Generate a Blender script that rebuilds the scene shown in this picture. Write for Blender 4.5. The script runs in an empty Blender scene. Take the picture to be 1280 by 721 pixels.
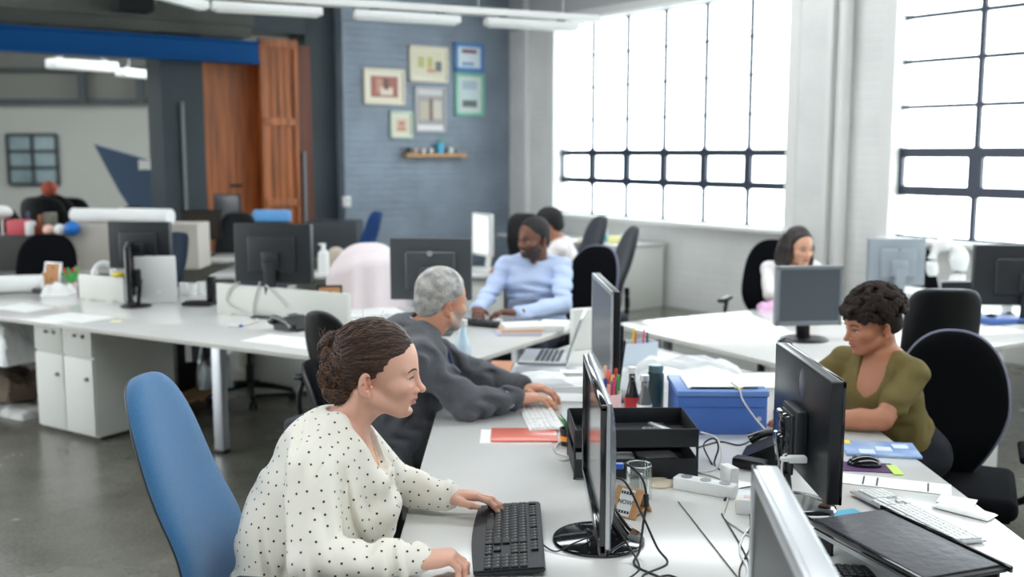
import bpy, bmesh, math, random
import numpy as np
from mathutils import Vector, Matrix, Euler, noise
C = bpy.context.scene.collection
SC = bpy.context.scene
R = math.radians
rnd = random.Random(7)

# ------------------------------------------------------------------ camera maths
FPX = 1300.0
TH = math.atan(169 / 1300)
CAMZ = 1.73
def ray(px, py):
    u = (px - 640) / FPX; v = (py - 360.5) / FPX
    return Vector((u, math.cos(TH) - v * math.sin(TH), -math.sin(TH) - v * math.cos(TH)))
def P(px, py, z):
    r = ray(px, py); t = (z - CAMZ) / r.z
    return Vector((r.x * t, r.y * t, z))
def Q(px, py, Y):
    r = ray(px, py); t = Y / r.y
    return Vector((r.x * t, Y, CAMZ + r.z * t))

# ------------------------------------------------------------------ materials
MATS = {}
def mat(name, col, rough=.5, metal=0, bump=0, bscale=60, var=0, vscale=4, spec=None, coat=0, sheen=0, emit=0, alpha=1, sub=0, vcol2=None, stretch=None, detail=4):
    if name in MATS: return MATS[name]
    m = bpy.data.materials.new(name); m.use_nodes = True; MATS[name] = m
    nt = m.node_tree; b = nt.nodes['Principled BSDF']
    b.inputs['Base Color'].default_value = (*col, 1)
    b.inputs['Roughness'].default_value = rough
    b.inputs['Metallic'].default_value = metal
    if spec is not None: b.inputs['Specular IOR Level'].default_value = spec
    if coat: b.inputs['Coat Weight'].default_value = coat; b.inputs['Coat Roughness'].default_value = .08
    if sheen: b.inputs['Sheen Weight'].default_value = sheen
    if emit: b.inputs['Emission Color'].default_value = (*col, 1); b.inputs['Emission Strength'].default_value = emit
    if sub:
        b.inputs['Subsurface Weight'].default_value = sub; b.inputs['Subsurface Radius'].default_value = (.012, .005, .003); b.inputs['Subsurface Scale'].default_value = 1
    if bump or var:
        tc = nt.nodes.new('ShaderNodeTexCoord'); src = tc.outputs['Object']
        if stretch:
            mp = nt.nodes.new('ShaderNodeMapping'); mp.inputs['Scale'].default_value = stretch
            nt.links.new(src, mp.inputs['Vector']); src = mp.outputs['Vector']
    if bump:
        n = nt.nodes.new('ShaderNodeTexNoise'); n.inputs['Scale'].default_value = bscale; n.inputs['Detail'].default_value = detail
        bp = nt.nodes.new('ShaderNodeBump'); bp.inputs['Strength'].default_value = bump; bp.inputs['Distance'].default_value = .01
        nt.links.new(src, n.inputs['Vector']); nt.links.new(n.outputs['Fac'], bp.inputs['Height']); nt.links.new(bp.outputs['Normal'], b.inputs['Normal'])
    if var:
        n = nt.nodes.new('ShaderNodeTexNoise'); n.inputs['Scale'].default_value = vscale; n.inputs['Detail'].default_value = 6
        cr = nt.nodes.new('ShaderNodeValToRGB')
        c2 = vcol2 or tuple(max(0, c * (1 - var)) for c in col)
        cr.color_ramp.elements[0].position = .32; cr.color_ramp.elements[1].position = .68
        cr.color_ramp.elements[0].color = (*c2, 1); cr.color_ramp.elements[1].color = (*[min(1, c * (1 + var * .3)) for c in col], 1)
        nt.links.new(src, n.inputs['Vector']); nt.links.new(n.outputs['Fac'], cr.inputs['Fac']); nt.links.new(cr.outputs['Color'], b.inputs['Base Color'])
    return m
def srgb(r, g, b):
    f = lambda c: (c / 255 / 12.92) if c / 255 <= .04045 else ((c / 255 + .055) / 1.055) ** 2.4
    return (f(r), f(g), f(b))

m_desk = mat('desk_white', (.66, .66, .64), .12, spec=.6, var=.03, vscale=3)
m_deskedge = mat('desk_edge', (.55, .54, .50), .35)
m_cab = mat('cabinet_white', (.72, .73, .69), .4, var=.04, vscale=2)
m_steel = mat('leg_steel', (.52, .54, .58), .35, .7)
m_blackp = mat('black_plastic', (.006, .0065, .008), .4, spec=.35)
m_gloss = mat('black_gloss', (.008, .009, .011), .06, coat=.6)
m_darkgrey = mat('dark_grey_plastic', (.018, .021, .025), .42, spec=.4)
m_grey = mat('grey_plastic', (.22, .24, .26), .4)
m_silver = mat('silver_plastic', (.55, .57, .59), .3, .6)
m_whitep = mat('white_plastic', (.78, .79, .78), .35)
m_screen = mat('dark_screen', (.02, .024, .03), .16, coat=.3)
m_screengrey = mat('grey_screen', (.085, .10, .115), .3)
m_chrome = mat('chrome', (.75, .76, .78), .12, 1)
m_blackfab = mat('black_fabric', (.0025, .003, .0045), .95, bump=.3, bscale=900, spec=.12)
m_greyfab = mat('slate_fabric', (.032, .038, .052), .9, bump=.3, bscale=900, sheen=.15)
m_bluefab = mat('blue_fabric', (.055, .20, .42), .92, bump=.5, bscale=700, var=.18, vscale=300, sheen=.35)
m_navyfab = mat('navy_fabric', (.005, .014, .035), .9, bump=.3, bscale=900)
m_royal = mat('royal_fabric', (.01, .06, .22), .9, bump=.3, bscale=900)
m_paper = mat('paper', (.82, .83, .82), .7)
m_paperblue = mat('paper_bluish', (.62, .70, .80), .6)
m_wood = mat('oiled_wood', srgb(186, 108, 56), .45, var=.5, vscale=1.6, stretch=(14, 14, .7), bump=.2, bscale=20)
m_wooddark = mat('dark_wood', srgb(104, 52, 30), .5, var=.4, vscale=1.6, stretch=(14, 14, .7))
m_oak = mat('pale_oak', srgb(196, 150, 104), .5, var=.25, vscale=3, stretch=(3, 20, 20))
m_kraft = mat('kraft_card', srgb(190, 140, 96), .8, var=.12, vscale=20)
m_cable = mat('cable_black', (.012, .012, .014), .4)
m_cablew = mat('cable_grey', (.55, .55, .52), .45)
m_bluebox = mat('blue_box', srgb(62, 100, 170), .45, var=.06, vscale=6)
m_red = mat('red_plastic', (.55, .04, .05), .35)
m_pink = mat('pink_ceramic', srgb(236, 196, 196), .4)
m_green = mat('green_plastic', (.08, .42, .10), .35)
m_yellow = mat('yellow_plastic', (.85, .65, .05), .35)
m_bluep = mat('blue_plastic', (.02, .12, .55), .35)
m_cyan = mat('cyan_plastic', (.08, .48, .72), .35)
m_orange = mat('orange_plastic', (.85, .30, .03), .4)
m_magenta = mat('magenta_plastic', (.70, .05, .22), .4)

def glass(name, tint=(1, 1, 1), gl=.10, rough=.03):
    m = bpy.data.materials.new(name); m.use_nodes = True; nt = m.node_tree
    for n in list(nt.nodes):
        if n.type != 'OUTPUT_MATERIAL': nt.nodes.remove(n)
    out = [n for n in nt.nodes if n.type == 'OUTPUT_MATERIAL'][0]
    t = nt.nodes.new('ShaderNodeBsdfTransparent'); t.inputs[0].default_value = (*tint, 1)
    g = nt.nodes.new('ShaderNodeBsdfGlossy'); g.inputs['Roughness'].default_value = rough
    fr = nt.nodes.new('ShaderNodeLayerWeight'); fr.inputs[0].default_value = .5
    pw = nt.nodes.new('ShaderNodeMath'); pw.operation = 'POWER'; pw.inputs[1].default_value = 4; nt.links.new(fr.outputs['Facing'], pw.inputs[0])
    ad = nt.nodes.new('ShaderNodeMath'); ad.operation = 'MULTIPLY_ADD'; ad.use_clamp = True; ad.inputs[1].default_value = .7; ad.inputs[2].default_value = gl
    mx = nt.nodes.new('ShaderNodeMixShader')
    nt.links.new(pw.outputs[0], ad.inputs[0]); nt.links.new(ad.outputs[0], mx.inputs[0]); nt.links.new(t.outputs[0], mx.inputs[1]); nt.links.new(g.outputs[0], mx.inputs[2])
    nt.links.new(mx.outputs[0], out.inputs[0]); return m
m_glass = glass('window_glass', (.97, 1, 1), .03)
m_mug = glass('clear_glass', (.93, .96, .95), .10)
m_bag = glass('clear_polythene', (.8, .85, .88), .25, .25)

# ------------------------------------------------------------------ mesh helpers
def NB(): return bmesh.new()
def _mx(loc, rot): return Matrix.Translation(Vector(loc)) @ Euler(rot, 'XYZ').to_matrix().to_4x4()
def _face_mat(bm, n0, mi):
    if mi:
        bm.faces.ensure_lookup_table()
        for f in bm.faces[n0:]: f.material_index = mi
def box(bm, c, s, rot=(0, 0, 0), bev=0, seg=2, mi=0, M=None):
    n0 = len(bm.faces)
    t = bmesh.new(); bmesh.ops.create_cube(t, size=1)
    for v in t.verts: v.co = Vector((v.co.x * s[0], v.co.y * s[1], v.co.z * s[2]))
    if bev: bmesh.ops.bevel(t, geom=list(t.edges), offset=min(bev, min(s) * .49), segments=seg, affect='EDGES', profile=.5)
    mtx = _mx(c, rot)
    if M is not None: mtx = M @ mtx
    t.transform(mtx); _merge(bm, t, mi)
def _merge(bm, t, mi=0):
    vm = {}
    for v in t.verts: vm[v] = bm.verts.new(v.co)
    for f in t.faces:
        try: nf = bm.faces.new([vm[v] for v in f.verts]); nf.material_index = mi or f.material_index; nf.smooth = f.smooth
        except ValueError: pass
    t.free()
def cyl(bm, a, b, r, r2=None, seg=20, cap=True, mi=0, bev=0):
    a = Vector(a); b = Vector(b); d = b - a; L = d.length
    t = bmesh.new(); bmesh.ops.create_cone(t, cap_ends=cap, segments=seg, radius1=r, radius2=r if r2 is None else r2, depth=L)
    if bev:
        bmesh.ops.bevel(t, geom=[e for e in t.edges if abs(e.verts[0].co.z - e.verts[1].co.z) < 1e-6], offset=bev, segments=2, affect='EDGES')
    q = Vector((0, 0, 1)).rotation_difference(d.normalized())
    t.transform(Matrix.Translation((a + b) / 2) @ q.to_matrix().to_4x4()); _merge(bm, t, mi)
def sph(bm, c, r, seg=16, mi=0, rot=(0, 0, 0)):
    t = bmesh.new(); bmesh.ops.create_uvsphere(t, u_segments=seg, v_segments=max(6, seg * 2 // 3), radius=1)
    r = (r, r, r) if not hasattr(r, '__len__') else r
    t.transform(_mx(c, rot) @ Matrix.Diagonal((*r, 1))); _merge(bm, t, mi)
def lathe(bm, prof, c=(0, 0, 0), seg=28, mi=0, M=None):
    rings = []
    for (r, z) in prof:
        if r < 1e-5: rings.append([bm.verts.new(Vector((0, 0, z)))])
        else: rings.append([bm.verts.new(Vector((r * math.cos(2 * math.pi * k / seg), r * math.sin(2 * math.pi * k / seg), z))) for k in range(seg)])
    mtx = Matrix.Translation(Vector(c)) if M is None else M
    for rg in rings:
        for v in rg: v.co = mtx @ v.co
    for i in range(len(rings) - 1):
        A, B = rings[i], rings[i + 1]
        for k in range(seg):
            k2 = (k + 1) % seg
            try:
                if len(A) == 1 and len(B) > 1: f = bm.faces.new([A[0], B[k2], B[k]])
                elif len(B) == 1 and len(A) > 1: f = bm.faces.new([A[k], A[k2], B[0]])
                elif len(A) > 1: f = bm.faces.new([A[k], A[k2], B[k2], B[k]])
                else: continue
                f.material_index = mi
            except ValueError: pass
def smoothpath(pts, n=6):
    pts = [Vector(p) for p in pts]; out = []
    for i in range(len(pts) - 1):
        p0 = pts[max(0, i - 1)]; p1 = pts[i]; p2 = pts[i + 1]; p3 = pts[min(len(pts) - 1, i + 2)]
        for k in range(n):
            t = k / n
            out.append(.5 * ((2 * p1) + (-p0 + p2) * t + (2 * p0 - 5 * p1 + 4 * p2 - p3) * t * t + (-p0 + 3 * p1 - 3 * p2 + p3) * t ** 3))
    out.append(pts[-1]); return out
def tube(bm, pts, r, seg=8, smooth=6, mi=0, cap=True):
    pts = smoothpath(pts, smooth) if smooth else [Vector(p) for p in pts]
    n = len(pts); rings = []
    up = Vector((0, 0, 1))
    for i, p in enumerate(pts):
        d = (pts[min(n - 1, i + 1)] - pts[max(0, i - 1)])
        if d.length < 1e-9: d = Vector((0, 0, 1))
        d.normalize(); a = d.cross(up)
        if a.length < .05: a = d.cross(Vector((1, 0, 0)))
        a.normalize(); b = a.cross(d)
        rr = r(i / (n - 1)) if callable(r) else r
        rings.append([bm.verts.new(p + (a * math.cos(2 * math.pi * k / seg) + b * math.sin(2 * math.pi * k / seg)) * rr) for k in range(seg)])
    for i in range(n - 1):
        for k in range(seg):
            f = bm.faces.new([rings[i][k], rings[i][(k + 1) % seg], rings[i + 1][(k + 1) % seg], rings[i + 1][k]]); f.material_index = mi
    if cap:
        for rg in (rings[0], rings[-1]):
            try: f = bm.faces.new(rg); f.material_index = mi
            except ValueError: pass
def prism(bm, pts, z0, z1, mi=0, M=None, bev=0):
    t = bmesh.new()
    lo = [t.verts.new((x, y, z0)) for x, y in pts]; hi = [t.verts.new((x, y, z1)) for x, y in pts]
    t.faces.new(list(reversed(lo))); t.faces.new(hi); n = len(pts)
    for i in range(n): t.faces.new([lo[i], lo[(i + 1) % n], hi[(i + 1) % n], hi[i]])
    if bev: bmesh.ops.bevel(t, geom=list(t.edges), offset=bev, segments=2, affect='EDGES')
    bmesh.ops.recalc_face_normals(t, faces=t.faces)
    if M is not None: t.transform(M)
    _merge(bm, t, mi)
def torus(bm, c, R_, r, seg=32, s2=10, M=None, arc=2 * math.pi, mi=0):
    n = seg; closed = abs(arc - 2 * math.pi) < 1e-4; rings = []
    for i in range(n if closed else n + 1):
        a = arc * i / n; ring = []
        for k in range(s2):
            b = 2 * math.pi * k / s2
            v = Vector(((R_ + r * math.cos(b)) * math.cos(a), (R_ + r * math.cos(b)) * math.sin(a), r * math.sin(b)))
            v = (M @ v) if M is not None else v + Vector(c); ring.append(bm.verts.new(v))
        rings.append(ring)
    for i in range(n):
        A = rings[i]; B = rings[(i + 1) % len(rings)]
        for k in range(s2): f = bm.faces.new([A[k], B[k], B[(k + 1) % s2], A[(k + 1) % s2]]); f.material_index = mi
def surf(bm, fn, nu, nv, mi=0, thick=0):
    """grid surface fn(u,v)->Vector u,v in 0..1"""
    g = [[bm.verts.new(fn(i / nu, j / nv)) for j in range(nv + 1)] for i in range(nu + 1)]
    for i in range(nu):
        for j in range(nv): f = bm.faces.new([g[i][j], g[i + 1][j], g[i + 1][j + 1], g[i][j + 1]]); f.material_index = mi
    return g

def obj(name, bm, m, parent=None, smooth=True, mod=None, angle=38, loc=None):
    if isinstance(bm, bpy.types.Mesh): me = bm
    else:
        bmesh.ops.recalc_face_normals(bm, faces=bm.faces)
        me = bpy.data.meshes.new(name); bm.to_mesh(me); bm.free()
    for mm in (m if isinstance(m, (list, tuple)) else [m]): me.materials.append(mm)
    if smooth:
        me.polygons.foreach_set('use_smooth', [True] * len(me.polygons))
        if angle < 180:
            try: me.set_sharp_from_angle(angle=R(angle))
            except Exception: pass
    o = bpy.data.objects.new(name, me); C.objects.link(o)
    if parent: o.parent = parent
    if loc is not None: o.location = loc
    return o
def thing(name, label, cat, loc=(0, 0, 0), rotz=0, group=None):
    o = bpy.data.objects.new(name, None); C.objects.link(o); o.empty_display_size = .1
    o.location = loc; o.rotation_euler = (0, 0, rotz); o['label'] = label; o['category'] = cat
    if group: o['group'] = group
    return o
def tag(o, label, cat, group=None, kind=None):
    if label: o['label'] = label
    if cat: o['category'] = cat
    if group: o['group'] = group
    if kind: o['kind'] = kind
    return o
def dup(root, loc, rotz, label, group=None):
    r = root.copy(); C.objects.link(r); r.location = loc; r.rotation_euler = (root.rotation_euler[0], root.rotation_euler[1], rotz); r['label'] = label
    if group: r['group'] = group
    for ch in list(root.children):
        c = ch.copy(); C.objects.link(c); c.parent = r
        for g in ch.children:
            d = g.copy(); C.objects.link(d); d.parent = c
    return r
def struct(name, bm, m, parent=None, label=None, smooth=False, loc=None, rotz=0):
    o = obj(name, bm, m, parent, smooth)
    if loc is not None: o.location = loc
    o.rotation_euler = (0, 0, rotz)
    if not parent: o['kind'] = 'structure'
    if label: o['label'] = label
    return o

# ------------------------------------------------------------------ camera, world
cam = bpy.data.cameras.new('camera'); co = bpy.data.objects.new('camera', cam); C.objects.link(co)
co.location = (0, 0, CAMZ); co.rotation_euler = (math.pi / 2 - TH, 0, 0)
cam.sensor_width = 36; cam.lens = FPX / 1280 * 36; cam.clip_start = .05; cam.clip_end = 200
cam.dof.use_dof = True; cam.dof.focus_distance = 2.75; cam.dof.aperture_fstop = 2.4
SC.camera = co
SC.view_settings.view_transform = 'Standard'; SC.view_settings.look = 'None'; SC.view_settings.gamma = 1
SC.view_settings.use_curve_mapping = False
SC.view_settings.exposure = 0.42
SC.cycles.use_denoising = True
SC.cycles.max_bounces = 8; SC.cycles.transparent_max_bounces = 16; SC.cycles.caustics_reflective = False; SC.cycles.caustics_refractive = False
SC.cycles.sample_clamp_indirect = 6
w = bpy.data.worlds.new('sky'); SC.world = w; w.use_nodes = True
bg = w.node_tree.nodes['Background']; bg.inputs[0].default_value = (.93, .98, 1, 1); bg.inputs[1].default_value = 4.6
# ------------------------------------------------------------------ room
WO = Vector((1.82, 11.7, 0)); WR = math.atan2(-.811, .585)          # window wall frame: x along wall (to the right), y outward
def W(s, o=0, z=0): return WO + Vector((math.cos(WR), math.sin(WR), 0)) * s + Vector((-math.sin(WR), math.cos(WR), 0)) * o + Vector((0, 0, z))
GO = W(-3.17); GR = WR + math.pi / 2                                  # feature wall frame: x toward window corner, y back
def G(x, y=0, z=0): return GO + Vector((math.cos(GR), math.sin(GR), 0)) * x + Vector((-math.sin(GR), math.cos(GR), 0)) * y + Vector((0, 0, z))
CEIL = 4.7

# floor: polished concrete
T = .28
m_floor = bpy.data.materials.new('polished_concrete'); m_floor.use_nodes = True
nt = m_floor.node_tree; b = nt.nodes['Principled BSDF']; b.inputs['Roughness'].default_value = .22
tc = nt.nodes.new('ShaderNodeTexCoord')
n1 = nt.nodes.new('ShaderNodeTexNoise'); n1.inputs['Scale'].default_value = .9; n1.inputs['Detail'].default_value = 8; n1.inputs['Roughness'].default_value = .62
n2 = nt.nodes.new('ShaderNodeTexNoise'); n2.inputs['Scale'].default_value = 60; n2.inputs['Detail'].default_value = 3
r1 = nt.nodes.new('ShaderNodeValToRGB'); r1.color_ramp.elements[0].position = .3; r1.color_ramp.elements[1].position = .7
r1.color_ramp.elements[0].color = (*srgb(80, 79, 71), 1); r1.color_ramp.elements[1].color = (*srgb(130, 129, 119), 1)
r2 = nt.nodes.new('ShaderNodeValToRGB'); r2.color_ramp.elements[0].position = .35; r2.color_ramp.elements[1].position = .62
r2.color_ramp.elements[0].color = (.72, .72, .72, 1); r2.color_ramp.elements[1].color = (1, 1, 1, 1)
mx = nt.nodes.new('ShaderNodeMixRGB'); mx.blend_type = 'MULTIPLY'; mx.inputs[0].default_value = 1
rr = nt.nodes.new('ShaderNodeMapRange'); rr.inputs['To Min'].default_value = .12; rr.inputs['To Max'].default_value = .38
for nn in (n1, n2): nt.links.new(tc.outputs['Object'], nn.inputs['Vector'])
nt.links.new(n1.outputs['Fac'], r1.inputs[0]); nt.links.new(n2.outputs['Fac'], r2.inputs[0]); nt.links.new(r1.outputs[0], mx.inputs[1]); nt.links.new(r2.outputs[0], mx.inputs[2])
nt.links.new(mx.outputs[0], b.inputs['Base Color']); nt.links.new(n1.outputs['Fac'], rr.inputs['Value']); nt.links.new(rr.outputs[0], b.inputs['Roughness'])
A_ = W(-3.3, T); B_ = W(18.2, T)
bm = NB(); prism(bm, [(B_.x, B_.y), (A_.x, A_.y), (A_.x, 22.3), (-14.3, 22.3), (-14.3, -5), (B_.x, -5)], -.1, 0); struct('floor', bm, m_floor, label='dark polished concrete floor')

# painted brick
def brickmat(name, col, s=1.0, strength=.35, blotch=.06):
    m = bpy.data.materials.new(name); m.use_nodes = True; nt = m.node_tree; b = nt.nodes['Principled BSDF']; b.inputs['Roughness'].default_value = .6
    tc = nt.nodes.new('ShaderNodeTexCoord'); mp = nt.nodes.new('ShaderNodeMapping'); mp.inputs['Rotation'].default_value = (R(90), 0, 0)
    bt = nt.nodes.new('ShaderNodeTexBrick'); bt.inputs['Scale'].default_value = 1; bt.inputs['Brick Width'].default_value = .23 * s; bt.inputs['Row Height'].default_value = .085 * s; bt.inputs['Mortar Size'].default_value = .009; bt.inputs['Mortar Smooth'].default_value = .6
    bp = nt.nodes.new('ShaderNodeBump'); bp.inputs['Strength'].default_value = strength; bp.inputs['Distance'].default_value = .008; bp.invert = True
    ns = nt.nodes.new('ShaderNodeTexNoise'); ns.inputs['Scale'].default_value = 1.6; ns.inputs['Detail'].default_value = 5
    cr = nt.nodes.new('ShaderNodeValToRGB'); cr.color_ramp.elements[0].position = .35; cr.color_ramp.elements[1].position = .65
    cr.color_ramp.elements[0].color = (*[c * (1 - blotch) for c in col], 1); cr.color_ramp.elements[1].color = (*[min(1, c * (1 + blotch)) for c in col], 1)
    nt.links.new(tc.outputs['Object'], mp.inputs['Vector']); nt.links.new(mp.outputs[0], bt.inputs['Vector']); nt.links.new(tc.outputs['Object'], ns.inputs['Vector'])
    nt.links.new(bt.outputs['Fac'], bp.inputs['Height']); nt.links.new(bp.outputs[0], b.inputs['Normal']); nt.links.new(ns.outputs['Fac'], cr.inputs[0]); nt.links.new(cr.outputs[0], b.inputs['Base Color'])
    return m
m_wallw = brickmat('white_painted_brick', (.78, .785, .765))
m_wallg = brickmat('slate_painted_brick', srgb(136, 148, 162), strength=.9, blotch=.14)
m_plaster = mat('grey_plaster', (.50, .52, .53), .7, var=.06, vscale=1)
m_trimw = mat('white_trim', (.80, .80, .78), .45)
m_dark = mat('dark_slate_paint', srgb(52, 64, 70), .6, var=.15, vscale=2)
m_frame = mat('navy_window_steel', srgb(38, 48, 68), .4)
m_ceil = mat('dark_ceiling', srgb(26, 28, 30), .8)
m_deck = mat('galvanised_deck', srgb(96, 98, 92), .6, .2, var=.25, vscale=2)
m_bluebeam = mat('blue_beam', srgb(0, 82, 148), .6, spec=.2)
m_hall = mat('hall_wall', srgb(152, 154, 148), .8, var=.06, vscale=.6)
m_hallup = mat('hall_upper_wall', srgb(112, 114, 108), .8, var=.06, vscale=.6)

# window wall: pieces between openings, all in the wall frame
T = .28
ZB, ZT = .96, 3.34
wins = [(-2.22, 1.58), (2.72, 7.3), (8.1, 12.6), (13.3, 17.8)]
bm = NB()
def wseg(s0, s1, z0, z1): box(bm, ((s0 + s1) / 2, T / 2, (z0 + z1) / 2), (s1 - s0, T, z1 - z0))
wseg(-3.3, 18.2, 0, ZB); wseg(-3.3, 18.2, ZT, CEIL)
wseg(-3.3, wins[0][0], ZB, ZT); wseg(wins[0][1], wins[1][0], ZB, ZT); wseg(wins[1][1], wins[2][0], ZB, ZT); wseg(wins[2][1], wins[3][0], ZB, ZT); wseg(wins[3][1], 18.2, ZB, ZT)
struct('wall_window', bm, m_wallw, loc=WO, rotz=WR, label='white painted brick wall with steel windows')
bm = NB(); box(bm, (2.4, -.01, ZT + .68), (11.5, .02, 1.36)); struct('trim_1', bm, m_plaster, loc=WO, rotz=WR, label='grey plaster band above the windows')
bm = NB(); box(bm, (-.5, -.035, ZT + .06), (4.6, .07, .10), bev=.01); struct('trim_2', bm, m_trimw, loc=WO, rotz=WR, label='white lintel conduit over the window')
# pilaster edge + downpipe between the windows
bm = NB(); box(bm, (2.07, -.03, CEIL / 2), (.07, .06, CEIL), bev=.01); box(bm, (-2.75, -.03, CEIL / 2), (.08, .06, CEIL), bev=.01); struct('trim_3', bm, m_trimw, loc=WO, rotz=WR, label='white square conduit on the wall')
bm = NB(); cyl(bm, (2.26, -.07, 0), (2.26, -.07, CEIL), .062, seg=24)
for z in (.5, 2.0, 3.5): cyl(bm, (2.26, -.07, z), (2.26, -.07, z + .06), .07, seg=24)
o = obj('downpipe', bm, m_trimw); o.location = WO; o.rotation_euler = (0, 0, WR); tag(o, 'white round downpipe running up the wall between the two windows', 'pipe')
def window(n, s0, s1, cols, barr, gap):
    t = bpy.data.objects.new('window_%d' % n, None); C.objects.link(t); t.location = WO; t.rotation_euler = (0, 0, WR); t['kind'] = 'structure'
    t['label'] = 'large steel factory window with many panes'
    zs = [ZB + .02, 1.395, 1.735, 2.14, 2.54, 2.93, ZT]
    f = NB(); y = .14
    w_ = (s1 - s0) / cols if not gap else gap
    xs = [s0 + w_ * k for k in range(cols + 1)]
    for i, x in enumerate(xs):
        box(f, (x, y, (ZB + ZT) / 2), (.028 if n == 1 else .045, .04, ZT - ZB))
        box(f, (x, y, (zs[1] + zs[2]) / 2), (.085 if n == 1 else .125, .05, zs[2] - zs[1] + .03))
    for i, z in enumerate(zs):
        th = (.072 if n == 1 else .088) if i in (1, 2) else (.022 if n == 1 else .028)
        if n == 1 and i in (3, 4, 5): th = .010
        if n == 2 and i in (3, 4, 5): th = .036
        box(f, ((s0 + s1) / 2, y, z), (s1 - s0, .045, th))
    for x in xs:                       # little gusset plates where bars cross, rounded pane corners
        for i, z in enumerate(zs):
            r = .042 if i in (3, 4, 5) else .03
            box(f, (x, y, z), (r, .042, r), rot=(0, R(45), 0))
            if i in (1, 2):
                box(f, (x, y, z), (.11, .04, .07), rot=(0, R(45), 0)); box(f, (x, y, z), (.07, .04, .11), rot=(0, R(45), 0))
    obj('window_frame', f, m_frame, t, smooth=False)
    g = NB(); box(g, ((s0 + s1) / 2, y + .01, (ZB + ZT) / 2), (s1 - s0, .006, ZT - ZB)); obj('pane', g, m_glass, t, smooth=False)
    s = NB(); box(s, ((s0 + s1) / 2, .03, ZB - .012), (s1 - s0 + .05, .28, .05), bev=.008); obj('window_sill', s, m_trimw, t)
    j = NB()
    for x in (s0, s1): box(j, (x + (-.035 if x == s0 else .035), .07, (ZB + ZT) / 2), (.13, .16, ZT - ZB))
    obj('reveal', j, m_trimw, t, smooth=False)
    return t
window(1, wins[0][0], wins[0][1], 6, 0, 0)
window(2, wins[1][0], wins[1][1], 6, 0, 0); window(4, *wins[2], 6, 0, 0); window(5, *wins[3], 6, 0, 0)
for s0, s1 in wins:
    L = bpy.data.lights.new('window_daylight', 'AREA'); L.shape = 'RECTANGLE'; L.size = s1 - s0; L.size_y = ZT - ZB; L.energy = 1; L.cycles.is_portal = True
    lo = bpy.data.objects.new('window_daylight', L); C.objects.link(lo); lo.location = W((s0 + s1) / 2, T + .02, (ZB + ZT) / 2); lo.rotation_euler = Euler((R(90), 0, WR), 'XYZ'); lo.rotation_euler = Euler((-R(90), 0, WR + math.pi), 'XYZ')

# slate feature wall
gw = NB(); box(gw, (-1.243, .2, CEIL / 2), (2.485, .4, CEIL)); struct('wall_feature', gw, m_wallg, loc=GO, rotz=GR, label='slate blue painted brick wall')
gw = NB()
box(gw, (-2.68, .45, CEIL / 2), (.39, .5, CEIL)); box(gw, (-3.55, .45, 3.14 + (CEIL - 3.14) / 2), (1.5, .5, CEIL - 3.14)); box(gw, (-4.38, .45, CEIL / 2 - .65), (.48, .5, CEIL - 1.3))
struct('wall_dark', gw, m_dark, loc=GO, rotz=GR, label='dark slate wall round the doorway')
gw = NB(); box(gw, (-4.4, .17, 1.2), (.035, .05, 2.2), bev=.01); struct('trim_4', gw, mat('grey_trim', (.2, .22, .22), .5), loc=GO, rotz=GR, label='thin grey conduit on the dark pier')
# tall wooden doors
d = thing('door_1', 'tall folded timber door', 'door', GO, GR); del d['category']; d['kind'] = 'structure'; 
bm = NB(); box(bm, (-3.92, .42, 1.42), (.5, .07, 2.84)); box(bm, (-3.56, .44, 1.42), (.34, .06, 2.84)); obj('leaf', bm, m_wood, d, smooth=False)
bm = NB(); box(bm, (-3.25, .18, 1.53), (.46, .06, 3.06))
for x in (-3.46, -3.04): box(bm, (x, .14, 1.53), (.05, .05, 3.06))
for z in (.2, 1.15, 2.1, 3.0): box(bm, (-3.25, .14, z), (.44, .05, .09))
for k in range(5): box(bm, (-3.42 + k * .085, .145, 1.53), (.012, .015, 3.0))
obj('leaf', bm, m_wood, d, smooth=False)
bm = NB(); box(bm, (-2.93, .3, 1.5), (.2, .3, 3.0)); obj('door_frame', bm, m_wooddark, d, smooth=False)
bm = NB(); cyl(bm, (-2.96, .12, .75), (-2.96, .12, 1.75), .02); obj('door_handle', bm, m_grey, d)
bm = NB(); box(bm, (-3.72, .38, 1.35), (.14, .04, .03)); obj('latch', bm, m_blackp, d)
# blue crane beam and mezzanine deck
def gstruct(name, bm, m, label): return struct(name, bm, m, loc=GO, rotz=GR, label=label)
bm = NB(); box(bm, (-6.9, .02, 2.87), (6.7, .05, .235)); box(bm, (-6.9, .02, 2.985), (6.7, .2, .02)); box(bm, (-6.9, .02, 2.755), (6.7, .2, .02)); gstruct('beam_1', bm, m_bluebeam, 'long bright blue steel beam')
bm = NB()
box(bm, (-7.2, 1.2, 3.13), (7.2, 2.3, .10))
for k in range(16): box(bm, (-7.2, .08 + k * .15, 3.07), (7.2, .05, .05))
box(bm, (-7.2, .0, 3.25), (7.2, .06, .17)); gstruct('ceiling_2', bm, m_deck, 'grey metal deck of the mezzanine')
bm = NB(); box(bm, (-7.3, -.9, 3.42), (8.2, .9, .12)); box(bm, (-5.0, -.2, 3.6), (.35, .3, .8)); cyl(bm, (-10, -.4, 3.62), (-5.2, -.4, 3.62), .10); cyl(bm, (-10, -.9, 3.75), (-4.2, -.9, 3.75), .14)
gstruct('ceiling_3', bm, m_ceil, 'dark ducts and services under the ceiling')
bm = NB(); a_ = G(-2.9, .0); 
prism(bm, [(A_.x, A_.y), (A_.x, 15.6), (-14.3, 15.6), (-14.3, A_.y)], CEIL, CEIL + .1); prism(bm, [(A_.x, 18.5), (A_.x, 22.3), (-14.3, 22.3), (-14.3, 18.5)], CEIL, CEIL + .1)  # gap over the far hall, added to light its back wall
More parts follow.
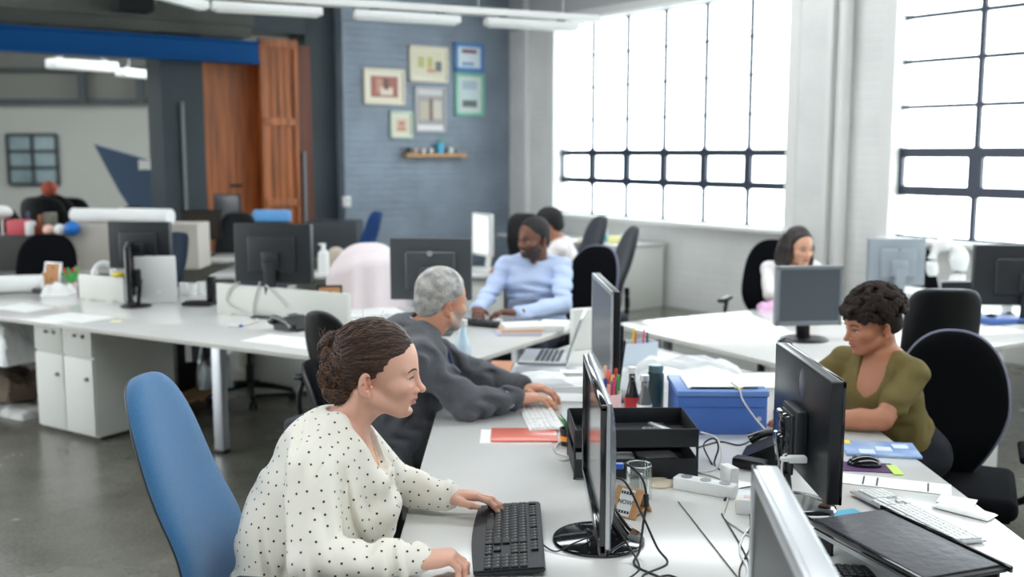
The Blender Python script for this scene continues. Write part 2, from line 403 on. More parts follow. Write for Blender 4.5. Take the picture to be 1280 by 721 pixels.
ys = [-5.0, -.2, 1.3, 4.6, 6.1, 9.2, 10.4]     # ceiling left open for added fill light at y = -.2..1.3, 4.6..6.1, 9.2..10.4
def cx1(y): t = (y - A_.y) / (B_.y - A_.y); return A_.x + (B_.x - A_.x) * t
for y0, y1 in ((-5.0, -.2), (1.3, 4.6), (6.1, 9.2), (10.4, A_.y)): prism(bm, [(-14.3, y0), (cx1(y0) if y0 > B_.y else B_.x, y0), (cx1(y1), y1), (-14.3, y1)], CEIL, CEIL + .1)
for x in (-14.2, -4.2): 
    for y0, y1 in ((-.2, 1.3), (4.6, 6.1), (9.2, 10.4)): prism(bm, [(x, y0), (x + 2, y0), (x + 2, y1), (x, y1)], CEIL, CEIL + .1)
struct('ceiling', bm, m_ceil, label='dark ceiling')
# far hall
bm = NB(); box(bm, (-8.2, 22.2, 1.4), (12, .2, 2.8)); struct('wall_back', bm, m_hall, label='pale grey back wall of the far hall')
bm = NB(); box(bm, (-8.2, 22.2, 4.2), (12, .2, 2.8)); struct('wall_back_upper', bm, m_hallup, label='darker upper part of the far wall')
bm = NB(); box(bm, (-8.2, 22.0, 2.80), (12, .16, .1)); box(bm, (-8.2, 22.0, 3.45), (12, .1, .07))
for x in (-8.9, -7.7): box(bm, (x, 21.9, 3.1), (.16, .1, .7))
struct('trim_5', bm, mat('dark_rail', srgb(48, 56, 60), .6), label='dark rail and posts along the far wall')
bm = NB(); box(bm, (-14.2, 16.6, CEIL / 2), (.2, 11.2, CEIL)); box(bm, (-14.2, -3.4, CEIL / 2), (.2, 3.2, CEIL)); box(bm, (-14.2, 4.6, .3), (.2, 13, .6)); struct('wall_left', bm, m_hall, label='far side wall of the hall')  # side wall left open above a low sill for added fill light
bm = NB(); box(bm, (-.8, -5.1, CEIL / 2), (27.2, .2, CEIL)); struct('wall_rear', bm, m_wallw, label='white wall behind the viewer')  # unseen wall, added to stop light from behind flooding the foreground
bm = NB(); box(bm, (B_.x + .1, (B_.y - 5) / 2, CEIL / 2), (.2, abs(B_.y + 5) + .1, CEIL)); struct('wall_side', bm, m_wallw, label='short white wall closing the corner behind the viewer')
# ------------------------------------------------------------------ desks
DZ = .73
def face(dx, dy): return math.atan2(dx, -dy)
def desk(name, label, corner, ang, L, Wd, legs=(), group=None, mtop=None, seams=(), apron=False, cat='desk'):
    """corner, x along ang, y across (left of x)"""
    t = thing(name, label, cat, (corner[0], corner[1], 0), ang, group)
    bm = NB(); box(bm, (L / 2, Wd / 2, DZ - .0125), (L, Wd, .025), bev=.003); obj('desktop', bm, [mtop or m_desk], t, angle=30)
    bm = NB()
    for a in ((0, -.0015, L, .0), (0, Wd, L, .0)): box(bm, (L / 2, a[1] + .0007, DZ - .0125), (L - .004, .002, .021))
    for x in (-.0005, L + .0005): box(bm, (x, Wd / 2, DZ - .0125), (.002, Wd - .004, .021))
    obj('edge_band', bm, m_deskedge, t, smooth=False)
    for (x, y) in legs:
        bm = NB(); box(bm, (x, y, (DZ - .03) / 2), (.075, .05, DZ - .03), bev=.006); box(bm, (x, y, .012), (.085, .06, .022), bev=.004, mi=1); obj('leg', bm, [m_steel, m_blackp], t)
    bm = NB(); box(bm, (L / 2, Wd * .3, DZ - .05), (L - .3, .04, .045)); box(bm, (L / 2, Wd * .7, DZ - .05), (L - .3, .04, .045)); obj('rail', bm, m_steel, t, smooth=False)
    return t
desk('bench_desk', 'long glossy white bench desk in the foreground, keyboards on both sides', (1.335, 1.45), R(90), 3.26, 1.627, legs=((.15, .1), (.15, 1.5), (1.7, .35), (1.7, 1.3), (3.1, .3), (3.1, 1.35)))
dA = R(150)  # direction of the arm running up and left
ux, uy = math.cos(dA), math.sin(dA)
LC = (.45 , 6.10)
# left arm: corner at far inner point so local y (left of direction) points to the near edge
desk('bench_desk', 'long white bench desk running from the centre past phone and photo frame to white pedestals', (LC[0], LC[1]), dA, 4.9, 1.6, legs=((1.75, 1.25), (1.75, .3), (3.9, .25), (.3, .3), (4.7, 1.3)))
def LA(x, y, z=DZ): return Vector((LC[0] + ux * x - uy * y, LC[1] + uy * x + ux * y, z))
RA0 = (1.395, 4.70); rA = R(30)
desk('bench_desk', 'white bench desk beyond the woman in olive, grey screen monitor standing on it', RA0, rA, 5.2, 1.6, legs=((.2, .25), (.2, 1.35), (4.9, .3)))
def RA(x, y, z=DZ): return Vector((RA0[0] + math.cos(rA) * x - math.sin(rA) * y, RA0[1] + math.sin(rA) * x + math.cos(rA) * y, z))
# triangular shelf in the middle
bm = NB(); prism(bm, [(-.25, 4.73), (1.30, 4.73), (.53, 6.02)], .655, .68, bev=.003)
o = obj('corner_shelf', bm, m_desk, smooth=False); tag(o, 'low triangular white shelf between the three bench desks', 'shelf')

# ------------------------------------------------------------------ monitors
def text(body, size, M, m, parent, name, ext=.0006, sx=1):
    cu = bpy.data.curves.new(name, 'FONT'); cu.body = body; cu.size = size; cu.extrude = ext; cu.align_x = 'CENTER'; cu.align_y = 'CENTER'
    tmp = bpy.data.objects.new(name, cu); C.objects.link(tmp); bpy.context.view_layer.update()
    me = bpy.data.meshes.new_from_object(tmp.evaluated_get(bpy.context.evaluated_depsgraph_get())); bpy.data.objects.remove(tmp); bpy.data.curves.remove(cu)
    me.transform(M @ Matrix.Diagonal((sx, 1, 1, 1))); me.materials.clear(); me.materials.append(m)
    o = bpy.data.objects.new(name, me); C.objects.link(o); o.parent = parent
    return o
def monitor(label, loc, rz, w, h, zb, base='round', mb=None, ms=None, mbz=None, th=.035, group='computer monitors on the desks', bez=.018, mbase=None, br=.12, hump=True, tilt=0, logo=False, detail=True, cat='computer monitor'):
    """screen faces local -Y; zb = height of the lower edge over the desk"""
    mb = mb or m_darkgrey; ms = ms or m_screen; mbz = mbz or mb; mbase = mbase or mb
    t = thing('computer_monitor', label, cat, loc, rz, group)
    T_ = Matrix.Translation((0, 0, zb + h / 2)) @ Matrix.Rotation(R(tilt), 4, 'X')
    bm = NB(); box(bm, (0, 0, 0), (w, th, h), bev=.006, seg=3, M=T_)
    if hump:
        box(bm, (0, th / 2 + .008, -h * .02), (w * .62, .03, h * .62), bev=.014, seg=3, M=T_)
    obj('casing', bm, mb, t)
    bm = NB()
    y = -th / 2 - .002
    for (cx, cz, sx, sz) in ((0, h / 2 - bez / 2, w, bez), (0, -h / 2 + bez * .7, w, bez * 1.4), (-w / 2 + bez / 2, 0, bez, h), (w / 2 - bez / 2, 0, bez, h)): box(bm, (cx, y, cz), (sx, .008, sz), bev=.002, M=T_)
    obj('bezel', bm, mbz, t)
    bm = NB(); box(bm, (0, -th / 2 - .001, bez * .2), (w - bez * 1.9, .002, h - bez * 2.3), M=T_); obj('screen', bm, ms, t, smooth=False)
    bm = NB()
    top = zb + h * .35
    box(bm, (0, .055, (top + .01) / 2), (.075, .026, top), rot=(R(-7), 0, 0), bev=.008)
    box(bm, (0, .045, zb + h * .38), (.11, .05, .11), bev=.01); obj('stand_neck', bm, mbase, t)
    bm = NB()
    if base == 'round': lathe(bm, [(0, .016), (br * .6, .014), (br * .94, .010), (br, .005), (br, 0), (0, 0)], (0, .03, 0), seg=48)
    else: box(bm, (0, .02, .007), (br * 2, br * 1.35, .014), bev=.006)
    obj('base', bm, mbase, t)
    if logo:
        bm = NB(); cyl(bm, (0, th / 2 + (.022 if hump else 0), h * .26), (0, th / 2 + (.0255 if hump else .003), h * .26), .016, seg=28); 
        for v in bm.verts: v.co = v.co
        bm.transform(Matrix.Translation((0, 0, zb + h / 2))); obj('emblem', bm, m_silver, t)
    return t
W90 = -math.pi / 2
# near woman's monitor
mon = thing('computer_monitor', 'edge-on black monitor on a round glossy base before the woman in polka dots', 'computer monitor', (.215, 2.60, DZ + .0015), R(-90) + R(0), 'computer monitors on the desks')
def profM(bm, w, h, th, mi=0):  # curved casing
    t = bmesh.new(); bmesh.ops.create_cube(t, size=1); bmesh.ops.subdivide_edges(t, edges=t.edges, cuts=6, use_grid_fill=True)
    for v in t.verts:
        x, y, z = v.co
        v.co = Vector((x * w, (y + .5) * th * (1 if y > 0 else 1) * (.35 + .65 * (1 - (2 * z) ** 4) * (1 - (2 * x) ** 6)) if y > 0 else 0, z * h))
    t.transform(Matrix.Translation((0, 0, .09 + h / 2))); _merge(bm, t, mi)
bm = NB(); profM(bm, .60, .345, .034); obj('casing', bm, mat('grey_shell', (.20, .22, .25), .25, .3), mon)
bm = NB()
for (cx, cz, sx, sz) in ((0, .335, .604, .018), (0, -.0, .604, .03), (-.294, .165, .016, .35), (.294, .165, .016, .35)): box(bm, (cx, -.006, .09 + cz), (sx, .016, sz), bev=.004)
obj('bezel', bm, m_gloss, mon)
bm = NB(); box(bm, (0, -.001, .09 + .172), (.575, .003, .31)); obj('screen', bm, m_screen, mon, smooth=False)
bm = NB(); tube(bm, [(-.299, .004, .095), (-.300, .004, .26), (-.299, .004, .432), (.299, .004, .432), (.300, .004, .26), (.299, .004, .095)], .0055, smooth=0); obj('rim', bm, m_silver, mon)
bm = NB(); lathe(bm, [(0, .020), (.05, .017), (.10, .012), (.117, .009), (.120, .005), (.120, 0), (0, 0)], (0, .01, 0), seg=64); obj('base', bm, m_gloss, mon)
bm = NB(); tube(bm, [(0, .075, .016), (0, .06, .035), (0, .035, .08), (0, .028, .15), (0, .030, .20)], lambda t: .017 + .012 * (1 - t), seg=12); box(bm, (0, .033, .19), (.08, .03, .09), bev=.01); box(bm, (0, .03, .05), (.05, .02, .09), rot=(R(28), 0, 0), bev=.006); obj('stand_neck', bm, m_gloss, mon)
# black monitor seen from behind
mon = monitor('black monitor seen from behind, olive shirted woman beyond it', (.825, 2.86, DZ + .001), R(90), .56, .325, .10, br=.125, mb=mat('satin_black', (.008, .0095, .013), .3), mbase=m_gloss, hump=False, th=.034, mbz=m_gloss)
for ch in mon.children:
    if ch.name.startswith('casing'): ch.data.transform(Matrix.Translation((0, 0, 0)))
bm = NB(); box(bm, (-.02, .033, .225), (.15, .034, .15), bev=.008); box(bm, (-.02, .052, .20), (.11, .01, .17), bev=.004); obj('mount', bm, m_darkgrey, mon)
bm = NB(); lathe(bm, [(0, .001), (.032, .001), (.034, 0), (0, 0)], seg=40, M=Matrix.Translation((-.03, .0175, .365)) @ Matrix.Rotation(R(-90), 4, 'X') @ Matrix.Diagonal((1, 1.25, 1, 1))); obj('emblem', bm, mat('emblem_grey', (.06, .065, .075), .3), mon)
bm = NB(); box(bm, (-.02, .11, .055), (.055, .022, .16), rot=(R(38), 0, 0), bev=.006); obj('stand_arm', bm, m_gloss, mon)
text('DELL', .026, Matrix.Translation((-.02, .0585, .21)) @ Matrix.Rotation(R(180), 4, 'Z') @ Matrix.Rotation(R(90), 4, 'X') @ Matrix.Rotation(R(-90), 4, 'Z'), m_silver, mon, 'mark')
bm = NB(); box(bm, (-.15, .06, .185), (.028, .05, .018), bev=.004); box(bm, (-.15, .09, .185), (.018, .03, .012), bev=.004); obj('video_plug', bm, m_whitep, mon)
monitor('edge-on black topped monitor facing the grey haired man', (.385, 4.22, DZ), face(-1, -.04), .64, .37, .11, mb=m_blackp, mbz=m_silver, ms=m_screengrey, th=.03, hump=False)
monitor('dark grey monitor back with round emblem beyond the man in grey suit', LA(.605, .753), R(150) + R(26), .455, .345, .19, base='rect', mb=mat('slate_plastic', (.055, .062, .07), .4), logo=True, th=.04)
monitor('black monitor back with tangled cables below it, beside a photo frame on the bench', LA(1.775, .745), R(168), .50, .36, .215, base='rect', mb=m_darkgrey, logo=False, th=.045)
monitor('black monitor back near the navy chair and the white laptop', LA(3.06, .66), R(172), .44, .32, .22, base='rect', mb=m_darkgrey, th=.045)
monitor('slim edge-on monitor with pale silver frame beside the white laptop', P(164, 383, DZ), R(-72), .46, .36, .05, mb=m_blackp, mbz=m_silver, ms=m_screengrey, th=.028, hump=False, br=.10)
monitor('grey screen monitor facing the viewer, girl with long dark hair behind it', (1.585, 5.52, DZ), R(8), .37, .32, .085, base='round', mb=m_grey, mbz=mat('grey_bezel', (.20, .22, .24), .35), ms=m_screengrey, br=.13, mbase=m_blackp, th=.04)
monitor('pale monitor back with a bright window sheen by the wall', (2.58, 6.95, DZ), R(188), .40, .32, .115, base='rect', mb=mat('pale_grey_plastic', (.30, .34, .38), .2), logo=True, th=.04)
monitor('large black monitor back standing at the edge of the view below the near window', (3.06, 6.15, DZ), R(172), .60, .36, .10, base='rect', mb=m_darkgrey, logo=True, th=.05)
# blurred monitor close to the lens
mon = monitor('blurred silver framed monitor top closest to the camera', (.455, 1.60, DZ), R(-95), .62, .37, .045, mb=m_silver, mbz=m_silver, ms=mat('dark_panel', (.045, .05, .05), .35), th=.045, bez=.03, br=.12, hump=False, base='rect')
# far monitors
def far_mon(px, py, Y, w, h, zb, rz, label, mb=None, ms=None, **k):
    q = Q(px, py, Y); return monitor(label, (q.x, Y, DZ), rz, w, h, zb, base='rect', mb=mb or m_blackp, ms=ms or m_screen, group='computer monitors on the desks', **k)
far_mon(252, 280, 10.2, .38, .29, .16, R(5), 'brownish dark screen monitor on the second white desk', mb=m_blackp, ms=mat('brown_screen', (.03, .022, .016), .25), th=.04)
far_mon(285, 262, 11.6, .34, .28, .27, R(-20), 'black monitor with an amber glow near the timber doors', mb=m_blackp, th=.04)
far_mon(604, 290, 8.9, .33, .36, .13, R(-62), 'white monitor with painted screen glare before the seated person with black hair', mb=m_whitep, mbz=m_whitep, ms=mat('screen_glare', (.85, .87, .86), .3, emit=.35), th=.04)  # white colour and glow stand in for glare on the screen

# ------------------------------------------------------------------ office chairs
def backmesh(bm, wd, H, n=2.6, taper=.0, thf=.045, thb=.02, curve=.05, lump=.02, exp_=None, wide=.5, mi_f=0, mi_b=1, nu=20, nv=30, narrow=0, oval=0):
    """backrest standing at z 0..H, front towards -Y"""
    def shape(u, v, side):
        a = 2 * v - 1
        s = max(0, 1 - abs(a) ** n) ** (1 / n)
        ww = wd / 2 * s * (1 - taper * v) * (1 - narrow * max(0, 1 - v * 1.9) ** 1.3) * (1 + oval * math.sin(math.pi * v))
        x = ww * u
        e = (max(0, 1 - abs(u) ** 4) * s) ** .5
        y0 = curve * (2 * (x / wd)) ** 2 * -1 - lump * math.exp(-((v - .28) / .2) ** 2) + .03 * v * v
        y = y0 + (-thf * e if side < 0 else thb * e)
        return Vector((x, y, H * v))
    for side, mi in ((-1, mi_f), (1, mi_b)):
        surf(bm, lambda a, c: shape(math.sin((a - .5) * math.pi), .5 - .5 * math.cos(c * math.pi), side), nu, nv, mi)
    bmesh.ops.remove_doubles(bm, verts=bm.verts, dist=.0004)
def back_rim(wd, H, n, taper, curve, lump, narrow, oval, r=.008):
    pts = []
    for k in range(64):
        a = 2 * math.pi * k / 64; v = .5 - .5 * math.cos(a); u = 1 if a < math.pi else -1
        s = max(0, 1 - abs(2 * v - 1) ** n) ** (1 / n)
        x = u * wd / 2 * s * (1 - taper * v) * (1 - narrow * max(0, 1 - v * 1.9) ** 1.3) * (1 + oval * math.sin(math.pi * v))
        pts.append((x, curve * (2 * (x / wd)) ** 2 * -1 - lump * math.exp(-((v - .28) / .2) ** 2) + .03 * v * v + .004, H * v))
    pts.append(pts[0]); bm = NB(); tube(bm, pts, r, seg=8, smooth=1, cap=False); return bm
def chair(label, loc, rz, mf, wd=.46, H=.58, zb=.52, n=2.6, taper=.1, narrow=0, oval=0, lean=10, mb=None, rim=None, arms=True, lump=.03, curve=.05, group='office chairs', seat_back=.22, armz=.66):
    mb = mb or m_blackp
    t = thing('office_chair', label, 'office chair', loc, rz, group)
    bm = NB(); backmesh(bm, wd, H, n, taper, curve=curve, lump=lump, narrow=narrow, oval=oval)
    bm.transform(Matrix.Translation((0, seat_back, zb)) @ Matrix.Rotation(R(-lean), 4, 'X')); obj('backrest', bm, [mf, mb], t, angle=180)
    if rim:
        bm = back_rim(wd, H, n, taper, curve, lump, narrow, oval); bm.transform(Matrix.Translation((0, seat_back, zb)) @ Matrix.Rotation(R(-lean), 4, 'X')); obj('back_rim', bm, rim, t)
    bm = NB(); box(bm, (0, -.01, .465), (.49, .48, .08), bev=.035, seg=4); box(bm, (0, -.01, .425), (.44, .43, .02), bev=.008, mi=1); obj('seat', bm, [mf, mb], t, angle=180)
    bm = NB(); tube(bm, [(0, .10, .41), (0, .24, .42), (0, .275, .50), (0, .27, zb + .16)], .022, seg=8); obj('back_bar', bm, mb, t)
    bm = NB(); cyl(bm, (0, 0, .10), (0, 0, .26), .028); cyl(bm, (0, 0, .26), (0, 0, .42), .018); box(bm, (0, 0, .405), (.2, .24, .03), bev=.008); obj('gas_column', bm, mb, t)
    for k in range(5):
        a = 2 * math.pi * k / 5 + .3; c, s = math.cos(a), math.sin(a)
        bm = NB(); tube(bm, [(0, 0, .115), (c * .16, s * .16, .10), (c * .30, s * .30, .075)], lambda q: .024 - .008 * q, seg=8); l = obj('leg', bm, mb, t)
        bm = NB()
        for dd in (-.016, .016): cyl(bm, (c * .30 - s * (dd - .009), s * .30 + c * (dd - .009), .028), (c * .30 - s * (dd + .009), s * .30 + c * (dd + .009), .028), .028, seg=16)
        cyl(bm, (c * .30, s * .30, .028), (c * .30, s * .30, .075), .008, seg=8); obj('caster', bm, m_blackp, l)
    if arms:
        for sgn in (-1, 1):
            bm = NB(); tube(bm, [(sgn * .20, 0, .42), (sgn * .285, .03, .45), (sgn * .29, .05, .56), (sgn * .275, .02, armz - .01), (sgn * .27, -.10, armz)], .014, seg=8)
            box(bm, (sgn * .27, -.04, armz + .008), (.06, .25, .028), bev=.012, seg=3); obj('armrest', bm, mb, t)
    return t
# near blue chair
chair('blue fabric office chair with a tall rounded backrest behind the woman in polka dots', (-.53, 2.56, 0), R(82), m_bluefab, wd=.40, H=.645, zb=.54, n=3.4, taper=.30, lean=12, mb=m_blackp, lump=.03, curve=.035, seat_back=.27, armz=.73)
m_rim = mat('lilac_piping', (.16, .16, .24), .5)
chair('black office chair with pale piping behind the woman in the olive shirt', (1.665, 3.86, 0), R(-24), m_blackfab, wd=.40, H=.62, zb=.42, n=2.3, taper=-.05, narrow=.55, lean=6, rim=m_rim, mb=m_blackfab, seat_back=.12, armz=.63)
chair('dark grey square backed office chair at the bench beyond the black one', (1.95, 4.78, 0), R(175), mat('graphite_fabric', (.17, .18, .20), .8, bump=.3, bscale=900, sheen=.2), wd=.34, H=.60, zb=.54, n=5, taper=.0, narrow=.25, lean=6, seat_back=.14, arms=False)
chair('black office chair of the long haired girl by the window wall', (1.83, 7.5, 0), R(-25), m_blackfab, wd=.44, H=.60, zb=.50, n=2.6, seat_back=.24)
chair('black office chair behind the smiling man in the light blue shirt', (.40, 6.78, 0), R(-42), m_blackfab, wd=.44, H=.62, zb=.50, n=2.6, taper=.05, lean=8, rim=m_rim, seat_back=.18)
chair('slate office chair with rounded back standing empty behind the smiling man', (.64, 8.1, 0), R(-80), m_greyfab, wd=.46, H=.66, zb=.52, n=2.6, lean=10, seat_back=.20)
chair('wide slate office chair back before the dark brick wall corner', (.20, 9.9, 0), R(150), m_greyfab, wd=.50, H=.62, zb=.56, n=3, lean=4, seat_back=.1)
chair('slate chair of the person in the white shirt near the window corner', (.52, 9.35, 0), R(-70), m_greyfab, wd=.46, H=.6, zb=.58, n=3, seat_back=.2)
chair('slate grey office chair top showing behind the bun of the woman in polka dots', (-.75, 4.80, 0), R(150), m_greyfab, wd=.30, H=.52, zb=.52, n=2.6, lean=8, seat_back=.14)
chair('black office chair under the man in the grey suit', (-.46, 4.05, 0), R(90), m_blackfab, wd=.40, H=.42, zb=.50, n=2.8, lean=8, seat_back=.27, arms=False)
chair('navy office chair back standing right beside a black monitor back', (-2.74, 7.75, 0), R(-35), m_navyfab, wd=.40, H=.56, zb=.58, n=4, taper=.3, seat_back=.2)
chair('large black rounded office chair at the bench behind the small wooden photo frame', (-3.78, 8.3, 0), R(12), m_blackfab, wd=.50, H=.56, zb=.52, n=2.8, seat_back=.2)
chair('slate office chair partly hidden by the monitor with tangled cables', (-1.85, 7.2, 0), R(-18), m_greyfab, wd=.46, H=.60, zb=.52, n=3, seat_back=.2)
chair('royal blue office chair near the slate brick wall', (-1.72, 11.1, 0), R(-60), m_royal, wd=.42, H=.56, zb=.56, n=4, taper=.25, seat_back=.2)
chair('black office chair back with a light blue cover by the timber doors', (-2.62, 11.3, 0), R(180), m_blackfab, wd=.54, H=.60, zb=.52, n=2.4, seat_back=.1)
tc_ = chair('black office chair draped with a pale pink jacket', (-1.02, 7.05, 0), R(-150), m_blackfab, wd=.50, H=.56, zb=.50, n=2.6, seat_back=.2, arms=False)
chair('navy office chair before the brown screened monitor', (-2.9, 10.7, 0), R(-150), m_navyfab, wd=.44, H=.60, zb=.56, n=3, seat_back=.2)
chair('black office chair at the bench under the big black monitor', (3.08, 7.50, 0), R(5), m_blackfab, wd=.22, H=.50, zb=.56, n=3, seat_back=.2)
# ------------------------------------------------------------------ things on the near bench
def one(name, bm, m, label, cat, loc=(0, 0, 0), rz=0, group=None, smooth=True, angle=38):
    o = obj(name, bm, m, smooth=smooth, angle=angle); o.location = loc; o.rotation_euler = (0, 0, rz); tag(o, label, cat, group); return o
def keyboard(label, loc, rz, w, d, mbody, mkey, th=.018, rows=6, group='computer keyboards', numpad=True, tilt=4, wave=0, marks=None):
    t = thing('computer_keyboard', label, 'keyboard', loc, rz, group)
    TT = Matrix.Rotation(R(tilt), 4, 'X')
    bm = NB(); n = 24
    pts = []
    for k in range(n + 1):
        x = -w / 2 + w * k / n; pts.append((x, -d / 2 - wave * math.sin(math.pi * k / n)))
    pts += [(w / 2, d / 2), (-w / 2, d / 2)]
    prism(bm, pts, 0, th, M=TT @ Matrix.Translation((0, 0, .006)), bev=min(.004, th * .3)); obj('keyboard_case', bm, mbody, t)
    bm = NB(); km = NB(); u = (w * .955) / (22.5 if numpad else 15.2); v = d * (.80 if wave else .93) / (rows + .35)
    y0 = d / 2 - d * .035 - v / 2 - (0 if not wave else .006)
    for r_ in range(rows):
        y = y0 - v * (r_ + (.3 if r_ else 0)); x = -w / 2 + w * .0225
        if r_ == 0: ws = [1.1, .5 if not 0 else 0] + [1] * 4 + [.4] + [1] * 4 + [.4] + [1] * 4; skip = {1, 6, 11}
        elif r_ == 1: ws = [1] * 13 + [2]; skip = set()
        elif r_ == 2: ws = [1.5] + [1] * 12 + [1.5]; skip = set()
        elif r_ == 3: ws = [1.75] + [1] * 11 + [2.25]; skip = set()
        elif r_ == 4: ws = [2.25] + [1] * 10 + [2.75]; skip = set()
        else: ws = [1.5, 1.1, 1.3, 6.2, 1.3, 1.1, 1.1, 1.4]; skip = set()
        for i, kw in enumerate(ws):
            if i not in skip:
                z = .006 + th + .002
                box(bm, (x + kw * u / 2, y, z), (kw * u - .0028, v - .0028, .006), bev=.0012, seg=1, M=TT)
                if marks: box(km, (x + min(kw * u * .5, .006) + .001, y + v * .12, z + .0032), (.0042, .0036, .0003), M=TT)
            x += kw * u
        if numpad:
            x += .35 * u
            for k in range(3):
                if r_ in (0, 1, 2) or r_ == 5 or (r_ == 4 and k == 1):
                    box(bm, (x + u / 2, y, .006 + th + .002), (u - .0028, v - .0028, .006), bev=.0012, seg=1, M=TT)
                    if marks: box(km, (x + .006, y + v * .12, .006 + th + .0052), (.0042, .0036, .0003), M=TT)
                x += u
            x += .35 * u
            for k in range(4):
                if r_ > 0:
                    box(bm, (x + u / 2, y, .006 + th + .002), (u - .0028, v - .0028, .006), bev=.0012, seg=1, M=TT)
                    if marks: box(km, (x + .006, y + v * .12, .006 + th + .0052), (.0042, .0036, .0003), M=TT)
                x += u
    obj('keys', bm, mkey, t)
    if marks: obj('key_legends', km, marks, t, smooth=False)
    else: km.free()
    return t
kb_mat = mat('keyboard_charcoal', (.009, .012, .017), .38)
key_mat = mat('key_black', (.007, .008, .010), .35)
mk = mat('legend_grey', (.38, .40, .40), .6)
keyboard('black full size keyboard under the hand of the woman in polka dots', (-.005, 2.60, DZ), R(-90), .475, .172, kb_mat, key_mat, th=.014, wave=.012, marks=mk)
keyboard('white keyboard under the hands of the man in the grey suit', (.105, 3.86, DZ), R(-84), .40, .125, m_whitep, m_whitep, th=.008, tilt=3)
keyboard('flat white keyboard on the bench side nearest the black piped chair', (1.11, 2.77, DZ), R(107), .43, .115, m_silver, m_whitep, th=.006, tilt=3, marks=None)
keyboard('black keyboard lying below the black laptop riser', (.79, 2.20, DZ), R(90), .40, .13, m_blackp, key_mat, th=.012, tilt=3)
keyboard('black keyboard under the hands of the smiling man', (-.17, 6.03, DZ), R(150), .42, .15, m_blackp, key_mat, th=.014)

# folder
a = P(655, 545, DZ)
bm = NB(); box(bm, (0, 0, .004), (.235, .17, .006), bev=.002); o = one('plastic_folder', bm, mat('coral_folder', srgb(222, 120, 104), .22, var=.1, vscale=3), 'coral red plastic folder lying on the bench below the white keyboard', 'folder', (a.x, a.y, DZ + .0012))
bm = NB(); box(bm, (-.03, -.002, .0005), (.25, .18, .001)); one('paper_sheet', bm, m_paper, 'white sheet sticking out beneath the coral folder', 'paper', (a.x, a.y, DZ))
# notebook folder with strap
a = P(607, 464, DZ)
t = thing('strapped_notebook', 'tan leather notebook with black strap beside the elbow of the man in grey', 'notebook', (a.x, a.y, DZ), R(-6))
bm = NB(); box(bm, (0, 0, .011), (.235, .30, .022), bev=.004); obj('cover', bm, mat('tan_leather', srgb(196, 134, 96), .5, var=.1, vscale=12), t)
bm = NB(); box(bm, (0, 0, .0125), (.237, .035, .027), bev=.002, rot=(0, 0, 0)); bm.transform(Matrix.Rotation(R(90), 4, 'Z') @ Matrix.Diagonal((1.27, .8, 1, 1))); obj('strap', bm, mat('strap_dark', (.03, .035, .045), .6), t)
# succulent
a = P(711, 556, DZ)
t = thing('potted_succulent', 'tiny green succulent in a black pot with an orange band', 'plant', a)
bm = NB(); lathe(bm, [(0, 0), (.026, 0), (.031, .055), (.033, .06), (.029, .06), (.028, .05), (0, .05)], seg=24); obj('pot', bm, m_blackp, t)
bm = NB(); lathe(bm, [(.0295, .018), (.0315, .036), (.0300, .036), (.0285, .018)], seg=24); obj('band', bm, m_orange, t)
for k in range(9):
    bm = NB(); an = k * 2.4; le = .045 + .012 * (k % 3); tl = .35 + .4 * (k % 3) / 2
    tube(bm, [(0, 0, .048), (math.cos(an) * le * tl * .6, math.sin(an) * le * tl * .6, .048 + le * .55), (math.cos(an) * le * tl * 1.3, math.sin(an) * le * tl * 1.3, .048 + le)], lambda q: .007 * (1 - q) + .001, seg=6); obj('leaf', bm, mat('succulent_green', (.06, .22, .07), .45), t)
# two tier letter tray
ax, ay = .205, 3.135
t = thing('letter_tray', 'black two tier letter tray behind the glass mug', 'letter tray', (.38, 3.245, DZ), R(1.5))
m_tray = mat('tray_black', (.006, .0075, .010), .5)
def traylevel(z):
    bm = NB(); w_, d_, h_ = .377, .27, .055
    box(bm, (0, 0, z + .002), (w_, d_, .004))
    box(bm, (0, -d_ / 2, z + h_ / 2), (w_, .005, h_), bev=.001); box(bm, (0, d_ / 2, z + h_ / 2), (w_, .005, h_), bev=.001)
    for s in (-1, 1): box(bm, (s * w_ / 2, 0, z + h_ / 2), (.005, d_ + .004, h_), bev=.001)
    tube(bm, [(-w_ / 2, -d_ / 2, z + h_), (w_ / 2, -d_ / 2, z + h_), (w_ / 2, d_ / 2, z + h_), (-w_ / 2, d_ / 2, z + h_), (-w_ / 2, -d_ / 2, z + h_)], .0035, smooth=0)
    obj('tray', bm, m_tray, t)
traylevel(.008); traylevel(.103)
for x, y in ((-.19, -.125), (.19, -.125), (-.19, .125), (.19, .125), (-.09, -.139)): bm = NB(); cyl(bm, (x, y, 0), (x, y, .158), .004, seg=10); obj('post', bm, m_tray, t)
bm = NB(); box(bm, (0, 0, 0), (.20, .27, .010), bev=.001); o = one('magazine', bm, mat('magazine_cover', (.02, .025, .03), .3, var=0), 'dark magazine with green corner lying in the upper tray', 'magazine', (.37, 3.245, DZ + .1135), R(93))
bm = NB()
for k in range(5): sph(bm, (-.07 + .015 * k, .105 - .004 * k, .0045), (.012, .022, .0022), 8)
go = obj('green_print', bm, mat('print_green', (.12, .42, .04), .4), o)
text('CULT', .03, Matrix.Translation((.03, -.09, .0052)) @ Matrix.Rotation(R(-90), 4, 'Z'), mk, o, 'title')
bm = NB(); box(bm, (0, 0, 0), (.15, .02, .012), bev=.005); one('stapler', bm, m_silver, 'grey ruler end standing in the corner of the upper tray', 'ruler', (.49, 3.27, DZ + .120), R(120))
bm = NB(); box(bm, (0, 0, .002), (.20, .22, .010), bev=.001); one('paper_stack', bm, m_paper, 'white papers lying in the lower tray', 'paper', (.30, 3.23, DZ + .0135), R(2))
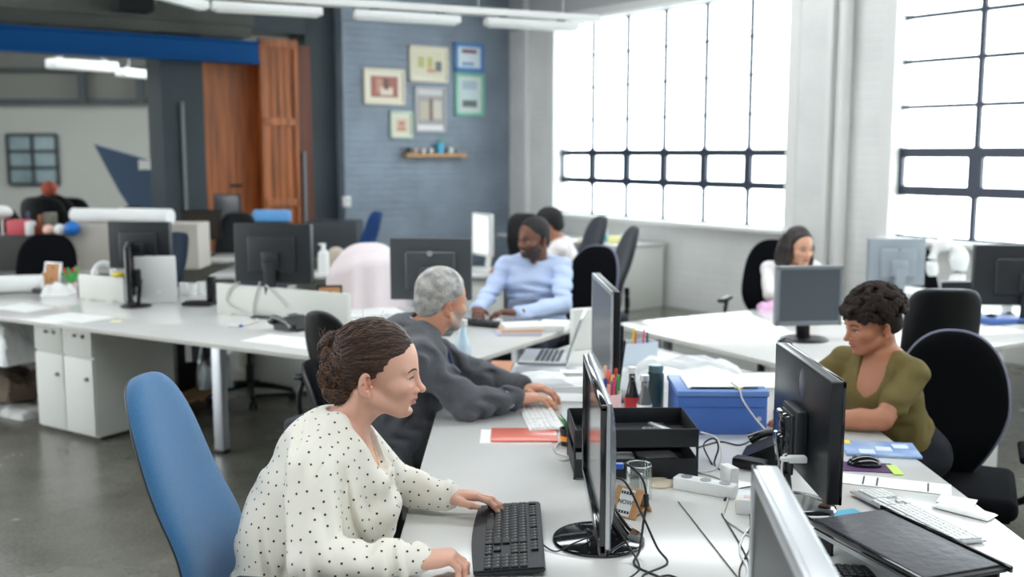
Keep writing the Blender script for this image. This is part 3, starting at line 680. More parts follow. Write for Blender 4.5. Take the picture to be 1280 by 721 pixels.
bm = NB(); box(bm, (0, 0, .008), (.12, .18, .016), bev=.002); box(bm, (0, 0, .018), (.10, .02, .004)); one('dark_notebook', bm, m_darkgrey, 'dark notebook in the lower tray', 'notebook', (.475, 3.24, DZ + .0135), R(8))
# mug
a = P(798, 622, DZ)
t = thing('glass_mug', 'clear glass beer mug beside the wooden sign', 'mug', a, R(0))
bm = NB(); lathe(bm, [(0, 0), (.036, 0), (.039, .006), (.039, .100), (.0375, .102), (.035, .100), (.0345, .014), (.030, .010), (0, .010)], seg=40); obj('glass_body', bm, m_mug, t, angle=180); bm = NB(); torus(bm, (0, 0, .101), .0372, .0018, seg=40); obj('rim', bm, glass('rim_glass', (.95, .97, .96), .45), t, angle=180)
bm = NB(); tube(bm, [(0, -.036, .082), (0, -.062, .086), (0, -.068, .05), (0, -.062, .022), (0, -.036, .022)], .006, seg=10); obj('mug_handle', bm, glass('thick_glass', (.9, .93, .92), .30), t, angle=180)
a = P(824, 606, DZ)
bm = NB(); lathe(bm, [(0, 0), (.040, 0), (.042, .006), (.036, .013), (0, .015)], seg=36); one('round_coaster', bm, mat('beige_stone', srgb(214, 200, 178), .6), 'beige round pebble coaster beside the glass mug', 'coaster', a)
# NOW sign
a = P(788, 641, DZ)
t = thing('wooden_sign', 'small wooden tent sign lettered NOW beside the glass mug', 'sign', (a.x, a.y, DZ), R(-38))
for s, nm in ((1, 'board'), (-1, 'board')):
    bm = NB(); box(bm, (0, s * .023, .036), (.085, .007, .086), rot=(R(s * 32), 0, 0), bev=.001); obj(nm, bm, m_oak, t)
bm = NB(); box(bm, (0, 0, .012), (.07, .05, .006)); obj('shelf', bm, m_oak, t)
Ms = Matrix.Translation((0, -.0272, .038)) @ Matrix.Rotation(R(-32), 4, 'X') @ Matrix.Rotation(R(90), 4, 'X')
bm = NB(); box(bm, (0, 0, .0008), (.044, .076, .001), M=Ms); obj('paper_label', bm, m_paper, t)
text('NOW', .0175, Ms @ Matrix.Translation((0, 0, .0018)) @ Matrix.Rotation(R(0), 4, 'Z'), m_blackp, t, 'lettering', ext=.0003)
for zz in (-.027, .027):
    bm = NB(); box(bm, (0, zz, .0018), (.040, .007, .0006), M=Ms); 
    for k in range(4): box(bm, (-.014 + .009 * k, zz - .0, .0022), (.003, .004, .0004), M=Ms, mi=1)
    obj('label_bar', bm, [m_blackp, m_paper], t)
# pen cup with pens
a = P(762, 521, DZ); a = Vector((.355, 3.79, DZ))
t = thing('pen_cup', 'pale pink pen cup behind the black letter tray', 'pen cup', a)
bm = NB(); lathe(bm, [(0, 0), (.044, 0), (.050, .01), (.052, .115), (.0505, .117), (.048, .115), (.046, .012), (0, .012)], seg=36); obj('cup', bm, m_pink, t, angle=180)
pens = [(-.034, .010, .165, m_cyan, 'light blue'), (-.020, -.020, .145, m_yellow, 'yellow'), (-.008, .012, .155, m_bluep, 'blue'), (-.006, .026, .20, mat('peach_plastic', srgb(240, 190, 160), .4), 'peach'), (.006, .02, .185, mat('salmon', srgb(240, 110, 110), .4), 'salmon pink'), (.002, -.026, .14, mat('rose', srgb(236, 160, 150), .4), 'rose'), (.012, -.005, .15, m_grey, 'grey'), (.022, -.012, .165, m_magenta, 'magenta'), (.018, .004, .17, m_yellow, 'yellow capped'), (.036, .006, .17, m_green, 'green'), (.030, .022, .19, m_red, 'red')]
for i, (x, y, h, m, nm) in enumerate(pens):
    t = thing('marker_pen', '%s pen standing in the pale pink cup' % nm, 'pen', a + Vector((x * .6, y * .6, .0125)), 0, 'pens in the pink cup')
    top = Vector((x * .55, y * .55, h)); bm = NB(); cyl(bm, (0, 0, 0), top * .8, .0062, seg=12); obj('barrel', bm, m_whitep if i % 3 == 2 else m, t)
    bm = NB(); cyl(bm, top * .78, top, .0072, .0060, seg=12, bev=.001); obj('pen_cap', bm, m, t)
# bottles
def bottle(label, loc, h, r, m, mcap, mlab=None, neck=.35, name='bottle', rz=0):
    t = thing(name, label, 'bottle', loc, rz)
    bm = NB(); lathe(bm, [(0, 0), (r * .95, 0), (r, .005), (r, h * (1 - neck) * .85), (r * .8, h * (1 - neck)), (r * neck * .95, h * (1 - neck * .6)), (r * neck * .9, h * .9), (0, h * .9)], seg=28); obj('bottle_body', bm, m, t, angle=180)
    bm = NB(); cyl(bm, (0, 0, h * .88), (0, 0, h), r * neck * 1.15, seg=20, bev=.001); obj('bottle_cap', bm, mcap, t)
    if mlab: bm = NB(); lathe(bm, [(r * 1.01, h * .10), (r * 1.015, h * .11), (r * 1.015, h * .42), (r * 1.01, h * .43)], seg=28); obj('bottle_label', bm, mlab, t)
    return t
bottle('dark brown bottle with a white cap next to the pen cup', (.455, 3.86, DZ), .20, .028, m_gloss, m_whitep, m_red, neck=.5)
bottle('clear sauce bottle with white label and silver cap between brown bottle and flask', (.49, 3.76, DZ), .19, .028, mat('bottle_clear', (.12, .12, .12), .1), m_silver, m_paper, neck=.5)
t = thing('flask', 'dark teal insulated flask beside the blue box', 'flask', (.56, 3.97, DZ)); bm = NB(); lathe(bm, [(0, 0), (.030, 0), (.032, .004), (.032, .15), (.028, .158), (0, .158)], seg=28); obj('flask_body', bm, mat('teal_dark', (.02, .05, .06), .3), t); bm = NB(); cyl(bm, (0, 0, .158), (0, 0, .185), .029, seg=28, bev=.003); obj('lid', bm, mat('teal_grey', (.12, .2, .22), .3), t)
# blue box
t = thing('storage_box', 'blue flat file box on the bench behind the black desk phone', 'box', (.755, 3.765, DZ), R(-1))
bm = NB(); box(bm, (0, 0, .07), (.318, .275, .14), bev=.004); obj('box_body', bm, m_bluebox, t)
bm = NB(); box(bm, (0, 0, .150), (.328, .285, .02), bev=.004); obj('lid', bm, mat('blue_lid', srgb(96, 130, 190), .4), t)
bm = NB(); cyl(bm, (.13, -.137, .06), (.13, -.143, .06), .008, seg=16); obj('stud', bm, m_silver, t)
bm = NB(); box(bm, (0, -.138, .10), (.30, .002, .002)); obj('groove', bm, mat('blue_deep', srgb(40, 70, 130), .5), t)
bm = NB(); box(bm, (-.03, 0, .003), (.20, .21, .005)); box(bm, (.08, .01, .004), (.13, .20, .006), rot=(0, 0, R(2))); box(bm, (0, -.106, .0045), (.24, .006, .005), mi=1); box(bm, (.05, -.108, .0045), (.03, .006, .006), mi=2)
one('magazine', bm, [m_paper, m_blackp, m_yellow], 'white paged magazines lying open on the blue box', 'magazine', (.765, 3.765, DZ + .1605), R(-1))
# paper / plastic piles
def crumple(bm, c, s, seed, amp=.25, nu=20, nv=20, mi=0):
    def f(u, v):
        x = (u - .5) * s[0]; y = (v - .5) * s[1]; e = min(u, 1 - u, v, 1 - v) * 5; e = max(0, min(1, e)) ** .5
        n = noise.noise(Vector((u * 4 + seed, v * 4, seed))) * amp + noise.noise(Vector((u * 11 + seed, v * 11, seed))) * amp * .4
        return Vector((c[0] + x, c[1] + y, c[2] + e * s[2] * (.7 + n)))
    surf(bm, f, nu, nv, mi)
m_film = mat('white_film', (.74, .76, .77), .25, bump=.4, bscale=25)
for (lab, x, y, z, sx, sy, sz, rz) in (('heap of white paper bundles behind the flask', .77, 4.45, DZ, .46, .30, .075, -10), ('pale paper roll lying on the white bundles', .80, 4.66, DZ, .50, .10, .10, -12), ('crumpled clear plastic by the strapped notebook', .10, 4.48, DZ, .32, .22, .045, 10)):
    bm = NB(); crumple(bm, (0, 0, 0), (sx, sy, sz), x * 7 + y); one('paper_bundle' if 'paper' in lab else 'plastic_wrap', bm, m_film, lab, 'papers' if 'paper' in lab else 'plastic wrap', (x, y, z), R(rz))
for i, (lab, px, py, w_, d_, rz, z) in enumerate((('white sheet of paper under the monitor of the man in grey', 700, 478, .30, .21, 5, .0), ('white envelope by the white keyboard', 715, 497, .20, .14, -8, .0), ('silver document sleeve near the laptop', 690, 462, .34, .10, 4, .001), ('white card beside the silver sleeve', 722, 466, .16, .07, 0, .004), ('white sheet beside the blue file box', 948, 476, .22, .30, 0, 0), ('grey sheet of paper in front of the letter tray', 790, 625, .30, .22, 0, 0))):
    if i == 5: continue
    a = P(px, py, DZ); bm = NB(); box(bm, (0, 0, .001), (w_, d_, .0015)); one('paper_sheet', bm, m_paper if i != 2 else m_silver, lab, 'paper', (a.x, a.y, DZ + z + i * .0004), R(rz))
# phone on bench
def phone(label, loc, rz, s=1):
    t = thing('desk_phone', label, 'telephone', loc, rz)
    bm = NB(); prism(bm, [(-.10, 0), (.10, 0), (.10, .012), (-.02, .075), (-.10, .06)], -.085, .085, M=Matrix.Rotation(R(90), 4, 'X'), bev=.006); obj('phone_body', bm, m_blackp, t)
    bm = NB(); tube(bm, [(-.09, -.105, .045), (-.06, -.105, .075), (.04, -.105, .055), (.085, -.105, .030)], lambda q: .014 + .010 * abs(2 * q - 1) ** 2, seg=12); obj('handset', bm, m_gloss, t)
    bm = NB(); box(bm, (-.045, .03, .072), (.05, .07, .003), rot=(0, R(14), 0)); obj('phone_display', bm, m_screengrey, t)
    bm = NB()
    for i in range(4):
        for j in range(3): box(bm, (.0 + i * .018, .005 + j * .022, .060 - i * .0098), (.012, .015, .006), rot=(0, R(28), 0), bev=.001)
    obj('keypad', bm, m_grey, t); return t
phone('black desk phone behind the big black monitor back', (.86, 3.33, DZ), R(160))
# adapters and power strip
t = thing('power_strip', 'white power strip lying by the letter tray', 'power strip', (.575, 2.99, DZ), R(-32))
bm = NB(); box(bm, (0, 0, .019), (.19, .048, .038), bev=.005); obj('strip_body', bm, m_whitep, t)
for k in range(3): bm = NB(); cyl(bm, (-.06 + .06 * k, 0, .036), (-.06 + .06 * k, 0, .0395), .017, seg=18); obj('socket', bm, m_grey, t)
bm = NB(); box(bm, (0, 0, .02), (.11, .05, .034), bev=.01); one('power_adapter', bm, m_blackp, 'black power adapter brick among the cables', 'power adapter', (.76, 3.22, DZ), R(-35))
t = thing('network_box', 'white network box with small indicator lights beside the black monitor', 'router', (.70, 2.83, DZ), R(-15)); bm = NB(); box(bm, (0, 0, .022), (.13, .10, .044), bev=.005); obj('case', bm, m_whitep, t)
bm = NB(); box(bm, (-.01, -.02, .0445), (.07, .02, .002)); obj('light_panel', bm, m_pink, t)
bm = NB(); box(bm, (-.066, 0, .02), (.003, .05, .02)); obj('side_port', bm, m_yellow, t)
bm = NB(); box(bm, (0, 0, .03), (.03, .06, .06), bev=.003, rot=(0, 0, 0)); one('plug_adapter', bm, m_whitep, 'white plug adapter standing behind the power strip', 'plug', (.66, 3.06, DZ), R(20))
# cables
def cable(label, pts, r=.0028, m=None, name='cable', smooth=8):
    bm = NB(); tube(bm, pts, r, seg=8, smooth=smooth); o = obj(name, bm, m or m_cable, angle=180); tag(o, label, 'cable', 'cables on the near bench'); return o
z = DZ + .003
def D(px, py, dz=.003): return P(px, py, DZ + dz)
vp = thing('video_cable', 'black video cable with a blue plug behind the near black monitor', 'cable', (0, 0, 0), 0, 'cables on the near bench')
bm = NB(); tube(bm, [(.26, 2.62, .925), (.30, 2.63, .925), (.335, 2.60, .90), (.345, 2.57, .85), (.335, 2.55, .80), (.32, 2.50, .745), (.30, 2.43, z), (.36, 2.34, z), (.34, 2.26, z)], .0032, seg=8); obj('cord', bm, m_cable, vp, angle=180)
bm = NB(); box(bm, (.265, 2.62, .925), (.05, .018, .014), bev=.003); obj('plug', bm, m_bluep, vp)
bm = NB(); tube(bm, [(.343, 2.572, .865), (.344, 2.565, .835)], .007, seg=10, smooth=0); obj('ferrite', bm, m_cable, vp)
cable('black power cable looping down from the near monitor', [(.24, 2.60, .90), (.29, 2.60, .89), (.33, 2.56, .82), (.36, 2.48, .76), (.38, 2.44, z), (.31, 2.36, z), (.37, 2.28, z), (.30, 2.24, z)], .003)
cable('thin black cable coiled at the foot of the near monitor', [(.24, 2.58, .83), (.28, 2.52, .77), (.31, 2.42, z), (.27, 2.33, z), (.33, 2.27, z), (.40, 2.31, z), (.37, 2.37, z), (.29, 2.30, z), (.22, 2.22, z)], .0026)
cable('black keyboard cable running to the round monitor base', [(.070, 2.565, z + .008), (.11, 2.52, z), (.16, 2.53, .752), (.22, 2.58, .755)], .002)
cable('grey cable looped beside the succulent', [D(688, 560), D(700, 575), D(722, 570), D(735, 558), D(720, 552), D(700, 553), D(696, 566), D(725, 573)], .0035, m_cablew)
cable('black cable loop standing by the letter tray', [D(890, 580), D(880, 560, .03), D(882, 552, .07), D(893, 548, .08), D(898, 560, .05), D(893, 580), D(905, 590)], .003)
cable('grey cable curving from the letter tray to the power strip', [D(876, 540, .06), D(896, 548, .06), D(902, 572, .03), D(890, 588), D(870, 590)], .003, m_cablew)
cable('white cable hanging from the plug on the black monitor', [(.75, 2.76, .915), (.735, 2.74, .91), (.73, 2.72, .86), (.745, 2.70, .79), (.76, 2.66, z), (.78, 2.55, z)], .0034, m_whitep)
cable('black cable loop on the bench behind the network box', [D(945, 607), D(920, 612), D(905, 625), D(916, 618), D(912, 602), D(900, 602), D(905, 612), D(930, 620), D(938, 650), D(935, 668)], .0024)
cable('grey cable snaking past the power strip', [D(872, 590), D(903, 600), D(910, 620), D(905, 645), D(922, 660), D(940, 672)], .003, m_cablew)
cable('thin dark cable running diagonally by the blurred monitor', [D(902, 642), D(910, 655), D(925, 680), D(935, 700), D(942, 721)], .0022)
cable('white cable lying in a loop by the blurred monitor', [D(945, 650), D(928, 672), D(925, 690), D(935, 715), D(925, 735)], .003, m_whitep)
cable('brownish cable beside the white cable loop', [D(940, 675), D(935, 690), D(925, 710), D(925, 735)], .0022)
cable('straight thin dark rod cable lying across the desk', [D(848, 627), D(885, 674), D(925, 725)], .0016, mat('olive_cable', (.10, .10, .07), .5), smooth=2)
cable('grey cable hanging over the front of the blue file box', [Vector((.80, 3.72, .902)), Vector((.81, 3.63, .897)), Vector((.82, 3.605, .86)), Vector((.87, 3.58, .79)), Vector((.93, 3.5, z)), Vector((.98, 3.42, z))], .003, m_cablew)
cable('black cable lying behind the phone', [D(870, 560), D(900, 552), D(925, 556), D(948, 545)], .003)
# right side of bench: riser, booklet, mouse, papers
t = thing('laptop_riser', 'black folding laptop riser with a grey leatherette pad', 'laptop stand', (.935, 2.395, DZ), R(-70))
bm = NB(); box(bm, (0, 0, .070), (.42, .23, .010), bev=.003); obj('riser_plate', bm, m_blackp, t)
bm = NB(); box(bm, (.0, .0, .0775), (.39, .21, .005), bev=.002); obj('pad', bm, mat('leatherette', (.055, .055, .065), .45, bump=.4, bscale=40), t)
for y in (-.118, .118):
    bm = NB(); box(bm, (0, y, .075), (.44, .008, .018), bev=.004); obj('side_rail', bm, m_gloss, t)
for x in (-.17, .17):
    for yy in (-.095, .095): bm = NB(); box(bm, (x, yy, .034), (.07, .008, .066), bev=.002); obj('riser_leg', bm, m_blackp, t)
bm = NB(); box(bm, (0, -.105, .048), (.40, .006, .012)); obj('lower_bar', bm, m_silver, t)
a = P(1100, 563, DZ); bm = NB(); box(bm, (0, 0, .004), (.17, .24, .008), bev=.001); 
for k in range(3): box(bm, (-.05 + .04 * k, .05 - .06 * k, .0083), (.05, .05, .001), mi=1)
box(bm, (.06, .10, .0083), (.05, .02, .001), mi=2)
one('booklet', bm, [mat('booklet_blue', srgb(96, 130, 190), .4, var=.4, vscale=9, vcol2=srgb(170, 190, 214)), m_paperblue, m_yellow], 'blue and white booklet beside the black mouse', 'booklet', (a.x, a.y, DZ + .001), R(80))
a = P(1120, 588, DZ); bm = NB(); box(bm, (0, 0, .0015), (.10, .17, .003)); one('mouse_pad', bm, mat('plum_pad', (.08, .03, .11), .6), 'plum mouse pad peeking out below the black mouse', 'mouse pad', (1.135, 3.235, DZ), R(80))
def mouse(label, loc, rz, m=None):
    t = thing('computer_mouse', label, 'mouse', loc, rz)
    bm = NB(); t2 = bmesh.new(); bmesh.ops.create_uvsphere(t2, u_segments=24, v_segments=14, radius=1)
    for v in t2.verts: v.co = Vector((v.co.x * .031, v.co.y * .055, max(0, v.co.z) * .034 * (1 - .15 * v.co.y)))
    _merge(bm, t2); obj('mouse_shell', bm, m or m_gloss, t, angle=180)
    bm = NB(); cyl(bm, (-.004, .03, .026), (.004, .03, .026), .008, seg=14); obj('wheel', bm, m_grey, t)
    return t
mouse('black mouse on the plum pad beside the blue booklet', tuple(P(1080, 581, DZ + .004)), R(75))
mouse('small black mouse on the bench before the grey screen monitor', tuple(P(981, 429, DZ)), R(20))
mouse('white mouse beside the keyboard of the smiling man', tuple(P(622, 403, DZ)), R(150), m_whitep)
for (lab, px, py, w_, d_, rz) in (('long white paper strip with dark bars across it', 1116, 605, .33, .105, -22), ('white envelope by the desk edge next to the white keyboard', 1196, 628, .10, .08, -32), ('rumpled grey tissue beside the white keyboard', 1205, 640, .16, .07, -48)):
    a = P(px, py, DZ); bm = NB()
    if 'tissue' in lab: crumple(bm, (0, 0, 0), (w_, d_, .012), 3)
    else:
        box(bm, (0, 0, .001), (w_, d_, .0012), bev=0)
        if 'strip' in lab:
            for x in (-.085, -.045, .10): box(bm, (x, 0, .0018), (.005, d_ * .8, .0006), mi=1)
    one('paper_sheet', bm, [m_paper, m_darkgrey], lab, 'paper', (a.x, a.y, DZ + (.001 if 'strip' in lab else .004)), R(rz))
a = P(1140, 560, DZ); bm = NB(); box(bm, (0, 0, .001), (.10, .14, .006)); one('paper_stack', bm, m_paper, 'loose white sheets below the arm of the woman in olive', 'paper', (1.24, 3.45, DZ + .0), R(30))
a = P(1112, 572, DZ); bm = NB(); box(bm, (0, 0, .0006), (.10, .03, .001)); one('sticky_note', bm, mat('lime_note', (.55, .75, .15), .6), 'lime green note lying below the blue booklet', 'note', (1.215, 3.20, DZ + .0035), R(85))
bm = NB(); box(bm, (0, 0, .001), (.10, .16, .001)); one('blue_card', bm, m_cyan, 'bright blue card under the round base of the black monitor', 'card', (.95, 2.755, DZ - .0004), R(20))
t = thing('plastic_bag', 'clear crinkled plastic bag standing behind the black monitor', 'plastic bag', (1.10, 3.58, DZ)); bm = NB(); crumple(bm, (0, 0, 0), (.10, .12, .10), 9, .5); obj('bag', bm, m_film, t)

# laptop of centre
def laptop(label, loc, rz, w, d, mbody, open_=100, mscr=None, name='laptop'):
    t = thing(name, label, 'laptop', loc, rz)
    bm = NB(); box(bm, (0, 0, .009), (w, d, .016), bev=.004); obj('laptop_base', bm, mbody, t)
    bm = NB()
    for r_ in range(5):
        for k in range(12): box(bm, (-w * .40 + k * w * .073, d * .30 - r_ * d * .105, .0178), (w * .062, d * .085, .002))
    obj('keys', bm, m_darkgrey, t)
    T2 = Matrix.Translation((0, d / 2, .014)) @ Matrix.Rotation(R(90 - open_), 4, 'X')
    bm = NB(); box(bm, (0, 0, d * .48), (w, .009, d * .96), bev=.003, M=T2); l = obj('lid', bm, mbody, t)
    bm = NB(); box(bm, (0, -.006, d * .49), (w * .92, .002, d * .84), M=T2); obj('laptop_screen', bm, mscr or m_screen, l, smooth=False)
    return t
laptop('silver laptop with open lid between the man in grey and the smiling man', (.165, 5.02, DZ - .0), R(-98), .34, .235, m_silver, 108)
laptop('silver framed laptop with black screen near the dark grey square chair', P(1211, 397, DZ), R(8), .26, .21, m_silver, 98)
# white laptop standing on left bench
t = thing('white_laptop', 'white laptop standing upright on its edge beside the edge-on monitor', 'laptop', tuple(P(196, 379, DZ)), R(8)); bm = NB(); box(bm, (0, 0, .16), (.27, .016, .32), bev=.006, rot=(R(6), 0, 0)); obj('lid', bm, m_whitep, t); bm = NB(); box(bm, (-.02, .06, .16), (.27, .016, .31), bev=.005, rot=(R(-10), 0, R(-4))); obj('laptop_base', bm, m_silver, t); bm = NB(); cyl(bm, (.02, -.018, .08), (.02, -.021, .08), .012, seg=20); obj('emblem', bm, m_paper, t)
bm = NB(); box(bm, (0, 0, .11), (.17, .05, .22), bev=.004); one('document_box', bm, m_cab, 'white document box behind the silver laptop lid', 'box', (.40, 5.55, .681), R(20))

# books by smiling man
for k, (nm, m, sx) in enumerate((('lilac', mat('lilac', srgb(196, 190, 204), .6), .25), ('tan', mat('tanbook', srgb(214, 178, 148), .6), .23), ('white', m_paper, .22))):
    a = P(648, 417, DZ); bm = NB(); box(bm, (0, 0, .009), (sx, .17, .018), bev=.002); one('book', bm, m, '%s book in the pile beside the white papers of the smiling man' % nm, 'book', (a.x + .01 * k, a.y + .01 * k, DZ + .018 * k), R(4 + 3 * k), group='books beside the smiling man')
a = P(680, 410, DZ); bm = NB(); box(bm, (0, 0, .02), (.17, .22, .04), bev=.003); one('paper_stack', bm, m_paper, 'white paper stack right of the small book pile', 'paper', (.24, 5.88, DZ), R(-14))
bottle('pale blue water bottle in front of the face of the man in grey', (-.235, 4.86, DZ), .22, .042, mat('ice_blue', (.55, .74, .86), .12), m_whitep, None, neck=.5)
# pens standing in holder on shelf
t = thing('pen_holder', 'white pen box on the low triangular shelf', 'pen box', (.62, 5.15, .681), R(20)); bm = NB()
for (x, y, sx, sy) in ((-.10, 0, .004, .10), (.10, 0, .004, .10), (0, -.05, .204, .004), (0, .05, .204, .004)): box(bm, (x, y, .055), (sx, sy, .11))
box(bm, (0, 0, .002), (.2, .1, .004)); obj('holder_body', bm, m_paperblue, t, smooth=False)
for i, (x, lx, h, m, nm) in enumerate(((-.085, -.05, .20, mat('lime', (.5, .7, .1), .4), 'lime green'), (-.03, .02, .18, m_yellow, 'yellow topped'), (.0, 0, .16, m_red, 'dark red'), (.04, .01, .17, m_magenta, 'magenta'), (.07, 0, .15, m_blackp, 'black'))):
    bm = NB(); tube(bm, [(0, 0, 0), (lx, 0, h)], .005, smooth=0, seg=8); one('marker_pen', bm, m, '%s pen standing in the white pen box' % nm, 'pen', (.62 + x * .9, 5.15 + x * .33, .686), 0, 'pens in the white pen box')
# ------------------------------------------------------------------ left bench: panels, phone, frames, pedestals
m_panel = mat('panel_grey_white', (.62, .63, .59), .55)
for k, (x0, x1, h, lab) in enumerate(((1.15, 2.20, .19, 'low pale desk screen below the monitor with tangled cables'), (3.06, 3.52, .17, 'low pale desk screen behind the white upright laptop'))):
    bm = NB(); box(bm, ((x1 - x0) / 2, 0, h / 2), (x1 - x0, .03, h), bev=.003)
    for s in (.12, x1 - x0 - .12): box(bm, (s, 0, .004), (.06, .09, .008))
    p = LA(x0, .80); o = one('desk_screen', bm, m_panel, lab, 'desk screen', tuple(p), dA, 'desk screens on the long bench')
phone('black desk phone lying by the photo frame behind the woman with the bun', tuple(P(370, 411, DZ)), R(-35), 1)
def frame(label, loc, rz, w, h, lean=12, m=None):
    t = thing('photo_frame', label, 'photo frame', loc, rz); T2 = Matrix.Rotation(R(-lean), 4, 'X')
    bm = NB()
    for (cx, cz, sx, sz) in ((0, h - .006, w, .012), (0, .006, w, .012), (-w / 2 + .006, h / 2, .012, h), (w / 2 - .006, h / 2, .012, h)): box(bm, (cx, 0, cz), (sx, .014, sz), bev=.002, M=T2)
    obj('frame', bm, m or m_blackp, t)
    bm = NB(); box(bm, (0, .001, h / 2), (w - .02, .008, h - .02), M=T2); obj('backing_board', bm, m_kraft, t, smooth=False)
    bm = NB()
    for z in (.35, .8): cyl(bm, (0, -.004, h * z), (0, -.008, h * z), .006, seg=10); 
    bm.transform(T2); obj('clip', bm, m_blackp, t)
    bm = NB(); box(bm, (0, -.04, h * .34), (.05, .005, h * .62), rot=(R(16), 0, 0)); obj('easel_leg', bm, m_kraft, t); return t
frame('photo frame seen from its brown backing board beside the desk phone', tuple(P(413, 397, DZ)), R(12), .155, .20)
frame('small wooden backed photo frame at the far end of the bench beside a paper roll', tuple(P(64, 361, DZ)), R(-18), .15, .20, m=m_silver)
t = thing('spray_bottle', 'white spray bottle with green dot before the low desk screen', 'spray bottle', tuple(P(364, 396, DZ)), 0)
bm = NB(); lathe(bm, [(0, 0), (.034, 0), (.036, .01), (.034, .12), (.014, .15), (.012, .17), (0, .17)], seg=24); obj('bottle_body', bm, m_whitep, t); bm = NB(); box(bm, (.008, 0, .19), (.05, .018, .03), bev=.006); obj('trigger', bm, m_whitep, t); bm = NB(); cyl(bm, (0, -.034, .07), (0, -.038, .07), .010, seg=16); obj('label_dot', bm, mat('lime', (.5, .7, .1), .4), t)
bm = NB(); lathe(bm, [(0, 0), (.030, 0), (.032, .10), (.026, .13), (0, .135)], seg=24); one('white_canister', bm, m_whitep, 'white canister standing next to the white spray bottle', 'canister', tuple(P(385, 397, DZ)))
for i, (lab, px, py, w_, d_, rz, m) in enumerate((('white sheet near the front edge of the long bench, phone behind it', 350, 425, .34, .24, -28, m_paper), ('white sheet with an orange mark near the bun of the woman', 392, 432, .26, .20, -30, m_paper), ('white paper under the small wooden photo frame', 30, 385, .36, .22, -30, m_paper), ('white sheet on the long bench in front of the white laptop', 95, 397, .42, .24, -30, m_paper), ('white magazine pile beyond the man in grey', 468, 392, .34, .26, 20, m_paper), ('small yellow note under the bench edge paper', 145, 402, .06, .06, 10, mat('pale_yellow', (.8, .78, .45), .6)))):
    a = P(px, py, DZ); bm = NB(); box(bm, (0, 0, .001), (w_, d_, .0015 if 'pile' not in lab else .02))
    if 'orange' in lab: box(bm, (-.05, .02, .0022), (.05, .02, .0006), mi=1)
    one('paper_sheet' if 'pile' not in lab else 'magazine_pile', bm, [m, m_orange], lab, 'paper', (a.x, a.y, DZ + .0004 * i), R(rz))
for i, (lab, pts, m) in enumerate((('grey cable drooping over the low desk screen', [(300, 352), (286, 362), (284, 378), (300, 388), (318, 396), (322, 402), (300, 408)], m_cablew), ('white cable hanging straight beside the drooping one', [(325, 352), (318, 375), (317, 392)], m_cablew), ('dark grey cable slanting down the low desk screen', [(332, 356), (348, 372), (358, 384)], m_cablew))):
    bm = NB(); P3 = []
    for j, (px, py) in enumerate(pts):
        q = P(px, py, DZ + .004)
        # hang in front of the screen face
        base = LA(1.95, .825); n = Vector((-uy, ux, 0)); r_ = ray(px, py); cp = Vector((0, 0, CAMZ)); tt = (base - cp).dot(n) / r_.dot(n); h_ = cp + r_ * tt
        P3.append(h_ if h_.z > DZ + .006 else q)
    tube(bm, P3, .005, seg=6); o = obj('cable', bm, m, angle=180); tag(o, lab, 'cable', 'cables on the long bench')
a = P(300, 408, DZ); bm = NB(); box(bm, (0, 0, .008), (.06, .03, .015), bev=.003); box(bm, (.04, 0, .008), (.025, .022, .012), bev=.002, mi=1); one('cable_plug', bm, [m_whitep, m_bluep], 'white and blue cable plug lying on the long bench', 'plug', (P(292, 409, DZ).x, P(292, 409, DZ).y, DZ), R(10))
# black stand
t = thing('desk_stand', 'black L shaped desk stand with white cups behind it', 'stand', tuple(P(250, 381, DZ)), R(-8)); bm = NB(); box(bm, (0, 0, .012), (.20, .14, .024), bev=.005); obj('base', bm, m_blackp, t); bm = NB(); box(bm, (.075, .02, .10), (.05, .05, .18), bev=.006); obj('upright', bm, m_blackp, t)
for k, (px, py) in enumerate(((236, 372), (247, 373), (258, 371))):
    bm = NB(); lathe(bm, [(0, 0), (.026, 0), (.032, .085), (.030, .085), (.024, .006), (0, .006)], seg=20); a = P(px - 6, py - 4, DZ); one('paper_cup', bm, m_whitep, ['white cup nearest the white laptop', 'middle white cup behind the black desk stand', 'white cup nearest the upright of the black desk stand'][k], 'cup', tuple(a), 0, 'cups by the desk stand')
# things on far left of the bench
bm = NB(); cyl(bm, (-.30, 0, .062), (.30, 0, .062), .062, seg=32); cyl(bm, (.27, 0, .062), (.3005, 0, .062), .055, seg=32); o = one('paper_roll', bm, m_paper, 'thick white paper roll lying at the end of the long bench', 'paper roll', tuple(P(-2, 366, DZ)), R(14))
bm = NB(); box(bm, (0, 0, .015), (.16, .07, .03), bev=.01); one('hole_punch', bm, m_blackp, 'black hole punch between the paper roll and the wooden photo frame', 'hole punch', tuple(P(55, 366, DZ)), R(-20))
bm = NB(); crumple(bm, (0, 0, 0), (.2, .15, .09), 4, .4); one('cloth', bm, m_paper, 'crumpled white cloth beside the small wooden photo frame', 'cloth', tuple(P(74, 368, DZ)), 0)
t = thing('flower_pot', 'small potted plant with pink flowers behind the white cloth', 'plant', tuple(P(90, 366, DZ)), 0); bm = NB(); lathe(bm, [(0, 0), (.03, 0), (.042, .07), (.038, .07), (0, .06)], seg=20); obj('pot', bm, mat('palepink', (.7, .5, .52), .5), t)
bm = NB()
for k in range(14): an = k * 2.4; tube(bm, [(0, 0, .06), (math.cos(an) * .03, math.sin(an) * .03, .11 + .01 * (k % 3)), (math.cos(an) * .06, math.sin(an) * .06, .13 + .03 * (k % 3))], lambda q: .004 + .008 * math.sin(3.14 * q), seg=5, smooth=3)
obj('leaves', bm, m_green, t)
bm = NB()
for k in range(6): an = k * 1.1; sph(bm, (math.cos(an) * .045, math.sin(an) * .045, .15 + .02 * (k % 2)), .014, 8)
obj('flowers', bm, m_red, t)
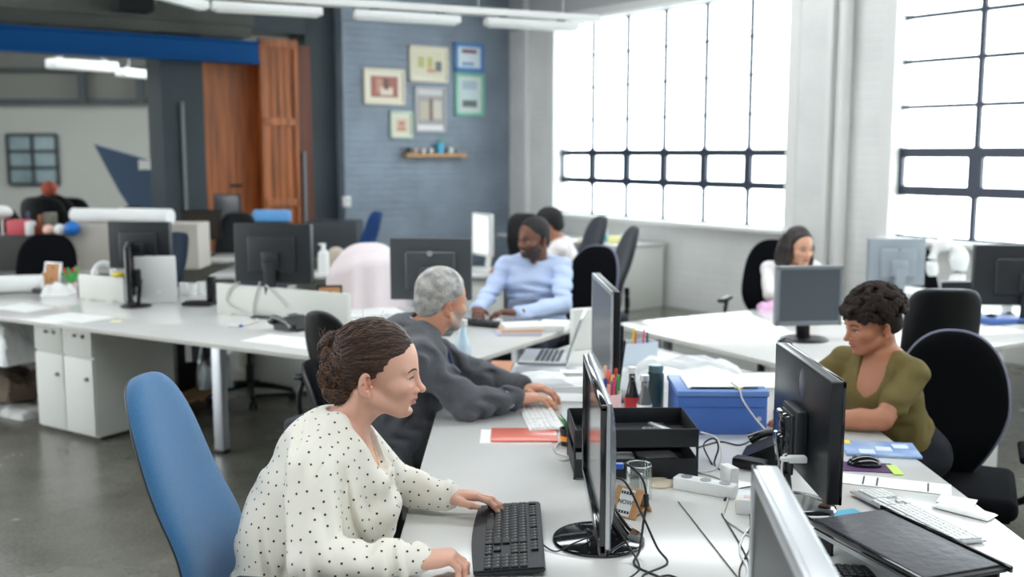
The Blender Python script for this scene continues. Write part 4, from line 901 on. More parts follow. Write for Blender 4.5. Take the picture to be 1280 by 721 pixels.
t = thing('white_headset_box', 'jumble of white gadgets on top of the pale desk screen', 'gadgets', tuple(LA(3.42, .68)), R(20))
bm = NB(); torus(bm, (0, 0, .25), .06, .018, M=Matrix.Translation((0, 0, .18)) @ Matrix.Rotation(R(80), 4, 'X'), arc=3.3); obj('headband', bm, m_whitep, t)
for s in (-1, 1): bm = NB(); sph(bm, (s * .06, 0, .17), (.025, .035, .04), 12); obj('ear_cup', bm, m_whitep, t)
bm = NB(); box(bm, (0, 0, .065), (.12, .10, .13), bev=.01); obj('stand', bm, m_whitep, t)
bm = NB(); sph(bm, (0, 0, .018), (.05, .035, .018), 14); one('yellow_sponge', bm, m_yellow, 'yellow soft toy blob on the desk behind the edge-on monitor', 'sponge', tuple(Q(142, 331, 7.1)), 0); 
bpy.data.objects['yellow_sponge'].location = LA(3.12, .80, DZ + .17)
# pedestals below the long bench
def pedestal(label, loc, rz, w, d, h, doors, group='white pedestals under the benches'):
    t = thing('pedestal_cabinet', label, 'cabinet', loc, rz, group)
    bm = NB(); box(bm, (0, 0, h / 2 + .01), (w, d, h - .02), bev=.003); obj('cabinet_body', bm, m_cab, t)
    bm = NB(); box(bm, (0, .01, .01), (w - .03, d - .03, .02)); obj('plinth', bm, m_blackp, t)
    if doors:
        zt = h - .012; g = .008
        bm = NB(); box(bm, (0, -d / 2 - .008, zt - .085), (w - g, .016, .165), bev=.002); dr = obj('drawer', bm, m_cab, t)
        bm = NB(); cyl(bm, (w * .22, -d / 2 - .016, zt - .045), (w * .22, -d / 2 - .024, zt - .045), .013, seg=16); obj('lock', bm, m_blackp if doors == 2 else m_grey, dr)
        bm = NB(); cyl(bm, (-w * .05, -d / 2 - .016, zt - .045), (-w * .05, -d / 2 - .030, zt - .045), .010, seg=16); obj('knob', bm, m_grey, dr)
        hh = zt - .18 - .03
        bm = NB(); box(bm, (0, -d / 2 - .008, .03 + hh / 2), (w - g, .016, hh - .004), bev=.002); do = obj('door', bm, m_cab, t)
        bm = NB(); cyl(bm, (w * .30, -d / 2 - .016, hh * .80), (w * .30, -d / 2 - .032, hh * .80), .012, seg=16); obj('knob', bm, m_grey, do)
    return t
a1 = P(50, 535, 0); a2 = P(122, 552, 0); e = (a2 - a1); e.normalize(); nn = Vector((-e.y, e.x, 0)); wped = (a2 - a1).length / 2
rzp = math.atan2(e.y, e.x)
for k in range(2):
    c = a1 + e * wped * (k + .5) + nn * .30
    pedestal(['white pedestal with drawer and door, farther from the blue chair', 'white pedestal with black lock, nearer to the blue chair'][k], (c.x, c.y, 0), rzp, wped - .004, .58, .695, 1 + k)
a3 = P(330, 496, 0); pedestal('plain white pedestal behind the bench leg near the skateboard', (a3.x + .04, a3.y + .3, 0), rzp + R(48), .42, .55, .66, 0)
# skateboard, bag, computer tower
a = P(243, 512, 0); ad = P(205, 531, 0); bd = P(287, 496, 0)
t = thing('skateboard', 'skateboard with orange wheels on the floor under the long bench', 'skateboard', (a.x, a.y, 0), math.atan2(bd.y - ad.y, bd.x - ad.x))
def deck(u, v):
    x = (u - .5) * .80; wv = .10 * (max(0, 1 - abs(2 * u - 1) ** 6)) ** .5; y = (v - .5) * 2 * wv
    return Vector((x, y, .095 + .04 * max(0, abs(2 * u - 1) - .7) / .3 + .006 * (2 * v - 1) ** 2))
bm = NB(); surf(bm, deck, 30, 10); o = obj('deck', bm, m_oak, t, angle=180); md = o.modifiers.new('solid', 'SOLIDIFY'); md.thickness = .010
bm = NB(); surf(bm, lambda u, v: deck(u, v) + Vector((0, 0, .0015)), 30, 10); obj('grip_tape', bm, m_blackfab, t, angle=180)
for x in (-.25, .25):
    bm = NB(); cyl(bm, (x, -.08, .035), (x, .08, .035), .008); box(bm, (x, 0, .06), (.05, .06, .05), bev=.01); tr = obj('truck', bm, m_silver, t)
    for s in (-1, 1): bm = NB(); cyl(bm, (x, s * .068, .030), (x, s * .102, .030), .030, seg=20, bev=.004); obj('wheel', bm, m_orange, tr)
TB = .115
bm = NB(); crumple(bm, (0, 0, 0), (.24, .22, .36), 2.2, .35, 26, 26)
o = one('plastic_bag', bm, mat('silver_foil', (.55, .60, .64), .18, .6, bump=.8, bscale=14), 'shiny clear plastic bag resting on the skateboard', 'plastic bag', (P(268, 503, 0).x, P(268, 503, 0).y + .02, TB), R(20))
t = thing('computer_tower', 'dark computer tower under the bench beside the skateboard', 'computer tower', (P(232, 502, 0).x - .02, P(232, 502, 0).y + .42, 0), R(25)); bm = NB(); box(bm, (0, 0, .21), (.34, .18, .42), bev=.008); obj('case', bm, m_blackp, t); bm = NB(); box(bm, (-.05, -.092, .30), (.12, .006, .16)); box(bm, (.1, -.092, .22), (.02, .006, .3)); obj('front_panel', bm, m_grey, t)
bm = NB(); box(bm, (0, 0, 0), (.035, .01, .20)); one('hanging_cable_tray', bm, m_silver, 'short metal bracket hanging under the long bench', 'bracket', tuple(Vector((P(222, 440, .6).x, P(222, 440, .6).y + .2, .605))), R(10))
# clutter under the bench at far left
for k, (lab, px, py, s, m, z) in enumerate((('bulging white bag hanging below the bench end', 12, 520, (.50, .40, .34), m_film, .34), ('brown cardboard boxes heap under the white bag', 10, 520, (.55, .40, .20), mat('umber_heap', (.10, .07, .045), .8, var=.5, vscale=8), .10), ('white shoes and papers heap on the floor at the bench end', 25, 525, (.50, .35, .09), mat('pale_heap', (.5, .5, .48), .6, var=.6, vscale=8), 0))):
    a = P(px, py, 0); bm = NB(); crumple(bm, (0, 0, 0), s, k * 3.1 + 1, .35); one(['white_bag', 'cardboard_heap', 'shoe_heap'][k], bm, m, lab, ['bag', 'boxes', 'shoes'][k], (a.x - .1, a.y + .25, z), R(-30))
# pink jacket draped over the chair
def jacket(label, loc, rz, m, w=.54, H=.62, ztop=1.10, seed=0, name='jacket'):
    bm = NB()
    def f(u, v):
        a = (u - .5) * math.pi * 1.15; x = math.sin(a) * w / 2 * (1 + .10 * (1 - v)); y = -math.cos(a) * .14
        sag = .08 * abs(math.sin(a)) ** 3
        fold = .020 * math.sin(u * 34 + seed) * (1 - v) ** .5 * (.4 + .6 * math.sin(u * 9 + 1) ** 2)
        z = ztop - H * (1 - v) - sag - (.05 * math.sin(u * 6) * (1 - v))
        k = min(1, (1 - v) * 6); 
        return Vector((x * (.72 + .28 * k ** .5), (y + fold) * k + (1 - k) * 0, z if v < .999 else ztop + .02 - sag))
    surf(bm, f, 70, 24); o = obj(name, bm, m, angle=180); o.location = loc; o.rotation_euler = (0, 0, rz); md = o.modifiers.new('solid', 'SOLIDIFY'); md.thickness = .012
    tag(o, label, 'jacket'); return o
jacket('pale pink jacket hanging over a black chair back beside the round emblem monitor', (-.95, 6.80, 0), R(28), mat('blush_cloth', srgb(232, 220, 222), .9, bump=.2, bscale=200), w=.54, H=.62, ztop=1.13)
bm = NB(); tube(bm, [(-.085, 0, .86), (-.095, 0, .98), (-.055, 0, 1.07), (.02, 0, 1.085), (.085, 0, 1.02), (.10, 0, .90), (.08, 0, .76)], lambda q: .028 + .040 * q + .012 * math.sin(q * 20), seg=14)
o = obj('white_garment', bm, m_paper, angle=180); o.location = (3.10, 7.40, 0); tag(o, 'white garment looped over a black chair back between two monitors by the wall', 'garment')

# ------------------------------------------------------------------ far pods on the left
def fdesk(label, c, rz, L, Wd, panel=True, side=None):
    t = thing('office_desk', label, 'desk', (c[0], c[1], 0), rz, 'desks in the back rows')
    bm = NB(); box(bm, (0, 0, DZ - .015), (L, Wd, .03), bev=.003); obj('desktop', bm, m_desk, t)
    for s in (-1, 1): bm = NB(); box(bm, (s * (L / 2 - .02), 0, (DZ - .03) / 2), (.03, Wd - .04, DZ - .03)); obj('side_panel', bm, m_cab, t, smooth=False)
    if panel: bm = NB(); box(bm, (0, Wd / 2 - .12, DZ - .27), (L - .1, .02, .46)); obj('modesty_panel', bm, m_cab, t, smooth=False)
    return t
fdesk('white desk carrying the brown screened monitor in the second row', (-2.95, 10.15), R(0), 1.5, .75)
fdesk('pale desk in the second row behind the chair with the pink jacket', (-1.75, 8.9), R(0), 1.5, .75)
fdesk('cluttered desk in the second row under the white paper rolls', (-4.1, 9.3), R(0), 1.6, .8)
fdesk('cluttered desk at the far left with a pink box on it', (-5.75, 9.1), R(0), 1.6, .8)
fdesk('desk in the third row before the blue board', (-5.8, 12.2), R(0), 2.4, .8)
fdesk('desk in the third row before the far barred window', (-8.6, 12.6), R(0), 2.6, .8)
fdesk('white desk with the bright screen before the slate brick wall', (-.32, 8.9), R(-4), 1.05, .7, panel=True)
t = pedestal('white cabinet under the desk with the bright screen', (-.28, 8.62, 0), R(-4), .42, .05, .68, 0)
bm = NB(); box(bm, (0, 0, .15), (.09, .02, .28), bev=.008); one('black_waste_slot', bm, m_blackp, 'black narrow bin leaning on the white cabinet near the blue shirted man', 'bin', (-.27, 8.5, 0), 0)
def pack(): pass
# rolls and clutter on those desks
for k, (lab, px0, px1, py, r, Y) in enumerate((('long white paper roll on the desk above the black monitors', 92, 160, 268, .062, 9.1), ('second white paper roll reaching over the navy chair', 150, 213, 266, .068, 8.9))):
    A = Q(px0, py, Y); B = Q(px1, py, Y - .15); z = DZ + .465 if k == 0 else DZ + .47
    bm = NB(); cyl(bm, (A.x, A.y, z), (B.x, B.y, z), r, seg=24); one('paper_roll', bm, m_paper, lab, 'paper roll')
bm = NB(); box(bm, (0, 0, .2), (1.15, .36, .395), bev=.01); one('carton', bm, mat('pale_carton', (.5, .47, .42), .8), 'pale carton carrying the two white paper rolls', 'box', (-3.28, 9.12, DZ), 0)
clut = [('pink_box', 'pink and red box on the cluttered desk at the far left', 'box', (24, 274), 9.0, (.17, .14, .13), mat('pinkred', srgb(206, 90, 100), .6), 'b'),
        ('gift_bag', 'white bag beside the pink box', 'bag', (38, 276), 8.95, (.05, .12, .12), m_paper, 'b'),
        ('peach_ball', 'peach ball in front of the dark chairs', 'ball', (60, 274), 8.9, .048, mat('peach', srgb(236, 190, 172), .6), 's'),
        ('white_ball', 'white ball between a peach ball and a blue ball', 'ball', (74, 276), 8.9, .05, m_paper, 's'),
        ('blue_ball', 'bright blue ball beside the white ball', 'ball', (90, 282), 8.9, .062, mat('bright_blue', (.01, .18, .65), .5), 's'),
        ('white_lamp_shade', 'white rounded lamp shade at the edge of the view', 'lamp', (2, 265), 9.0, (.09, .09, .06), m_paper, 's'),
        ('orange_tube', 'brown cardboard tube leaning on the books', 'tube', (50, 262), 9.05, (.035, .035, .17), mat('tube_brown', srgb(170, 104, 64), .7), 'b'),
        ('book_stack', 'stack of grey books behind the peach ball', 'books', (62, 258), 9.05, (.09, .10, .19), mat('booksgrey', srgb(120, 118, 106), .7, var=.5, vscale=30), 'b'),
        ('blue_tube', 'dark blue rolled poster leaning left of the brown tube', 'poster', (34, 258), 9.05, (.03, .03, .2), mat('tube_blue', srgb(60, 72, 100), .6), 'b'),
        ('red_bundle', 'small rust red bundle before the book stack', 'bundle', (46, 274), 9.0, (.10, .08, .08), mat('rust', srgb(130, 56, 44), .8), 'b'),
        ('cup', 'pale cup below the blue ball', 'cup', (93, 305), 8.95, (.045, .045, .05), mat('palepink', (.7, .5, .52), .5), 's'),
        ('cream_box', 'cream box beside the navy chair before the brown screened monitor', 'box', (216, 292), 9.95, (.10, .10, .16), mat('cream', srgb(216, 200, 176), .7), 'b'),
        ('light_blue_cushion', 'light blue cushion on the black chair by the timber doors', 'cushion', (340, 270), 10.9, (.21, .05, .05), mat('sky_blue', srgb(106, 170, 230), .7), 'q'),
        ('soap_bottle', 'white pump bottle left of the chair with the pink jacket', 'bottle', (404, 300), 8.8, (.04, .04, .12), m_paper, 'bt'),
        ('beige_bag', 'beige bag behind the white pump bottle', 'bag', (420, 302), 8.95, (.09, .07, .10), mat('beigebag', srgb(190, 176, 160), .8), 's'),
        ('black_printer', 'dark printer beside the slate brick wall', 'printer', (418, 276), 12.0, (.26, .3, .5), mat('printer_dark', srgb(58, 64, 70), .5), 'b'),
        ('green_box', 'dark green box behind the monitor with tangled cables', 'box', (390, 305), 9.05, (.10, .1, .09), mat('dgreen', srgb(60, 70, 44), .7), 'b')]
for nm, lab, cat, (px, py), Y, s, m, kind in clut:
    q = Q(px, py, Y); bm = NB()
    if kind == 's':
        s3 = s if hasattr(s, '__len__') else (s, s, s); sph(bm, (0, 0, 0), s3, 18); base = s3[2]
        q.z = max(DZ + base, q.z) if nm != 'beige_bag' else DZ + base
        if nm in ('peach_ball', 'white_ball', 'blue_ball', 'cup'): q.z = DZ + .3 + base if nm != 'cup' else DZ + base
        if nm == 'white_lamp_shade': cyl(bm, (0, 0, -(q.z - DZ)), (0, 0, 0), .01, seg=8); box(bm, (0, 0, -(q.z - DZ) + .01), (.1, .1, .02))
    elif kind == 'bt':
        lathe(bm, [(0, 0), (.045, 0), (.048, .02), (.046, .16), (.02, .19), (.018, .23), (0, .23)], seg=20); box(bm, (-.01, 0, .235), (.06, .02, .015)); q.z = DZ
    elif kind == 'q': box(bm, (0, 0, 0), (s[0] * 1.9, .07, .13), bev=.03, seg=3)
    else:
        box(bm, (0, 0, s[2] / 2), s, bev=.008); q.z = DZ if nm != 'black_printer' else 0
        if nm in ('pink_box', 'gift_bag', 'orange_tube', 'book_stack', 'blue_tube', 'red_bundle'): q.z = DZ + .3
        if nm == 'black_printer': box(bm, (0, 0, .48), (.6, .5, .96), bev=.02)
    one(nm, bm, m, lab, cat, tuple(q), 0)
bm = NB(); box(bm, (0, 0, .15), (.95, .40, .295), bev=.01); one('carton', bm, mat('dark_carton', (.06, .06, .06), .8), 'dark long carton under the coloured balls', 'box', (-4.35, 9.02, DZ), 0)
# rows of dark chairs and monitors at far left
for k, (px, py, w_, hh) in enumerate(((12, 248, .5, .5), (60, 240, .55, .55), (88, 250, .5, .5), (118, 243, .25, .35), (136, 246, .28, .35), (168, 248, .35, .4))):
    Y = 10.6 + (k % 3) * .9; q = Q(px, py, Y)
    chair('dark office chair back in the far rows, %s' % ['nearest the view edge', 'below the far barred window', 'right of the orange topped pile', 'narrow, left of the blue board', 'narrow, under the tip of the blue board', 'in front of the blue board'][k], (q.x, Y, 0), R(180 + 15 * (k % 3 - 1)), m_blackfab if k != 3 else m_navyfab, wd=w_, H=hh + .05, zb=.68, n=3.4, arms=False, seat_back=.1, group='dark chairs of the far rows')
bm = NB(); sph(bm, (0, 0, 0), (.30, .22, .28), 16); sph(bm, (.02, -.05, .33), .09, 12, mi=1); one('coat_pile', bm, [m_blackfab, mat('orange_hat', srgb(170, 80, 60), .8)], 'dark coat heap with an orange top below the far barred window', 'coats', tuple(Vector((Q(62, 240, 11.9).x, 11.9, DZ + .27))), 0)
# far hall window, blue board, lamps
t = bpy.data.objects.new('window_3', None); C.objects.link(t); t['kind'] = 'structure'; t['label'] = 'small barred window in the far hall'; q0 = Q(8, 230, 21.9); q1 = Q(66, 168, 21.9)
bm = NB(); cx = (q0.x + q1.x) / 2; cz = (q0.z + q1.z) / 2; ww = q1.x - q0.x; hh = q1.z - q0.z
for k in range(3): box(bm, (q0.x + ww * k / 2, 22.05, cz), (.07, .06, hh))
for k in range(4): box(bm, (cx, 22.05, q0.z + hh * k / 3), (ww, .06, .06))
obj('window_frame', bm, mat('dark_rail', srgb(48, 56, 60), .6), t, smooth=False)
bm = NB(); box(bm, (cx, 22.075, cz), (ww, .02, hh)); obj('pane', bm, mat('dusky_pane', srgb(120, 140, 144), .2, var=.4, vscale=1.2), t, smooth=False)
A = [Q(118, 180, 15.5), Q(218, 209, 15.5), Q(220, 262, 15.5), Q(165, 262, 15.5), Q(150, 240, 15.5)]
bm = NB(); x0, z0 = A[0].x, 0; prism(bm, [(p.x, p.z) for p in A], -.03, .03, M=Matrix.Rotation(R(90), 4, 'X'))
t = thing('blue_board', 'big slanted slate blue board with a small white sign at its edge', 'board', (0, 15.5, 0)); obj('board', bm, mat('board_blue', srgb(52, 78, 106), .6), t, smooth=False)
q = Q(184, 206, 15.5); bm = NB(); box(bm, (q.x, -.04, q.z), (.22, .02, .14)); obj('white_card', bm, m_paper, t, smooth=False)
bm = NB(); box(bm, (Q(205, 262, 15.5).x, .05, .45), (.1, .1, .95)); box(bm, (Q(180, 262, 15.5).x, .05, .45), (.1, .1, .95)); obj('support', bm, m_dark, t, smooth=False)
q = Q(216, 188, 15.0); bm = NB(); sph(bm, (0, 0, 0), (.18, .14, .26), 16); sph(bm, (-.02, 0, .36), .07, 10, mi=1); cyl(bm, (0, 0, .3), (0, 0, 2.9), .01, seg=6); one('punch_bag', bm, [mat('maroon', (.05, .02, .02), .6), m_paper], 'dark maroon bag hanging beside the dark pier', 'bag', tuple(q), 0)
# strip lights
def strip(label, A, B, w=.09, h=.06, rod=None):
    A = Vector(A); B = Vector(B); d = B - A; t = thing('strip_light', label, 'ceiling light', tuple(A), math.atan2(d.y, d.x), 'hanging strip lights'); L = math.hypot(d.x, d.y)
    bm = NB(); box(bm, (L / 2, 0, 0), (L, w, h), bev=.012); obj('lamp_housing', bm, m_whitep, t)
    bm = NB(); box(bm, (L / 2, 0, -h / 2 - .004), (L - .06, w * .7, .012), bev=.004); obj('diffuser', bm, mat('diffuser', (.9, .92, .9), .3), t)
    for x in (.15, L - .15): bm = NB(); box(bm, (x, 0, h / 2 + .02), (.06, .04, .05)); obj('clip', bm, m_grey, t)
    if rod:
        for x in (.2, L - .2): bm = NB(); cyl(bm, (x, 0, 0), (x, 0, CEIL - A.z), .012, seg=8); obj('suspension_rod', bm, m_grey, t)
    return t
ZL = 2.72
J = P(262, 7, ZL); K1 = P(745, 35, ZL)
dirr = (K1 - J).normalized(); LR = (K1 - J).length
t = thing('light_rail', 'long white perforated rail carrying the strip lights', 'light rail', tuple(J + Vector((0, 0, .07))), math.atan2(dirr.y, dirr.x))
bm = NB(); box(bm, (LR / 2, 0, 0), (LR, .11, .05), bev=.004); obj('rail_body', bm, m_trimw, t)
for x in (.3, LR * .33, LR * .66, LR - .3): bm = NB(); cyl(bm, (x, 0, .02), (x, 0, CEIL - ZL - .07), .004, seg=6); obj('suspension_wire', bm, m_silver, t)
def al(px): 
    u = (px - 262) / (745 - 262); # perspective-correct along the rail
    r0 = J.y; r1 = K1.y; return J + (K1 - J) * (u * r0 / (u * r0 + (1 - u) * r1))
strip('white strip light next to the kink of the light rail', al(264), al(402)); strip('white strip light on the rail above the picture wall', al(442), al(574)); strip('white strip light on the rail before the window corner', al(606), al(722))
J2 = J + Vector((-.03, -.02, 0)); K2 = P(150, -22, ZL)
strip('white strip light running off the top edge from the kink', J2, J2 + (K2 - J2) * .9)
A = Q(62, 79, 16.5); B = Q(143, 90, 17.3); strip('dim strip light in the far hall below the blue beam', A, Vector((B.x, B.y, A.z)), w=.3, h=.14, rod=1)
A = Q(150, 90, 17.6); B = Q(212, 98, 18.6); strip('second dim strip light in the far hall', A, Vector((B.x, B.y, A.z)), w=.25, h=.12, rod=1)
# pictures on the slate wall
def wallpt(px, py):  # point on the feature wall face
    n = Vector((-math.sin(GR), math.cos(GR), 0)); r_ = ray(px, py); cp = Vector((0, 0, CAMZ)); tt = (GO - cp).dot(n) / r_.dot(n); return cp + r_ * tt
def picture(label, x0, y0, x1, y1, mfr, mmat, art, fr=.03, mt=.05):
    a = wallpt(x0, (y0 + y1) / 2); b = wallpt(x1, (y0 + y1) / 2); c = (a + b) / 2; w_ = (b - a).length; h_ = wallpt((x0 + x1) / 2, y0).z - wallpt((x0 + x1) / 2, y1).z
    t = thing('picture_frame', label, 'picture', (c.x, c.y, wallpt((x0 + x1) / 2, (y0 + y1) / 2).z), GR, 'framed pictures on the slate wall')
    bm = NB()
    for (cx, cz, sx, sz) in ((0, h_ / 2 - fr / 2, w_, fr), (0, -h_ / 2 + fr / 2, w_, fr), (-w_ / 2 + fr / 2, 0, fr, h_), (w_ / 2 - fr / 2, 0, fr, h_)): box(bm, (cx, -.018, cz), (sx, .03, sz), bev=.004)
    obj('frame', bm, mfr, t)
    bm = NB(); box(bm, (0, -.008, 0), (w_ - fr, .012, h_ - fr)); obj('mount', bm, mmat, t, smooth=False)
    ms = []; bm = NB()
    for i, (cx, cz, sx, sz, col) in enumerate(art):
        ms.append(mat('art_%02x%02x%02x' % col, srgb(*col), .6)); box(bm, (cx * w_ / 2, -.016 - .001 * i, cz * h_ / 2), (sx * w_, .003, sz * h_), mi=i)
    obj('print', bm, ms, t, smooth=False)
m_cream = mat('cream_frame', srgb(226, 218, 196), .5); m_mnt = mat('mount_cream', srgb(232, 226, 208), .7)
picture('cream framed picture with a red and white print', 454, 86, 505, 131, m_cream, m_mnt, [(0, 0, .66, .58, (170, 110, 100)), (-.25, .05, .16, .4, (196, 150, 130)), (.1, -.25, .3, .22, (226, 214, 196)), (.08, .15, .12, .3, (120, 90, 84))])
picture('cream framed picture with small yellow and grey figures', 511, 58, 559, 103, m_cream, m_mnt, [(-.05, .05, .78, .7, (222, 216, 190)), (-.4, .1, .16, .3, (190, 186, 130)), (.05, .1, .14, .3, (196, 190, 110)), (.5, -.1, .16, .28, (120, 124, 120)), (.1, -.35, .2, .1, (200, 150, 130))])
picture('small blue framed picture at the top of the group', 567, 54, 604, 90, mat('blue_frame', srgb(86, 140, 196), .5), m_paperblue, [(0, -.05, .74, .62, (220, 232, 240)), (0, .42, .5, .12, (130, 70, 80)), (-.1, -.45, .4, .1, (120, 160, 196))], fr=.05)
picture('mint green framed picture below the blue one', 568, 92, 604, 145, mat('mint_frame', srgb(134, 200, 184), .5), m_mnt, [(0, 0, .66, .74, (206, 222, 226)), (0, .45, .5, .2, (176, 196, 206)), (0, -.42, .5, .16, (110, 120, 116))], fr=.045)
picture('grey and white poster print in the middle of the picture group', 518, 109, 556, 165, mat('poster_grey', srgb(196, 194, 196), .6), mat('poster_ground', srgb(170, 166, 164), .6), [(0, .78, .8, .14, (206, 204, 206)), (.45, 0, .3, .4, (206, 200, 186)), (-.4, -.05, .3, .4, (196, 186, 170)), (.05, 0, .12, .5, (140, 120, 112)), (0, -.8, .85, .12, (226, 226, 228))], fr=.02)
picture('small mint and cream framed print lowest in the picture group', 487, 139, 515, 173, mat('pale_mint', srgb(196, 214, 196), .5), m_mnt, [(0, 0, .6, .56, (216, 206, 186)), (0, .1, .3, .2, (200, 140, 126)), (0, -.3, .36, .12, (196, 130, 110))], fr=.03)
a = wallpt(503, 194); b_ = wallpt(578, 194); c = (a + b_) / 2; w_ = (b_ - a).length
bm = NB(); box(bm, (0, -.06, 0), (w_, .12, .05), bev=.004); one('wall_shelf', bm, m_oak, 'pale wooden shelf on the slate brick wall', 'shelf', (c.x, c.y, c.z), GR)
for k, (px, lab, m, hh, rr_) in enumerate(((508, 'dark green pot', mat('dgreen2', srgb(50, 70, 60), .5), .07, .035), (516, 'small peach pot', mat('peach2', srgb(220, 190, 170), .5), .06, .03), (526, 'small white jar', m_whitep, .06, .035), (536, 'white tumbler', m_whitep, .065, .03), (547, 'bright blue cup holding a green sprig', m_cyan, .13, .05), (560, 'round white jar', m_whitep, .075, .042), (568, 'grey pot', m_grey, .05, .03))):
    q = wallpt(px, 190); q = Vector((q.x, q.y, c.z + .0255)) - Vector((-math.sin(GR), math.cos(GR), 0)) * .06
    t = thing('shelf_pot', '%s standing on the pale wooden wall shelf' % lab, 'pot', tuple(q), GR, 'pots on the wall shelf')
    bm = NB(); lathe(bm, [(0, 0), (rr_ * .8, 0), (rr_, hh), (rr_ * .9, hh), (rr_ * .7, .01), (0, .01)], seg=16); obj('pot_body', bm, m, t)
    if k == 4: bm = NB(); tube(bm, [(0, 0, .02), (.02, 0, .14), (.05, 0, .2)], lambda q_: .004 + .012 * q_, seg=6); obj('sprig', bm, m_green, t)
q = wallpt(428, 252); bm = NB(); box(bm, (0, -.03, 0), (.10, .06, .13), bev=.006); box(bm, (0, -.061, .02), (.03, .004, .02), mi=1); one('socket_box', bm, [m_whitep, m_grey], 'white switch box at the edge of the slate brick wall', 'switch', (q.x + .03, q.y + .02, q.z), GR)
# desk by window wall
t = thing('white_counter', 'white counter desk with side cabinet standing under the big window', 'desk', tuple(W(-.86, -.55)), WR); 
bm = NB(); box(bm, (-.35, .12, DZ - .02), (2.3, .72, .04), bev=.003); obj('desktop', bm, m_desk, t)
bm = NB(); box(bm, (.66, .12, (DZ - .04) / 2), (.26, .70, DZ - .04), bev=.003); obj('side_cabinet', bm, m_cab, t)
bm = NB(); box(bm, (-.4, .30, (DZ - .04) / 2 + .05), (1.9, .03, DZ - .16)); obj('back_panel', bm, m_cab, t, smooth=False)
bm = NB(); box(bm, (.10, .14, .30), (.34, .45, .58), bev=.004); obj('inner_cabinet', bm, m_cab, t, smooth=False)
def wdesk(px, py): return P(px, py, DZ)
t = thing('water_bottle', 'clear bottle with a blue label on the counter desk under the window', 'bottle', tuple(wdesk(751, 303))); bm = NB(); lathe(bm, [(0, 0), (.07, 0), (.075, .02), (.07, .16), (.03, .21), (.03, .24), (0, .24)], seg=24); obj('bottle_body', bm, mat('pale_blue_plastic', (.75, .85, .9), .2), t, angle=180); bm = NB(); lathe(bm, [(.077, .02), (.078, .03), (.078, .08), (.077, .09)], seg=24); obj('bottle_label', bm, m_cyan, t)
bm = NB(); box(bm, (0, 0, .04), (.17, .12, .08), bev=.01); box(bm, (.1, 0, .05), (.08, .08, .1), mi=1, bev=.01); one('yellow_tub', bm, [mat('pale_yellow2', srgb(240, 236, 170), .6), m_paperblue], 'pale yellow tub beside the clear bottle on the counter', 'tub', tuple(wdesk(769, 304)), 0)
bm = NB(); box(bm, (0, 0, .03), (.20, .12, .06), bev=.02); one('cream_packet', bm, mat('cream2', srgb(240, 226, 196), .6), 'cream packet on the counter beside the slate chair', 'packet', tuple(wdesk(733, 304)), 0)
bm = NB(); box(bm, (0, 0, .19), (.30, .26, .38), bev=.02); one('waste_bin', bm, mat('slate_bin', srgb(72, 84, 104), .6), 'slate blue waste bin on the floor behind the man in blue', 'bin', tuple(P(738, 396, 0)), R(-30))
# right bench clutter
bm = NB(); crumple(bm, (0, 0, 0), (.16, .12, .05), 5, .5); one('pink_scarf', bm, mat('lilac_pink', srgb(226, 180, 214), .8), 'pink scarf lying at the edge of the bench by the grey screen', 'scarf', tuple(P(963, 386, DZ)), 0)
for k, (lab, px, py, w_, d_, h_, rz, m) in enumerate((('blue magazine pile beside the silver framed laptop', 1247, 402, .30, .22, .03, 20, m_bluebox), ('white papers at the front edge of the bench beyond the black chair', 1240, 415, .30, .20, .012, 25, m_paper), ('loose white document by the grey screen monitor', 1060, 398, .25, .2, .003, 30, m_paper), ('wide white sheets stacked in front of the wall under the near window', 1130, 372, .45, .3, .05, 25, m_paper), ('white paper stack in the corner beyond the silver framed laptop', 1180, 378, .35, .25, .03, 20, m_paper))):
    a = P(px, py, DZ); bm = NB(); box(bm, (0, 0, h_ / 2), (w_, d_, h_), bev=min(.003, h_ * .4)); one('paper_stack' if k else 'magazine_pile', bm, m, lab, 'paper' if k else 'magazines', tuple(a), R(rz))
bm = NB(); tube(bm, [P(1228, 397, DZ + .01), P(1240, 394, DZ + .04), P(1250, 397, DZ + .01), P(1262, 392, DZ + .03), P(1272, 398, DZ + .01)], .012, seg=8); one('cable_bundle', bm, m_cable, 'black cable bundle below the large black monitor', 'cables')
bm = NB(); lathe(bm, [(0, 0), (.03, 0), (.035, .06), (.025, .1), (0, .11)], seg=16); one('white_figurine', bm, m_whitep, 'small white figurine before the large black monitor', 'figurine', tuple(P(1258, 394, DZ)), 0)
pedestal('white pedestal under the bench behind the black piped chair', tuple(RA(1.24, .32, 0)), R(30), .40, .56, .69, 0)
